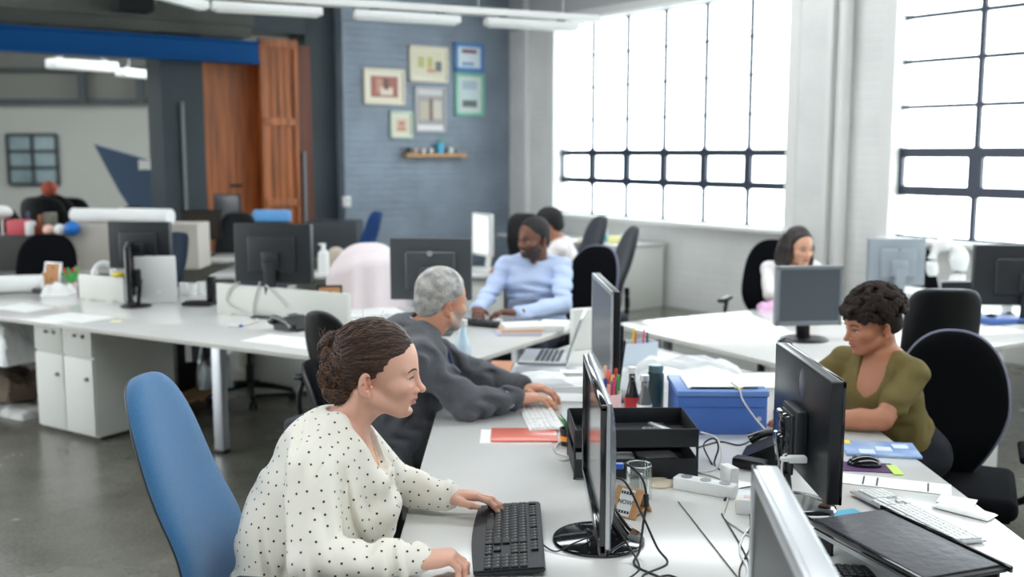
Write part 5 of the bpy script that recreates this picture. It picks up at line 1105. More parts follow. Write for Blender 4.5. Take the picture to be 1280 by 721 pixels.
# ------------------------------------------------------------------ people: smooth-blended volumes meshed into single surfaces
import openvdb
class Vol:
    def __init__(s, lo, hi, vox):
        s.lo = np.array(lo, np.float32); s.v = vox; s.n = np.maximum(4, np.ceil((np.array(hi) - s.lo) / vox).astype(int) + 1)
        s.F = np.full(s.n, .5, np.float32); s.M = None; s.Mi = None; s.sc = 1.0
    def frame(s, M=None):
        if M is None: s.M = s.Mi = None; s.sc = 1.0
        else:
            s.M = np.array(M, np.float32); s.Mi = np.linalg.inv(s.M).astype(np.float32); s.sc = float(np.linalg.norm(s.M[:3, 0]))
    def _w(s, p):
        p = np.asarray(p, np.float32)
        return p if s.M is None else s.M[:3, :3] @ p + s.M[:3, 3]
    def _sub(s, pts, rad):
        w = np.array([s._w(p) for p in pts]); rad = rad * s.sc
        a = np.floor((w.min(0) - rad - s.lo) / s.v).astype(int); b = np.ceil((w.max(0) + rad - s.lo) / s.v).astype(int) + 1
        a = np.clip(a, 0, s.n); b = np.clip(b, 0, s.n)
        if np.any(b <= a): return None, None
        sl = tuple(slice(i, j) for i, j in zip(a, b))
        ax = [s.lo[i] + s.v * np.arange(a[i], b[i], dtype=np.float32) for i in range(3)]
        X, Y, Z = np.meshgrid(*ax, indexing='ij')
        if s.Mi is not None:
            m = s.Mi; X, Y, Z = (m[0, 0] * X + m[0, 1] * Y + m[0, 2] * Z + m[0, 3], m[1, 0] * X + m[1, 1] * Y + m[1, 2] * Z + m[1, 3], m[2, 0] * X + m[2, 1] * Y + m[2, 2] * Z + m[2, 3])
        return sl, (X, Y, Z)
    def _put(s, sl, d, k, sub=False):
        d = d * s.sc; k = max(k * s.sc, 1e-5); f = s.F[sl]
        if not sub:
            h = np.maximum(k - np.abs(f - d), 0) / k; s.F[sl] = np.minimum(f, d) - h * h * k * .25
        else:
            d = -d; h = np.maximum(k - np.abs(f - d), 0) / k; s.F[sl] = np.maximum(f, d) + h * h * k * .25
    def ell(s, c, r, k=.01, rot=None, sub=False):
        r = np.array(r if hasattr(r, '__len__') else (r,) * 3, np.float32); sl, g = s._sub([c], float(r.max()) + k + 3 * s.v / s.sc)
        if sl is None: return
        X, Y, Z = g[0] - c[0], g[1] - c[1], g[2] - c[2]
        if rot is not None:
            m = np.array(Euler([R(a) for a in rot]).to_matrix().inverted()); X, Y, Z = (m[0, 0] * X + m[0, 1] * Y + m[0, 2] * Z, m[1, 0] * X + m[1, 1] * Y + m[1, 2] * Z, m[2, 0] * X + m[2, 1] * Y + m[2, 2] * Z)
        q = np.sqrt((X / r[0]) ** 2 + (Y / r[1]) ** 2 + (Z / r[2]) ** 2); q2 = np.sqrt((X / r[0] ** 2) ** 2 + (Y / r[1] ** 2) ** 2 + (Z / r[2] ** 2) ** 2) + 1e-6
        s._put(sl, q * (q - 1) / q2, k, sub)
    def cap(s, a, b, ra, rb, k=.01, sub=False):
        sl, g = s._sub([a, b], max(ra, rb) + k + 3 * s.v / s.sc)
        if sl is None: return
        a = np.asarray(a, np.float32); ab = np.asarray(b, np.float32) - a; L = float(ab @ ab) + 1e-9
        X, Y, Z = g[0] - a[0], g[1] - a[1], g[2] - a[2]; t = np.clip((X * ab[0] + Y * ab[1] + Z * ab[2]) / L, 0, 1)
        s._put(sl, np.sqrt((X - t * ab[0]) ** 2 + (Y - t * ab[1]) ** 2 + (Z - t * ab[2]) ** 2) - (ra + (rb - ra) * t), k, sub)
    def chain(s, pts, rs, k=.01, sub=False):
        for i in range(len(pts) - 1): s.cap(pts[i], pts[i + 1], rs[i], rs[i + 1], k, sub)
    def loft(s, pts, rx, ry, lat, k=.03):
        lat = np.asarray(lat, np.float32); lat = lat / np.linalg.norm(lat)
        for i in range(len(pts) - 1):
            a = np.asarray(pts[i], np.float32); b = np.asarray(pts[i + 1], np.float32)
            sl, g = s._sub([a, b], max(rx[i], rx[i + 1], ry[i], ry[i + 1]) + k + 3 * s.v)
            if sl is None: continue
            ab = b - a; L = float(ab @ ab) + 1e-9; X, Y, Z = g[0] - a[0], g[1] - a[1], g[2] - a[2]
            t = np.clip((X * ab[0] + Y * ab[1] + Z * ab[2]) / L, 0, 1); X = X - t * ab[0]; Y = Y - t * ab[1]; Z = Z - t * ab[2]
            l = X * lat[0] + Y * lat[1] + Z * lat[2]; rest = np.sqrt(np.maximum(X * X + Y * Y + Z * Z - l * l, 0))
            RX = rx[i] + (rx[i + 1] - rx[i]) * t; RY = ry[i] + (ry[i + 1] - ry[i]) * t
            q = np.sqrt((l / RX) ** 2 + (rest / RY) ** 2) + 1e-6; q2 = np.sqrt((l / RX ** 2) ** 2 + (rest / RY ** 2) ** 2) + 1e-6
            s._put(sl, q * (q - 1) / q2, k)
    def grid(s):
        ax = [s.lo[i] + s.v * np.arange(s.n[i], dtype=np.float32) for i in range(3)]
        X, Y, Z = np.meshgrid(*ax, indexing='ij')
        if s.Mi is not None:
            m = s.Mi; X, Y, Z = (m[0, 0] * X + m[0, 1] * Y + m[0, 2] * Z + m[0, 3], m[1, 0] * X + m[1, 1] * Y + m[1, 2] * Z + m[1, 3], m[2, 0] * X + m[2, 1] * Y + m[2, 2] * Z + m[2, 3])
        return X, Y, Z
    def disp(s, fn):
        X, Y, Z = s.grid(); m = np.abs(s.F) < .03; s.F[m] += fn(X[m], Y[m], Z[m])
    def mesh(s):
        for ax in range(3):
            for e in (0, -1):
                ix = [slice(None)] * 3; ix[ax] = e; s.F[tuple(ix)] = np.maximum(s.F[tuple(ix)], s.v)
        g = openvdb.FloatGrid(.5); g.copyFromArray(np.ascontiguousarray(s.F)); p, q = g.convertToQuads(isovalue=0.0)
        return p.astype(np.float64) * s.v + s.lo, q[:, ::-1].astype(np.int64)
def joinmesh(parts):
    P_, Q_, n = [], [], 0
    for p, q in parts:
        P_.append(p); Q_.append(q + n); n += len(p)
    return np.concatenate(P_), np.concatenate(Q_)
def relax(p, q, it=1, f=.5):
    n = len(p); e = np.concatenate([q[:, [0, 1]], q[:, [1, 2]], q[:, [2, 3]], q[:, [3, 0]]])
    for _ in range(it):
        acc = np.zeros_like(p); cnt = np.zeros(n)
        for a, b in ((0, 1), (1, 0)):
            for c in range(3): acc[:, c] += np.bincount(e[:, a], p[e[:, b], c], n)
            cnt += np.bincount(e[:, a], minlength=n)
        p = p * (1 - f) + f * acc / np.maximum(cnt, 1)[:, None]
    return p
def vmesh(name, pq, m, parent=None, org=(0, 0, 0), col=None, it=1):
    p, q = pq; p = relax(p, q, it) if it else p
    c = col(p) if col is not None else None
    me = bpy.data.meshes.new(name); me.from_pydata((p - np.array(org)).tolist(), [], q.tolist()); me.update()
    if c is not None:
        at = me.attributes.new('tone', 'FLOAT_COLOR', 'POINT'); at.data.foreach_set('color', np.concatenate([c, np.ones((len(c), 1))], 1).astype(np.float32).ravel())
    o = obj(name, me, m, angle=180)
    if parent: o.parent = parent
    return o
def tonemat(name, rough=.45, sub=.12, bump=.08, bscale=300):
    m = mat(name, (.5, .5, .5), rough, bump=bump, bscale=bscale, sub=sub); nt = m.node_tree
    a = nt.nodes.new('ShaderNodeAttribute'); a.attribute_name = 'tone'; nt.links.new(a.outputs['Color'], nt.nodes['Principled BSDF'].inputs['Base Color']); return m
m_skin = tonemat('skin')
def frameM(o, fwd, up=(0, 0, 1), s=1.0):
    """x forward, y left, z up"""
    x = Vector(fwd).normalized(); y = Vector(up).cross(x).normalized(); z = x.cross(y)
    return Matrix(((x.x * s, y.x * s, z.x * s, o[0]), (x.y * s, y.y * s, z.y * s, o[1]), (x.z * s, y.z * s, z.z * s, o[2]), (0, 0, 0, 1)))
def T3(M, p): return tuple(M @ Vector(p))

def head_sdf(V, M, fem=True, smile=0, nose=1.0, jaw=1.0):
    V.frame(M)
    V.ell((.004, 0, .076), (.097, .073, .084), .01)
    V.ell((.042, 0, .045), (.072, .062, .078), .03)
    V.ell((.060, 0, -.012), (.052, .050 * jaw, .058), .03)
    V.ell((.082, 0, -.040), (.026, .030, .032), .02)
    V.ell((.0935, 0, -.0605), (.0170, .018 * jaw, .0160), .014)
    for s in (-1, 1):
        V.cap((.012, s * .052 * jaw, -.028), (.078, s * .020 * jaw, -.062), .014, .012, .025)
        V.ell((.074, s * .042, .004), (.026, .020, .020), .02)
        V.cap((.100, s * .010, .048), (.088, s * .042, .047), .0085, .008, .014)
    for s in (-1, 1): V.ell((.119, s * .030, .026), (.022, .016, .0125), .014, sub=True)
    for s in (-1, 1):
        V.ell((.0905, s * .031, .026), .0142, .006)
        V.ell((.1045, s * .0335, .0252), (.011, .0140, .0052 if not smile else .0036), .002, sub=True)
        V.cap((.103, s * .020, .0345), (.094, s * .046, .033), .0032, .003, .004)
    # nose
    n = nose
    V.cap((.106, 0, .040), (.112, 0, .020), .0085, .0080, .012); V.cap((.112, 0, .020), (.1270 + .004 * (n - 1), 0, -.001), .0078, .0088 * n, .008)
    V.ell((.1300 * (1 + .02 * (n - 1)), 0, -.0045), (.0098, .0096 * n, .0086), .006)
    for s in (-1, 1):
        V.ell((.1135, s * .0115 * n, -.0075), (.0105, .0070 * n, .0075), .006); V.ell((.119, s * .0062 * n, -.0150), (.0055, .0030, .0040), .003, sub=True)
    V.cap((.113, 0, -.013), (.1125, 0, -.022), .006, .006, .008)
    # lips
    w = .0225 + .006 * smile; zc = .003 * smile * 1.5
    for s in (-1, 1):
        V.cap((.1140, s * .004, -.0285), (.101, s * w, -.0335 + zc), .0058, .0022, .004)
        V.cap((.1115, s * .003, -.0405), (.100, s * w * .93, -.0350 + zc), .0062, .0024, .004)
    V.ell((.117, 0, -.0345), (.010, .017, .0010), .003, sub=True)
    for s in (-1, 1): V.cap((.116, 0, -.0342), (.103, s * w * 1.02, -.0340 + zc), .0012, .0010, .002, sub=True)
    V.ell((.108, 0, -.0515), (.009, .020, .005), .010, sub=True)
    # ears
    for s in (-1, 1):
        E = V.M @ np.eye(4, dtype=np.float32)
        V.ell((-.006, s * .074, .012), (.0185, .0062, .0305), .006, rot=(s * -6, 12, s * 24))
        V.ell((.000, s * .0805, .016), (.0105, .0052, .0175), .003, rot=(0, 12, s * 24), sub=True)
        V.ell((.004, s * .0795, .004), (.0065, .0060, .0090), .003, sub=True)
        V.cap((-.010, s * .0785, .030), (-.001, s * .0775, .004), .0030, .0030, .004)
        V.ell((.003, s * .0745, -.0150), (.0080, .0048, .0090), .005)
        V.cap((.010, s * .072, .006), (.011, s * .0745, .0045), .0045, .0035, .004)
def neck_pts(M, base, fem): return [T3(M, (-.022, 0, .03)), T3(M, (-.012, 0, -.045)), base]
def head_color(M, base, lip, cheek=.08, beard=None, scalp=None):
    Mi = np.linalg.inv(np.array(M)); base = np.array(base); lip = np.array(lip)
    def f(p):
        l = p @ Mi[:3, :3].T + Mi[:3, 3]; x, y, z = l.T; c = np.tile(base, (len(p), 1))
        def mixin(c, col, w): return c * (1 - w[:, None]) + np.array(col) * w[:, None]
        if beard is not None:
            b = np.clip((.012 - z - .35 * np.maximum(0, x - .06)) / .018, 0, 1) * np.clip((z + .105) / .02, 0, 1) * np.clip((x - .010) / .02, 0, 1)
            b *= 1 - np.clip(1 - ((y / .020) ** 2 + ((z + .005) / .015) ** 2), 0, 1) * (x > .1)
            b *= 1 - np.exp(-(((np.abs(y) - .038) / .018) ** 2 + ((z + .002) / .016) ** 2)) * .9
            c = mixin(c, beard, b * .88)
        w = np.exp(-(((x - .095) / .02) ** 2 + ((np.abs(y) - .042) / .02) ** 2 + ((z + .002) / .022) ** 2)) * cheek; c = mixin(c, base * np.array([1.05, .72, .70]), w * 3)
        w = np.exp(-(((x - .125) / .012) ** 2 + (y / .014) ** 2 + ((z + .004) / .012) ** 2)) * .25; c = mixin(c, base * np.array([1.02, .78, .75]), w)
        w = np.clip(1.35 - np.sqrt((y / .0245) ** 2 + ((z + .0345) / .0095) ** 2) * 1.1, 0, 1) * np.clip((x - .092) / .008, 0, 1); w = np.clip(w * 1.6, 0, 1); c = mixin(c, lip, w * .85)
        w = np.exp(-(((x - .002) / .03) ** 2 + ((np.abs(y) - .078) / .012) ** 2 + ((z - .01) / .04) ** 2)) * .35; c = mixin(c, base * np.array([1.08, .72, .66]), w)
        return np.clip(c, 0, 1)
    return f
def hand_sdf(V, M, thumb=1, curl=(25, 35, 25), spread=1.0, s=1.0, lift=0, thumbcurl=0):
    """wrist at origin, fingers +x, thumb side = thumb*y, back of the hand +z"""
    V.frame(M @ Matrix.Scale(s, 4)); t = thumb
    V.cap((-.030, 0, 0), (-.01, 0, 0), .024, .0230, .01); V.ell((-.008, 0, 0), (.032, .029, .0205), .012)
    for (y, x1) in ((.026, .086), (.009, .090), (-.009, .086), (-.025, .078)): V.cap((.005, t * y * .55, .0), (x1, t * y, .002), .0165, .0125, .014)
    V.ell((.028, t * .024, -.009), (.032, .017, .014), .014); V.ell((.035, -t * .026, -.006), (.035, .011, .012), .012)
    specs = [(.026, .086, (.040, .024, .020), .0088, 3), (.0085, .091, (.044, .028, .021), .0090, 0), (-.0090, .087, (.041, .026, .020), .0085, -3), (-.0255, .078, (.032, .020, .018), .0076, -7)]
    tips = []
    for fi, (y, x1, L, r, sp) in enumerate(specs):
        c = curl[fi] if hasattr(curl[0], '__len__') else curl
        a = 0; p = Vector((x1, t * y, .002)); pts = [p.copy()]; dz = R(sp * spread) * t
        for j in range(3):
            a += R(c[j]); d = Vector((math.cos(a) * math.cos(dz), math.cos(a) * math.sin(dz), -math.sin(a))); p = p + d * L[j]; pts.append(p.copy())
        V.chain([tuple(q) for q in pts], [r * 1.12, r * 1.02, r * .94, r * .80], .004)
        for q in pts[1:3]: V.ell(tuple(q), r * 1.07, .004)
        tips.append((pts[-1], d, r))
    tc = thumbcurl
    th = [(.018, t * .024, -.006), (.045, t * .048, -.012), (.074, t * (.060 - .010 * tc), -.018 - .004 * tc), (.098, t * (.062 - .022 * tc), -.022 - .006 * tc)]
    V.chain(th, [.0150, .0120, .0100, .0082], .007); V.ell(th[2], .0108, .004)
    tips.append((Vector(th[3]), (Vector(th[3]) - Vector(th[2])).normalized(), .0082))
    return tips

def folds(seed, amp, f=26, dirv=(.3, .2, 1)):
    r_ = np.random.RandomState(seed); ks = r_.normal(0, 1, (5, 3)) * f * .5; ph = r_.uniform(0, 6.28, 5); d = np.array(dirv)
    def fn(X, Y, Z):
        w = .6 * np.sin(X * ks[0, 0] + Y * ks[0, 1] + Z * ks[0, 2] + ph[0]) + .5 * np.sin(X * ks[1, 0] + Y * ks[1, 1] + Z * ks[1, 2] + ph[1])
        a = np.sin((X * d[0] + Y * d[1] + Z * d[2]) * f * 1.6 + w * 2.6 + ph[2]); b = np.sin((X * ks[3, 0] + Y * ks[3, 1] + Z * ks[3, 2]) * .9 + w * 1.5 + ph[3])
        a = np.sign(a) * np.abs(a) ** .7
        return (amp * (a * (.5 + .5 * b) + .5 * b)).astype(np.float32)
    return fn
def person(name, label, S):
    """S: dict of joints in world space"""
    sk = S['skin']; org = (S['pelvis'][0], S['pelvis'][1], 0)
    HM = S['head']; parts = []
    hp = Vector(T3(HM, (0, 0, 0))); nb = Vector(S['neck'])
    ch = [Vector(c) for c in S['chest']]     # upper chest ... pelvis centre line
    lat = (Vector(S['shL']) - Vector(S['shR'])).normalized(); vh = S.get('vox', .003)
    ctr = (hp + nb) / 2; rr_ = S.get('bustlow', .16)
    xs = [hp.x, nb.x, ch[0].x]; ys = [hp.y, nb.y, ch[0].y]
    V = Vol((min(xs) - .17, min(ys) - .17, nb.z - rr_), (max(xs) + .17, max(ys) + .17, hp.z + .19), vh)
    nr = S.get('nr', .052)
    V.chain(neck_pts(HM, tuple(nb), 1), [nr * 1.06, nr, nr * 1.12], .02)
    V.loft([tuple(c) for c in ch[:3]], S['rx'][:3], S['ry'][:3], lat, .03)
    for sh in ('shL', 'shR'): V.cap(tuple(nb + Vector((0, 0, -.015))), tuple(Vector(S[sh]) + Vector((0, 0, .01))), .045, .045, .04)
    fw = Vector(S.get('facing', (1, 0, 0))).normalized()
    for s_ in (-1, 1):   # collar bones and neck tendons
        c0 = nb + fw * (S['ry'][0] * .62) + lat * (s_ * .02) + Vector((0, 0, -.045)); c1 = nb + fw * .02 + lat * (s_ * .14) + Vector((0, 0, -.03)); V.cap(tuple(c0), tuple(c1), .009, .008, .02)
        V.cap(T3(HM, (-.02, s_ * .05, -.02)), tuple(c0), .010, .008, .02)
    head_sdf(V, HM, **S.get('face', {})); parts.append(V.mesh())
    # coarse remainder of the body
    allp = [S[k] for k in ('shL', 'shR', 'elL', 'elR', 'wrL', 'wrR', 'kneeL', 'kneeR', 'ankL', 'ankR')] + [tuple(c) for c in ch]
    A = np.array(allp); V = Vol(A.min(0) - .2, A.max(0) + .2, .011)
    V.loft([tuple(c) for c in ch], S['rx'], S['ry'], lat, .04)
    for s_ in 'LR':
        V.chain([S['sh' + s_], S['el' + s_], S['wr' + s_]], [.044, .034, .022], .02); hipp = Vector(ch[-1]) + lat * (.09 if s_ == 'L' else -.09)
        V.chain([tuple(hipp), S['knee' + s_], S['ank' + s_]], [.07, .048, .034], .03)
    if S.get('bare'):  # arms shown: finer
        pass
    parts.append(V.mesh())
    for s_ in 'LR':
        if S.get('bare') or True:
            a, b = Vector(S['el' + s_]), Vector(S['wr' + s_]); A = np.array([tuple(a), tuple(b), S['sh' + s_]]) if S.get('bare') else None
            if S.get('bare'):
                V = Vol(A.min(0) - .07, A.max(0) + .07, .004); V.chain([S['sh' + s_], tuple(a)], [.046, .036], .01)
                m_ = a.lerp(b, .3); V.chain([tuple(a), tuple(m_), tuple(b)], [.037, .038, .0245], .015); parts.append(V.mesh())
        w = Vector(S['wr' + s_]); HMt = frameM(tuple(w), S['hd' + s_], S.get('hu' + s_, (0, 0, 1)))
        V = Vol(np.array(w) - .23, np.array(w) + .23, S.get('voxh', .0028))
        tips = hand_sdf(V, HMt, thumb=(-1 if s_ == 'L' else 1), s=S.get('hs', 1), **S.get('hand' + s_, {}))
        parts.append(V.mesh()); S['tips' + s_] = (HMt, tips)
    hc = head_color(HM, sk, S['lip'], **S.get('hcol', {}))
    body = vmesh('person', joinmesh(parts), m_skin, None, org, hc, it=1)
    body.location = org; tag(body, label, 'person')
    def child(nm, pq, m, it=1, col=None): o = vmesh(nm, pq, m, body, org, col, it); return o
    S['body'] = body; S['org'] = org; S['child'] = child
    # eyes
    for s_ in (-1, 1):
        bm = NB(); sph(bm, (0, 0, 0), .0122, 20); 
        t = bmesh.new(); bmesh.ops.create_uvsphere(t, u_segments=24, v_segments=16, radius=.0126); t.transform(Matrix.Rotation(R(90), 4, 'Y'))
        for f in list(t.faces):
            c = f.calc_center_median(); a = c.normalized().x
            if a < .885: t.faces.remove(f)
            else: f.material_index = 2 if a > .968 else 1
        for v in list(t.verts):
            if not v.link_faces: t.verts.remove(v)
        for f in t.faces: pass
        _merge(bm, t, 0)
        ang = S.get('gaze', 0); bm.transform(Matrix.Rotation(R(ang), 4, 'Y'))
        bm.transform(HM @ Matrix.Translation((.0905, s_ * .031, .026))); bm.transform(Matrix.Translation((-org[0], -org[1], 0)))
        e = obj('eye', bm, [mat('eye_white', (.72, .70, .68), .15), mat('iris_' + S.get('iris', 'brown'), {'brown': (.06, .03, .015), 'grey': (.05, .06, .06)}[S.get('iris', 'brown')], .1), mat('pupil', (.004, .004, .004), .05)], body, angle=180)
        bm = NB(); tube(bm, [T3(HM, p) for p in ((.1050, s_ * .0190, .0275), (.1072, s_ * .030, .0315), (.0995, s_ * .0480, .0280))], lambda q: .0009 + .0010 * math.sin(math.pi * min(1, q + .15)), seg=6); bm.transform(Matrix.Translation((-org[0], -org[1], 0))); obj('eyelashes', bm, mat('lash', (.012, .008, .006), .6), body, angle=180)
        bm = NB(); z0 = .0475
        tube(bm, [T3(HM, p) for p in ((.1125, s_ * .013, z0 - .002), (.1115, s_ * .025, z0 + .003), (.1060, s_ * .0385, z0 + .004), (.0955, s_ * .0500, z0 - .003))], lambda q: (.0012 + .0016 * math.sin(math.pi * min(1, .25 + q * .75))) * S.get('brow', 1), seg=6); bm.transform(Matrix.Translation((-org[0], -org[1], 0))); obj('eyebrow', bm, S['hairmat'], body, angle=180)
    return body
def garment(S, name, m, vox=.005, infl=.012, amp=.004, sleeve=1.0, cut=None, extra=None, seed=1, torso=None, rx=None, ry=None, sr=(.062, .052, .040), hem=None, dirv=(.3, .2, 1), it=1, ff=26, fr=None, mk=True, kk=.03):
    pts = [S[k] for k in ('shL', 'shR', 'elL', 'elR', 'wrL', 'wrR')]; tor = torso or [tuple(c) for c in S['chest']]
    A = np.array(pts + list(tor)); lat = (Vector(S['shL']) - Vector(S['shR'])).normalized()
    V = Vol(A.min(0) - .2, A.max(0) + np.array((.2, .2, .16)), vox)
    V.loft(tor, rx or [r + infl for r in S['rx']], ry or [r + infl for r in S['ry']], lat, .04)
    nb = Vector(S['neck'])
    for s_ in 'LR':
        sh = Vector(S['sh' + s_]); V.cap(tuple(nb + Vector((0, 0, -.03))), tuple(sh), .052, sr[0], max(kk, .03))
        el = Vector(S['el' + s_]); wr = Vector(S['wr' + s_])
        if sleeve >= 1: V.chain([tuple(sh), tuple(el)], [sr[0], sr[1]], kk); V.chain([tuple(el), tuple(el.lerp(wr, .97))], [sr[1], sr[2]], kk * .7)
        else: V.chain([tuple(sh), tuple(sh.lerp(el, sleeve))], [sr[0], sr[1]], .03)
    V.disp(folds(seed, amp, ff, dirv))
    ch_ = S['chest']; V.loft([tuple(c) for c in ch_], [r + .011 for r in S['rx']], [r + .011 for r in S['ry']], lat, .006)   # cloth never sinks into the body
    for s_ in 'LR':
        sh, el, wr = (Vector(S[k + s_]) for k in ('sh', 'el', 'wr')); V.cap(tuple(nb + Vector((0, 0, -.015))), tuple(sh + Vector((0, 0, .01))), .052, .053, .006)
        if sleeve >= 1: V.chain([tuple(sh), tuple(el), tuple(el.lerp(wr, .97))], [.052, .042, .031], .006)
        else: V.cap(tuple(sh), tuple(sh.lerp(el, sleeve)), .052, .047, .006)
    if extra: extra(V)
    if cut: cut(V)
    V.frame(); S['V'] = V
    return S['child'](name, V.mesh(), m, it) if mk else V
def cylcut(V, a, b, r):
    """remove everything inside a cylinder from a to b (flat ends)"""
    V.frame(); a = np.asarray(a, np.float32); b = np.asarray(b, np.float32); sl, g = V._sub([a, b], r + .02)
    if sl is None: return
    ab = b - a; L = np.linalg.norm(ab); u = ab / L; X, Y, Z = g[0] - a[0], g[1] - a[1], g[2] - a[2]; t = X * u[0] + Y * u[1] + Z * u[2]
    rad = np.sqrt(np.maximum((X - t * u[0]) ** 2 + (Y - t * u[1]) ** 2 + (Z - t * u[2]) ** 2, 0)); V._put(sl, np.maximum(np.maximum(-t, t - L), rad - r), .003, True)
def trousers(S, m, vox=.009, r=(.092, .072, .055), seed=5):
    ch = S['chest']; lat = (Vector(S['shL']) - Vector(S['shR'])).normalized(); p0 = Vector(ch[-1])
    pts = [tuple(p0)] + [S[k] for k in ('kneeL', 'kneeR', 'ankL', 'ankR')]; A = np.array(pts); V = Vol(A.min(0) - .2, A.max(0) + .2, vox)
    V.loft([tuple(Vector(ch[-2]).lerp(p0, .5)), tuple(p0)], [S['rx'][-1]] * 2, [S['ry'][-1]] * 2, lat, .03)
    for s_ in 'LR':
        hipp = p0 + lat * (.09 if s_ == 'L' else -.09); V.chain([tuple(hipp), S['knee' + s_], S['ank' + s_]], r, .04)
    V.disp(folds(seed, .004, 20)); S['child']('trousers', V.mesh(), m)
def shoes(S, m):
    for s_ in 'LR':
        a = Vector(S['ank' + s_]); f = Vector(S['facing']); f.z = 0; f.normalize(); bm = NB()
        t = bmesh.new(); bmesh.ops.create_uvsphere(t, u_segments=20, v_segments=12, radius=1)
        for v in t.verts: v.co = Vector((v.co.x * .135 + .07, v.co.y * .048, max(-.35, v.co.z) * .05 * (1.25 - .5 * max(-1, v.co.x))))
        t.transform(Matrix.Rotation(math.atan2(f.y, f.x), 4, 'Z')); t.transform(Matrix.Translation((a.x - S['org'][0], a.y - S['org'][1], .022))); _merge(bm, t); obj('shoe', bm, m, S['body'], angle=180)
def legs(S, hip, facing, off=.46, lat=None, foot=.05, spread=.10):
    f = Vector(facing); f.z = 0; f.normalize(); l = Vector((-f.y, f.x, 0)); h = Vector(hip)
    for s_, sg in (('L', 1), ('R', -1)):
        k = h + f * off + l * sg * spread; k.z = .52; a = k + f * foot; a.z = .09; S['knee' + s_] = tuple(k); S['ank' + s_] = tuple(a)
    S['facing'] = tuple(f)
# ------------------------------------------------------------------ the woman in the polka dot blouse
def hairmat(name, c1, c2, rough=.42): return mat(name, c1, rough, var=.3, vscale=5, vcol2=c2, stretch=(9, 9, 30), bump=.3, bscale=40, spec=.45)
m_hbrown = hairmat('brown_hair', (.055, .024, .013), (.022, .010, .006)); m_hbrown2 = mat('brown_hair_light', (.13, .06, .032), .4); m_hbrown3 = mat('brown_hair_dark', (.016, .007, .004), .5)
S = dict(skin=srgb(220, 170, 148), lip=srgb(182, 98, 92), vox=.0019, voxh=.0019)
S['head'] = frameM((-.356, 2.57, 1.156), (1, .0, -.09), s=1.0)
S['neck'] = (-.435, 2.57, 1.035)
S['chest'] = [(-.450, 2.57, .985), (-.455, 2.57, .91), (-.49, 2.57, .82), (-.54, 2.57, .72), (-.595, 2.57, .585)]
S['rx'] = [.135, .150, .140, .135, .165]; S['ry'] = [.085, .110, .105, .105, .12]
S['shR'] = (-.475, 2.415, .980); S['elR'] = (-.460, 2.325, .790); S['wrR'] = (-.225, 2.365, .775)
S['shL'] = (-.450, 2.725, .980); S['elL'] = (-.345, 2.855, .800); S['wrL'] = (-.182, 2.800, .785)
S['hdR'] = (1, .12, .02); S['hdL'] = (1, -.02, -.03); S['huL'] = (.1, .20, 1)
S['handL'] = dict(curl=((16, 22, 18), (10, 26, 20), (12, 26, 20), (12, 22, 16)), spread=1.0, thumbcurl=.1); S['handR'] = dict(curl=((40, 45, 30), (42, 46, 30), (44, 46, 30), (44, 46, 30)), thumbcurl=.8)
S['pelvis'] = (-.585, 2.57, .585); legs(S, S['pelvis'], (1, 0, 0), .44)
S['hs'] = .94; S['nr'] = .0475; S['bustlow'] = .24; S['face'] = dict(fem=True, jaw=.93, nose=1.0); S['hairmat'] = m_hbrown; S['iris'] = 'grey'; S['brow'] = .9; S['hcol'] = dict(cheek=.10)
W1 = person('person', 'woman in a cream polka dot blouse with brown bun typing at a black keyboard', S)
org = Vector(S['org'])
# nails
def nails(S, m, which='LR'):
    for s_ in which:
        HMt, tips = S['tips' + s_]; sc = S.get('hs', 1)
        bm = NB()
        for (p, d, r) in tips:
            up = Vector((0, 0, 1)); n = (up - d * up.dot(d)).normalized(); c = (p - d * .0025 + n * r * .62)
            y = n.cross(d); Mx = Matrix(((d.x, y.x, n.x, c.x), (d.y, y.y, n.y, c.y), (d.z, y.z, n.z, c.z), (0, 0, 0, 1)))
            t = bmesh.new(); bmesh.ops.create_uvsphere(t, u_segments=14, v_segments=8, radius=1); t.transform(Matrix.Diagonal((.0062, r * .66, .0022, 1))); t.transform(Matrix.Translation((-S['org'][0], -S['org'][1], 0)) @ HMt @ Matrix.Scale(sc, 4) @ Mx); _merge(bm, t)
        obj('fingernails', bm, m, S['body'], angle=180)
nails(S, mat('nail', srgb(238, 196, 182), .25))
# hair
HM = S['head']; hw = Vector(T3(HM, (0, 0, 0)))
def hairline(z): return np.interp(z, [-.07, -.03, .0, .012, .020, .031, .046, .062, .074, .084, .094, .101, .110, .2], [-.045, -.036, -.028, -.018, .010, .040, .058, .051, .048, .064, .088, .100, .130, .3])
V = Vol(tuple(hw - Vector((.19, .12, .10))), tuple(hw + Vector((.14, .12, .19))), .0022); V.frame(HM)
V.ell((.000, 0, .079), (.1045, .0790, .0885), .01); V.ell((-.045, 0, .03), (.055, .062, .07), .03)
X, Y, Z = V.grid()
bx, bz = -.10, .06; ph = np.arctan2(Z - bz, X - bx); rad = np.sqrt((X - bx) ** 2 + (Z - bz) ** 2)
V.F += (.0011 * np.sin(ph * 34 + Y * 60 + 2 * np.sin(ph * 7)) * np.clip(rad / .06, 0, 1) + .0007 * np.sin(ph * 83 + Y * 90)).astype(np.float32)
cutd = (X - hairline(Z)) * .8; k = .012; h = np.maximum(k - np.abs(V.F - cutd), 0) / k; V.F = (np.maximum(V.F, cutd) + h * h * k * .25).astype(np.float32)
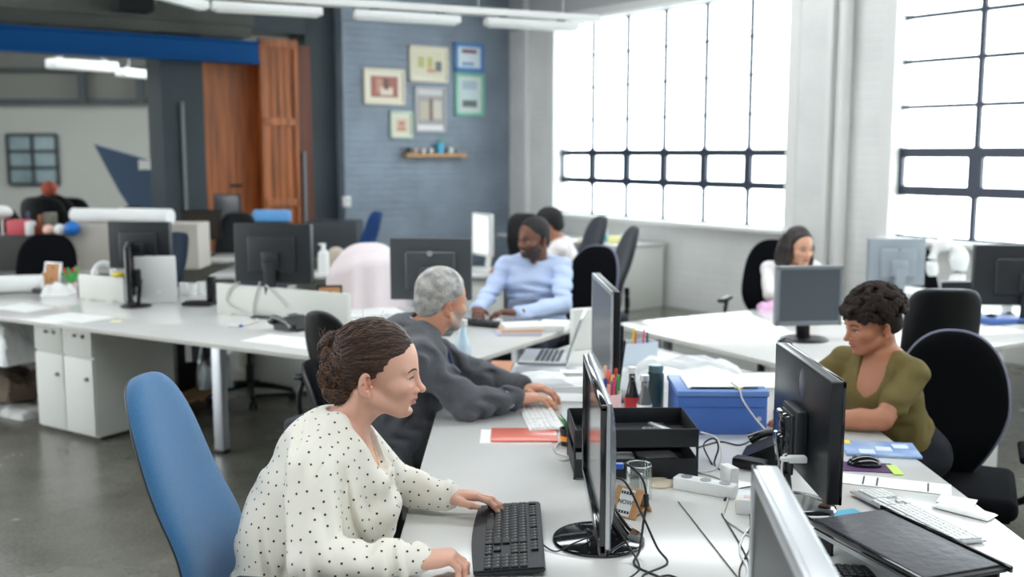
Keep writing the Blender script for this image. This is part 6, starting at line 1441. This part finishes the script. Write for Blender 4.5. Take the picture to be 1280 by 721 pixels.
# chignon: twisted coils at the back
rs = np.random.RandomState(3)
V.ell((-.088, 0, .028), (.040, .046, .062), .02)
def coil(c, ax1, ax2, r1, r2, a0, a1, th, n=9, k=.004):
    pts = []; 
    for i in range(n + 1):
        a = a0 + (a1 - a0) * i / n; pts.append(tuple(Vector(c) + Vector(ax1) * r1 * math.cos(a) + Vector(ax2) * r2 * math.sin(a)))
    V.chain(pts, [th * (.75 + .35 * math.sin(math.pi * i / n)) for i in range(n + 1)], k)
for sy in (-1, 1):
    coil((-.095, sy * .010, .070), (1, 0, .1), (-.2, 0, 1), .026, .038, -1.0, 4.2, .0135); coil((-.090, sy * .022, .062), (1, 0, 0), (0, 0, 1), .022, .030, 2.6, 7.2, .012)
    coil((-.085, sy * .026, .012), (1, 0, -.3), (.2, 0, 1), .030, .034, .6, 5.6, .0125); coil((-.080, sy * .034, -.006), (1, 0, .2), (0, 0, 1), .024, .026, 3.0, 8.0, .0115)
    coil((-.072, sy * .030, -.030), (1, 0, 0), (0, sy * .3, 1), .026, .016, 2.2, 6.8, .0115); coil((-.098, sy * .018, .030), (.2, sy * .5, 0), (0, 0, 1), .016, .034, 1.2, 5.0, .011); coil((-.060, sy * .044, .020), (.5, 0, .5), (-.5, 0, .9), .020, .030, 0, 4, .009)
V.ell((-.066, 0, -.030), (.034, .038, .024), .012)
def curlnoise(X, Y, Z): 
    a = np.sin(X * 120 + 3 * np.sin(Z * 45) + Y * 50) * np.sin(Z * 95 + 3 * np.sin(X * 38 + Y * 30)); b = np.sin(X * 260 + Z * 190 + Y * 120 + 3 * a)
    return ((.0016 * a + .0008 * b) * np.clip((-.045 - X) / .02, 0, 1)).astype(np.float32)
V.disp(curlnoise); V.frame()
from mathutils.bvhtree import BVHTree
hp_, hq_ = V.mesh(); hp_ = relax(hp_, hq_, 1); hbvh = BVHTree.FromPolygons([tuple(v) for v in hp_], [tuple(int(a) for a in f) for f in hq_])
def snap(p, off):
    p = Vector(p); loc, n, _, d = hbvh.find_nearest(p); c = HM @ Vector((-.02, 0, .05)); n = n if n.dot(loc - c) > 0 else -n; return tuple(loc + n * off)
S['child']('hair', (hp_, hq_), m_hbrown, 0)
# strands over the hair
bm = NB(); rr2 = random.Random(5)
def onskull(v, infl=1.0):
    c = Vector((.000, 0, .079)); d = (v - c); q = math.sqrt((d.x / .1045) ** 2 + (d.y / .079) ** 2 + (d.z / .0885) ** 2); return c + d / q * infl
for i in range(1500):
    z = rr2.uniform(.018, .166); s_ = rr2.choice((-1, -1, -1, 1)); x0 = min(float(hairline(z)), .092) - rr2.uniform(-.002, .008 if rr2.random() < .6 else .09)
    dx = x0; u_ = 1 - (dx / .1045) ** 2 - ((z - .079) / .0885) ** 2
    if u_ <= .002: continue
    H = Vector((x0, s_ * .079 * math.sqrt(u_), z)); B = Vector((-.092, s_ * rr2.uniform(.0, .035), rr2.uniform(.035, .085))); pts = []
    sag = rr2.uniform(-.012, .006); infl = 1.01; off_ = rr2.uniform(-.0002, .0016)
    for j in range(11):
        t = j / 10 * rr2.uniform(.9, 1) if j == 10 else j / 10; p = H.lerp(B, t); p.z += sag * math.sin(math.pi * t); p = onskull(p, infl); pts.append(snap(HM @ p, off_ * math.sin(math.pi * min(1, t + .08)) ))
    tube(bm, pts, lambda q: .0006 + .0005 * math.sin(math.pi * q), seg=4, smooth=0, mi=rr2.choice((0, 0, 1, 2)), cap=False)
for i in range(800):   # curls on the chignon
    c = Vector((rr2.uniform(-.12, -.062), rr2.uniform(-.05, .04), rr2.uniform(-.045, .10))); a = rr2.uniform(0, 6.28); L = rr2.uniform(.02, .05)
    d = c - Vector((-.085, 0, .03)); q = math.sqrt((d.x / .052) ** 2 + (d.y / .056) ** 2 + (d.z / .085) ** 2) + 1e-3; c = Vector((-.085, 0, .03)) + d / q
    pts = []
    for j in range(7): t = j / 6 - .5; w = Vector((math.cos(a) * L * t + .006 * math.sin(t * 9), .3 * L * t, math.sin(a) * L * t + .006 * math.cos(t * 8))); e = c + w - Vector((-.085, 0, .03)); qq = math.sqrt((e.x / .053) ** 2 + (e.y / .057) ** 2 + (e.z / .086) ** 2) + 1e-3; pts.append(snap(HM @ (Vector((-.085, 0, .03)) + e / qq), .0004 + .0022 * math.sin(math.pi * j / 6)))
    tube(bm, pts, lambda q: .0006 + .0010 * math.sin(math.pi * q), seg=4, smooth=2, mi=rr2.choice((0, 1, 1, 2)), cap=False)
for i in range(46):    # fly-away hairs
    c = Vector((rr2.uniform(-.135, -.075), rr2.uniform(-.03, .03), rr2.uniform(.08, .115))) if i < 40 else onskull(Vector((rr2.uniform(-.03, .06), rr2.uniform(-.03, .03), .16)))
    d = Vector((rr2.uniform(-.5, .5), rr2.uniform(-.5, .5), 1)) * rr2.uniform(.008, .026); tube(bm, [tuple(HM @ c), tuple(HM @ (c + d * .6)), tuple(HM @ (c + d + Vector((rr2.uniform(-.01, .01), 0, -.002))))], .00032, seg=3, smooth=3, mi=1, cap=False)
bm.transform(Matrix.Translation(-org)); obj('hair_strands', bm, [m_hbrown, m_hbrown2, m_hbrown3], W1, angle=180)
# blouse
m_blouse = mat('cream_blouse', srgb(240, 236, 224), .62, bump=.05, bscale=400, sheen=.2, sub=.05); m_dot = mat('dot_black', (.018, .016, .02), .7)
tor = [(-.462, 2.57, .990), (-.466, 2.57, .925), (-.492, 2.57, .83), (-.522, 2.57, .72), (-.560, 2.57, .60), (-.575, 2.57, .56)]
def bl_extra(V):
    nape = (-.435, 2.57, 1.088)
    for sy in (-1, 1):
        pts = [nape, (-.426, 2.57 + sy * .066, 1.070), (-.402, 2.57 + sy * .078, 1.025), (-.368, 2.57 + sy * .060, .970), (-.335, 2.57 + sy * .016, .900)]
        V.chain(pts, [.018, .020, .017, .013, .010], .014)
        V.chain([(-.360, 2.57 + sy * .064, .94), (-.332, 2.57 + sy * .045, .91), (-.322, 2.57 + sy * .035, .83), (-.330, 2.57 + sy * .035, .76)], [.010, .018, .030, .028], .03)
        V.chain([(-.44, 2.57 + sy * .05, 1.055), (-.46, 2.57 + sy * .12, 1.02)], [.022, .03], .03)
    V.chain([(-.500, 2.52, .965), (-.562, 2.52, .79), (-.585, 2.54, .66)], [.085, .105, .11], .05)
    for (w_, e_) in ((S['wrR'], S['elR']), (S['wrL'], S['elL'])):
        w_ = Vector(w_); e_ = Vector(e_); V.cap(tuple(w_.lerp(e_, .02)), tuple(w_.lerp(e_, .30)), .036, .040, .006)
def bl_cut(V):
    V.frame()
    # neck opening and V
    V.chain([T3(HM, (-.02, 0, .03)), (-.412, 2.57, 1.08), (-.395, 2.57, 1.03)], [.056, .054, .052], .004, sub=True)
    V.chain([(-.380, 2.57, 1.045), (-.330, 2.57, .975), (-.308, 2.57, .900)], [.062, .052, .014], .004, sub=True)
    V.chain([(-.34, 2.57, 1.03), (-.27, 2.57, .99), (-.26, 2.57, .92)], [.058, .055, .018], .004, sub=True)
V = garment(S, 'blouse', m_blouse, vox=.0036, amp=.0095, kk=.012, seed=11, torso=tor, rx=[.150, .168, .172, .178, .19, .19], ry=[.100, .132, .160, .168, .15, .14], sr=(.066, .060, .040), cut=bl_cut, extra=bl_extra, dirv=(.75, .25, .45), ff=42, mk=False)
pp, qq = V.mesh(); pp = relax(pp, qq, 1)
# polka dots: evenly spread discs on the cloth, part of the blouse mesh
fc = pp[qq].mean(1); nrm = np.cross(pp[qq[:, 2]] - pp[qq[:, 0]], pp[qq[:, 3]] - pp[qq[:, 1]]); nrm /= np.linalg.norm(nrm, axis=1)[:, None] + 1e-9
if ((fc - fc.mean(0)) * nrm).sum(1).mean() < 0: nrm = -nrm
rs = np.random.RandomState(4); order = rs.permutation(len(fc)); chosen = []; cellm = {}; dmin = .0260
ok = (fc[:, 2] > .60)
for i in order:
    if not ok[i]: continue
    c = fc[i]; key = tuple((c / dmin).astype(int)); bad = False
    for a in (-1, 0, 1):
        for b in (-1, 0, 1):
            for e in (-1, 0, 1):
                for j in cellm.get((key[0] + a, key[1] + b, key[2] + e), ()):
                    if np.sum((fc[j] - c) ** 2) < dmin * dmin: bad = True; break
                if bad: break
            if bad: break
        if bad: break
    if not bad: chosen.append(i); cellm.setdefault(key, []).append(i)
bm = NB()
me_ = bpy.data.meshes.new('tmp'); me_.from_pydata(pp.tolist(), [], qq.tolist()); bm.from_mesh(me_); bpy.data.meshes.remove(me_)
bmesh.ops.recalc_face_normals(bm, faces=bm.faces)
from mathutils.bvhtree import BVHTree
bvh = BVHTree.FromBMesh(bm); disc = []
for i in chosen:
    c = Vector(fc[i]); n = Vector(nrm[i]); a = n.orthogonal().normalized(); b = n.cross(a); rr_ = .0030
    ring = []
    for k in range(10):
        q = c + (a * math.cos(k * .6283) + b * math.sin(k * .6283)) * rr_; loc, nn_, _, _ = bvh.find_nearest(q)
        nn_ = nn_ if nn_.dot(n) > 0 else -nn_; ring.append(loc + nn_ * .0006)
    loc, nn_, _, _ = bvh.find_nearest(c); nn_ = nn_ if nn_.dot(n) > 0 else -nn_; disc.append((ring, loc + nn_ * .0009))
for ring, c in disc:
    cv = bm.verts.new(c); rv = [bm.verts.new(q) for q in ring]
    for k in range(10): f = bm.faces.new([cv, rv[k], rv[(k + 1) % 10]]); f.material_index = 1
bm.transform(Matrix.Translation(-org)); me_ = bpy.data.meshes.new('blouse'); bm.to_mesh(me_); bm.free(); o = obj('blouse', me_, [m_blouse, m_dot], W1, angle=180)
bm = NB(); tube(bm, [(-.395, 2.512, 1.055), (-.376, 2.517, 1.015), (-.352, 2.545, .965), (-.342, 2.565, .935), (-.345, 2.59, .955), (-.375, 2.62, 1.015)], .0013, seg=6); sph(bm, (-.340, 2.562, .930), .004, 10)
bm.transform(Matrix.Translation(-org)); obj('necklace', bm, mat('gold', (.75, .48, .16), .25, 1), W1, angle=180)
trousers(S, mat('black_trousers', (.012, .012, .014), .8)); shoes(S, m_gloss)

# ------------------------------------------------------------------ the man in the grey suit
m_suit = mat('charcoal_wool', srgb(82, 84, 90), .88, bump=.35, bscale=420, sheen=.2, var=.12, vscale=90); m_shirtb = mat('shirt_blue', srgb(186, 202, 236), .75)
S = dict(skin=srgb(206, 150, 122), lip=srgb(176, 108, 96), vox=.003, voxh=.003)
S['head'] = frameM((-.298, 4.12, 1.108), (.74, .67, -.12), s=1.04); S['neck'] = (-.375, 4.10, 1.005)
S['chest'] = [(-.410, 4.10, .955), (-.425, 4.10, .86), (-.44, 4.09, .76), (-.46, 4.08, .67), (-.48, 4.07, .58)]; S['rx'] = [.170, .180, .170, .165, .175]; S['ry'] = [.115, .140, .14, .14, .14]
S['shR'] = (-.360, 3.915, .945); S['elR'] = (-.165, 3.850, .785); S['wrR'] = (.01, 3.965, .785); S['shL'] = (-.450, 4.285, .965); S['elL'] = (-.15, 4.37, .785); S['wrL'] = (.04, 4.13, .790)
S['hdR'] = (1, .10, -.02); S['hdL'] = (1, -.20, -.02); S['handR'] = dict(curl=(16, 24, 16)); S['handL'] = dict(curl=(22, 28, 20))
S['pelvis'] = (-.48, 4.07, .58); legs(S, S['pelvis'], (1, .1, 0), .42); S['nr'] = .058; S['face'] = dict(jaw=1.08, nose=1.15)
m_grey_h = mat('grey_hair', srgb(206, 204, 198), .7, var=.14, vscale=26, vcol2=srgb(128, 126, 124), bump=.6, bscale=160); S['hairmat'] = m_grey_h; S['hcol'] = dict(beard=srgb(186, 170, 160), cheek=.08)
M1 = person('person', 'grey haired man in a charcoal suit jacket typing on a white keyboard', S); HM = S['head']; hw = Vector(T3(HM, (0, 0, 0)))
def caphair(S, m, infl=.006, line=None, vox=.0035, amp=.0007, f=600, low=-.03, extra=None, name='hair'):
    HM = S['head']; hw = Vector(T3(HM, (0, 0, 0))); V = Vol(tuple(hw - Vector((.19, .19, .22))), tuple(hw + Vector((.19, .19, .24))), vox); V.frame(HM)
    V.ell((.003, 0, .078), (.098 + infl, .0735 + infl, .084 + infl), .01); V.ell((-.045, 0, .02), (.048 + infl, .056 + infl * .6, .058), .02)
    X, Y, Z = V.grid(); line = line or ([-.07, -.04, -.005, .030, .036, .058, .062, .105, .115, .14, .2], [-.07, -.055, -.026, -.016, .026, .034, .060, .083, .090, .12, .3])
    V.F += (amp * np.sin(X * f + 2 * np.sin(Z * f * .6)) * np.sin(Y * f * 1.1 + Z * f * .8)).astype(np.float32)
    cutd = np.maximum((X - np.interp(Z, *line)) * .85, low - Z); k = .010; h = np.maximum(k - np.abs(V.F - cutd), 0) / k; V.F = (np.maximum(V.F, cutd) + h * h * k * .25).astype(np.float32)
    if extra: extra(V)
    V.frame(); S['child'](name, V.mesh(), m)
caphair(S, m_grey_h, .009, low=-.045)
fw = Vector((.94, .34, 0)); lt = Vector((-.34, .94, 0)); nb = Vector(S['neck'])
def suit_extra(V):
    for sg in (-1, 1):   # collar and lapels
        p = [nb - fw * .055 + Vector((0, 0, .058)), nb + lt * sg * .070 + Vector((0, 0, .034)), nb + fw * .065 + lt * sg * .060 + Vector((0, 0, -.035)), nb + fw * .115 + lt * sg * .035 + Vector((0, 0, -.14))]
        V.chain([tuple(q) for q in p], [.020, .021, .018, .012], .012)
        V.chain([tuple(nb + lt * sg * .09), S['shL' if sg > 0 else 'shR']], [.05, .062], .03)
def suit_cut(V):
    V.chain([T3(HM, (-.02, 0, .03)), tuple(nb + fw * .02 + Vector((0, 0, .01)))], [.066, .060], .004, sub=True); V.chain([tuple(nb + fw * .09), tuple(nb + fw * .15 + Vector((0, 0, -.07))), tuple(nb + fw * .16 + Vector((0, 0, -.15)))], [.05, .042, .02], .004, sub=True)
garment(S, 'suit_jacket', m_suit, vox=.0055, infl=.026, amp=.010, seed=4, sr=(.080, .066, .047), cut=suit_cut, extra=suit_extra, ff=55, dirv=(.7, .3, .5), kk=.018)
V = Vol(tuple(nb - Vector((.2, .2, .2))), tuple(nb + Vector((.2, .2, .12))), .005)
V.chain([tuple(nb + fw * .012 + Vector((0, 0, .034))), tuple(nb + fw * .02 + Vector((0, 0, -.02)))], [.064, .070], .01); V.loft([S['chest'][0], S['chest'][1]], [.15, .16], [.108, .13], tuple(lt), .03); V.chain([T3(HM, (-.02, 0, .03)), tuple(nb + Vector((0, 0, -.005)))], [.0605, .0600], .003, sub=True); S['child']('shirt', V.mesh(), m_shirtb)
for s_ in 'LR':
    w_ = Vector(S['wr' + s_]); e_ = Vector(S['el' + s_]); bm = NB(); cyl(bm, tuple(w_.lerp(e_, -.05)), tuple(w_.lerp(e_, .25)), .0385, .040, seg=24, bev=.004); bm.transform(Matrix.Translation((-S['org'][0], -S['org'][1], 0))); obj('shirt_cuff', bm, m_shirtb, M1, angle=180)
bm = NB(); p = [nb + fw * .075 + Vector((0, 0, -.01)), nb + fw * .118 + Vector((0, 0, -.08)), nb + fw * .14 + Vector((0, 0, -.2))]; tube(bm, [tuple(q) for q in p], lambda q: .012 + .012 * q, seg=8); bm.transform(Matrix.Translation((-S['org'][0], -S['org'][1], 0))); obj('necktie', bm, mat('navy_tie', (.02, .03, .09), .6), M1, angle=180)
trousers(S, mat('charcoal_trousers', (.03, .031, .036), .85)); shoes(S, m_gloss)

# ------------------------------------------------------------------ the smiling man
m_light = mat('light_blue_shirt', srgb(190, 206, 238), .8, var=.12, vscale=4, bump=.15, bscale=300)
S = dict(skin=srgb(112, 72, 54), lip=srgb(120, 70, 62), vox=.0034, voxh=.0034)
S['head'] = frameM((.150, 6.60, 1.160), (-.72, -.68, -.04), s=1.06); S['neck'] = (.165, 6.66, 1.055)
S['chest'] = [(.15, 6.68, 1.0), (.14, 6.67, .90), (.14, 6.68, .80), (.16, 6.71, .70), (.19, 6.76, .60)]; S['rx'] = [.165, .165, .150, .15, .165]; S['ry'] = [.09, .115, .11, .115, .12]
S['shR'] = (-.035, 6.72, 1.00); S['elR'] = (-.15, 6.57, .83); S['wrR'] = (-.215, 6.28, .790); S['shL'] = (.320, 6.62, 1.00); S['elL'] = (.31, 6.36, .80); S['wrL'] = (.03, 6.15, .790)
S['hdR'] = (.1, -.99, .02); S['hdL'] = (-.97, -.12, .02); S['handR'] = dict(curl=(18, 26, 18)); S['handL'] = dict(curl=(18, 26, 18))
S['pelvis'] = (.19, 6.76, .60); legs(S, S['pelvis'], (-.35, -.94, 0), .42); S['nr'] = .058; S['face'] = dict(jaw=1.05, nose=1.25, smile=1)
S['hairmat'] = mat('black_hair', (.008, .007, .007), .7, bump=.5, bscale=200); S['hcol'] = dict(beard=(.018, .012, .010), cheek=.03)
M2 = person('person', 'smiling bearded man in a light blue shirt typing at the far side', S); HM = S['head']; nb = Vector(S['neck']); fw = Vector((-.35, -.94, 0)).normalized(); lt = Vector((.94, -.35, 0))
bm = NB(); tube(bm, [T3(HM, (.1035, -.020, -.0325)), T3(HM, (.1125, 0, -.0345)), T3(HM, (.1035, .020, -.0325))], .0034, seg=6); bm.transform(Matrix.Translation((-S['org'][0], -S['org'][1], 0))); obj('teeth', bm, mat('teeth', (.8, .78, .74), .3), M2, angle=180)
caphair(S, S['hairmat'], .006, line=([-.07, -.03, .0, .03, .036, .062, .068, .118, .125, .14, .2], [-.05, -.04, -.028, -.016, .030, .040, .074, .092, .099, .13, .3]), low=-.02)
def sh_extra(V):
    for sg in (-1, 1):
        p = [nb - fw * .05 + Vector((0, 0, .035)), nb + lt * sg * .060 + Vector((0, 0, .022)), nb + fw * .058 + lt * sg * .022 + Vector((0, 0, -.018))]; V.chain([tuple(q) for q in p], [.014, .015, .012], .008)
        q0 = nb + fw * .070 + lt * sg * .030 + Vector((0, 0, -.022)); V.chain([tuple(q0), tuple(q0 + lt * sg * .030 + fw * .012 + Vector((0, 0, -.035)))], [.012, .005], .006)
    V.chain([tuple(nb + fw * .085 + Vector((0, 0, -.06))), tuple(Vector(S['chest'][2]) + fw * .128)], [.010, .010], .02)
def sh_cut(V): V.chain([T3(HM, (-.02, 0, .03)), tuple(nb + fw * .010 + Vector((0, 0, .0)))], [.062, .0585], .004, sub=True); V.cap(tuple(nb + fw * .07 + Vector((0, 0, .01))), tuple(nb + fw * .10 + Vector((0, 0, -.035))), .028, .008, .004, sub=True)
garment(S, 'shirt', m_light, vox=.006, infl=.018, amp=.009, seed=9, sr=(.068, .056, .040), cut=sh_cut, extra=sh_extra, ff=44, kk=.016)
trousers(S, mat('navy_trousers', (.02, .025, .04), .85)); shoes(S, m_gloss)

# ------------------------------------------------------------------ the woman in the olive shirt
m_olive = mat('olive_cloth', srgb(112, 98, 50), .8, var=.15, vscale=5, bump=.2, bscale=250)
S = dict(skin=srgb(176, 118, 88), lip=srgb(160, 90, 80), vox=.003, voxh=.003, bare=True)
S['head'] = frameM((1.378, 3.88, 1.066), (-.96, -.18, -.20), up=(0, 0, 1), s=.97); S['neck'] = (1.425, 3.88, .960)
S['chest'] = [(1.41, 3.88, .915), (1.405, 3.88, .83), (1.43, 3.90, .74), (1.48, 3.93, .66), (1.54, 3.95, .58)]; S['rx'] = [.145, .150, .140, .145, .165]; S['ry'] = [.082, .108, .105, .11, .12]
S['shL'] = (1.470, 3.735, .925); S['elL'] = (1.335, 3.655, .778); S['wrL'] = (1.10, 3.72, .765); S['shR'] = (1.300, 4.01, .92); S['elR'] = (1.20, 4.09, .80); S['wrR'] = (1.08, 3.93, .772)
S['hdL'] = (-.98, .18, 0); S['hdR'] = (-.6, -.8, .02); S['handL'] = dict(curl=(15, 22, 16)); S['handR'] = dict(curl=(45, 50, 35), thumbcurl=1)
S['pelvis'] = (1.54, 3.95, .58); legs(S, S['pelvis'], (-.97, -.2, 0), .40); S['nr'] = .047; S['hs'] = .93; S['face'] = dict(jaw=.93, nose=1.1); S['bustlow'] = .24
m_curl = mat('dark_curls', (.012, .007, .005), .75, var=.4, vscale=30, vcol2=(.022, .012, .008), bump=.4, bscale=120, spec=.25); S['hairmat'] = m_curl; S['hcol'] = dict(cheek=.06); S['gaze'] = 20
W2 = person('person', 'woman in an olive v-neck shirt with short curly hair writing at the bench', S); HM = S['head']; nb = Vector(S['neck']); fw = Vector((-.80, -.60, 0)).normalized(); lt = Vector((.60, -.80, 0))
def curls(V):
    r9 = random.Random(8)
    for i in range(520):
        th = r9.uniform(0, 6.283); u_ = r9.uniform(-.25, 1); q = Vector((math.cos(th) * math.sqrt(max(0, 1 - u_ * u_)), math.sin(th) * math.sqrt(max(0, 1 - u_ * u_)), u_)); p = Vector((-.008, 0, .085)) + Vector((q.x * .118, q.y * .100, q.z * .100))
        if p.x > np.interp(p.z, [-.02, .015, .026, .048, .075, .10], [-.03, -.01, .045, .088, .110, .2]): continue
        V.ell(tuple(p), (r9.uniform(.008, .015), r9.uniform(.008, .014), r9.uniform(.008, .014)), .003)
    for i in range(10): p = Vector((.085 + .002 * i, (i - 5) * .011, .118)); V.chain([tuple(p), tuple(p + Vector((.022, 0, -.008))), tuple(p + Vector((.030, .004, -.035)))], [.009, .006, .003], .004)
caphair(S, m_curl, .014, extra=curls, vox=.0032, low=-.02)
def ol_cut(V):
    V.chain([T3(HM, (-.02, 0, .0)), tuple(nb), tuple(nb + Vector((0, 0, -.02)))], [.058, .060, .060], .004, sub=True); V.chain([tuple(nb + fw * .06 + Vector((0, 0, .0))), tuple(nb + fw * .13 + Vector((0, 0, -.075))), tuple(nb + fw * .155 + Vector((0, 0, -.14)))], [.060, .050, .010], .004, sub=True)
garment(S, 'olive_shirt', m_olive, vox=.005, infl=.013, amp=.005, sleeve=.62, seed=23, sr=(.050, .056, .04), cut=ol_cut, ff=50, kk=.016, dirv=(.3, .2, .7), rx=[.145, .156, .148, .152, .165], ry=[.088, .112, .115, .12, .125])
trousers(S, mat('dark_denim', (.006, .008, .013), .9)); shoes(S, m_gloss)
bm = NB(); tube(bm, [(1.075, 3.80, .775), (1.085, 3.83, .88)], .004, seg=8, smooth=0); one('pen', bm, m_whitep, 'white pen in the hand of the woman in olive', 'pen')

# ------------------------------------------------------------------ girl by the window wall
S = dict(skin=srgb(206, 156, 128), lip=srgb(180, 96, 92), vox=.004, voxh=.005)
S['head'] = frameM((1.925, 7.00, 1.070), (.34, -.93, -.10), s=1.04); S['neck'] = (1.91, 7.07, .965)
S['chest'] = [(1.92, 7.10, .93), (1.92, 7.08, .84), (1.92, 7.09, .75), (1.92, 7.12, .67), (1.92, 7.17, .60)]; S['rx'] = [.14, .145, .135, .14, .16]; S['ry'] = [.08, .105, .10, .105, .12]
S['shR'] = (1.765, 7.09, .935); S['elR'] = (1.72, 6.86, .80); S['wrR'] = (1.84, 6.66, .790); S['shL'] = (2.080, 7.13, .935); S['elL'] = (2.17, 6.93, .80); S['wrL'] = (2.06, 6.70, .790)
S['hdR'] = (.2, -.97, 0); S['hdL'] = (-.2, -.97, 0); S['handR'] = dict(curl=(15, 22, 16)); S['handL'] = dict(curl=(15, 22, 16)); S['pelvis'] = (1.92, 7.17, .60); legs(S, S['pelvis'], (0, -1, 0), .42); S['nr'] = .046; S['hs'] = .92; S['face'] = dict(jaw=.93)
m_long = mat('dark_long_hair', (.018, .012, .010), .45, bump=.3, bscale=60, stretch=(1, 1, .2)); S['hairmat'] = m_long
W3 = person('person', 'girl with long dark hair in a white top sitting behind the grey screen monitor', S); HM = S['head']; nb = Vector(S['neck'])
def longh(V):
    for sg in (-1, 1):
        for k in range(5): V.chain([(.035 - .02 * k, sg * .070, .10), (.040 - .024 * k, sg * .082, .03), (.034 - .024 * k, sg * .086, -.05), (.030 - .028 * k, sg * .088, -.12), (.045 - .03 * k, sg * .080, -.17)], [.016, .018, .019, .018, .010], .014)
    for k in range(5): V.chain([(-.085, (k - 2) * .03, .06), (-.085, (k - 2) * .036, -.03), (-.085, (k - 2) * .04, -.13), (-.075, (k - 2) * .038, -.19)], [.025, .026, .026, .012], .02)
caphair(S, m_long, .012, extra=longh, vox=.005, low=-.30)
def gcut(V): V.chain([T3(HM, (-.02, 0, .0)), tuple(nb)], [.064, .068], .004, sub=True); V.cap(tuple(nb + Vector((0, -.06, .0))), tuple(nb + Vector((0, -.12, -.06))), .06, .03, .004, sub=True)
garment(S, 'white_top', mat('white_cotton', srgb(238, 232, 232), .8), vox=.007, infl=.014, amp=.004, seed=31, sr=(.058, .05, .038), cut=gcut)
trousers(S, mat('dark_denim', (.006, .008, .013), .9), vox=.012); shoes(S, m_gloss)

# ------------------------------------------------------------------ person seen from behind near the corner
S = dict(skin=srgb(176, 120, 92), lip=srgb(150, 90, 80), vox=.005, voxh=.006)
S['head'] = frameM((.335, 8.75, 1.10), (-.93, .30, -.20), s=1.08); S['neck'] = (.40, 8.78, .985)
S['chest'] = [(.42, 8.79, .94), (.42, 8.79, .86), (.43, 8.79, .80), (.46, 8.79, .70), (.50, 8.79, .60)]; S['rx'] = [.15, .155, .145, .15, .165]; S['ry'] = [.085, .11, .11, .11, .12]
S['shL'] = (.38, 8.62, .935); S['elL'] = (.22, 8.50, .80); S['wrL'] = (-.02, 8.62, .785); S['shR'] = (.44, 8.96, .935); S['elR'] = (.26, 9.08, .80); S['wrR'] = (.02, 8.98, .785)
S['hdL'] = (-1, .05, 0); S['hdR'] = (-1, -.05, 0); S['handR'] = dict(curl=(15, 22, 16)); S['handL'] = dict(curl=(15, 22, 16)); S['pelvis'] = (.50, 8.79, .60); legs(S, S['pelvis'], (-1, 0, 0), .40); S['bare'] = True
S['hairmat'] = mat('black_hair', (.008, .007, .007), .7)
M3 = person('person', 'person with black hair and white shirt turned away near the window corner', S); HM = S['head']; nb = Vector(S['neck'])
caphair(S, S['hairmat'], .014, vox=.006, low=-.07)
def pcut(V): V.chain([T3(HM, (-.02, 0, .0)), tuple(nb)], [.06, .062], .004, sub=True)
garment(S, 'white_shirt', mat('white_cotton', srgb(238, 232, 232), .8), vox=.008, infl=.018, amp=.005, seed=41, sleeve=.7, sr=(.064, .06, .038), cut=pcut)
trousers(S, mat('dark_denim', (.006, .008, .013), .9), vox=.012); shoes(S, m_gloss)
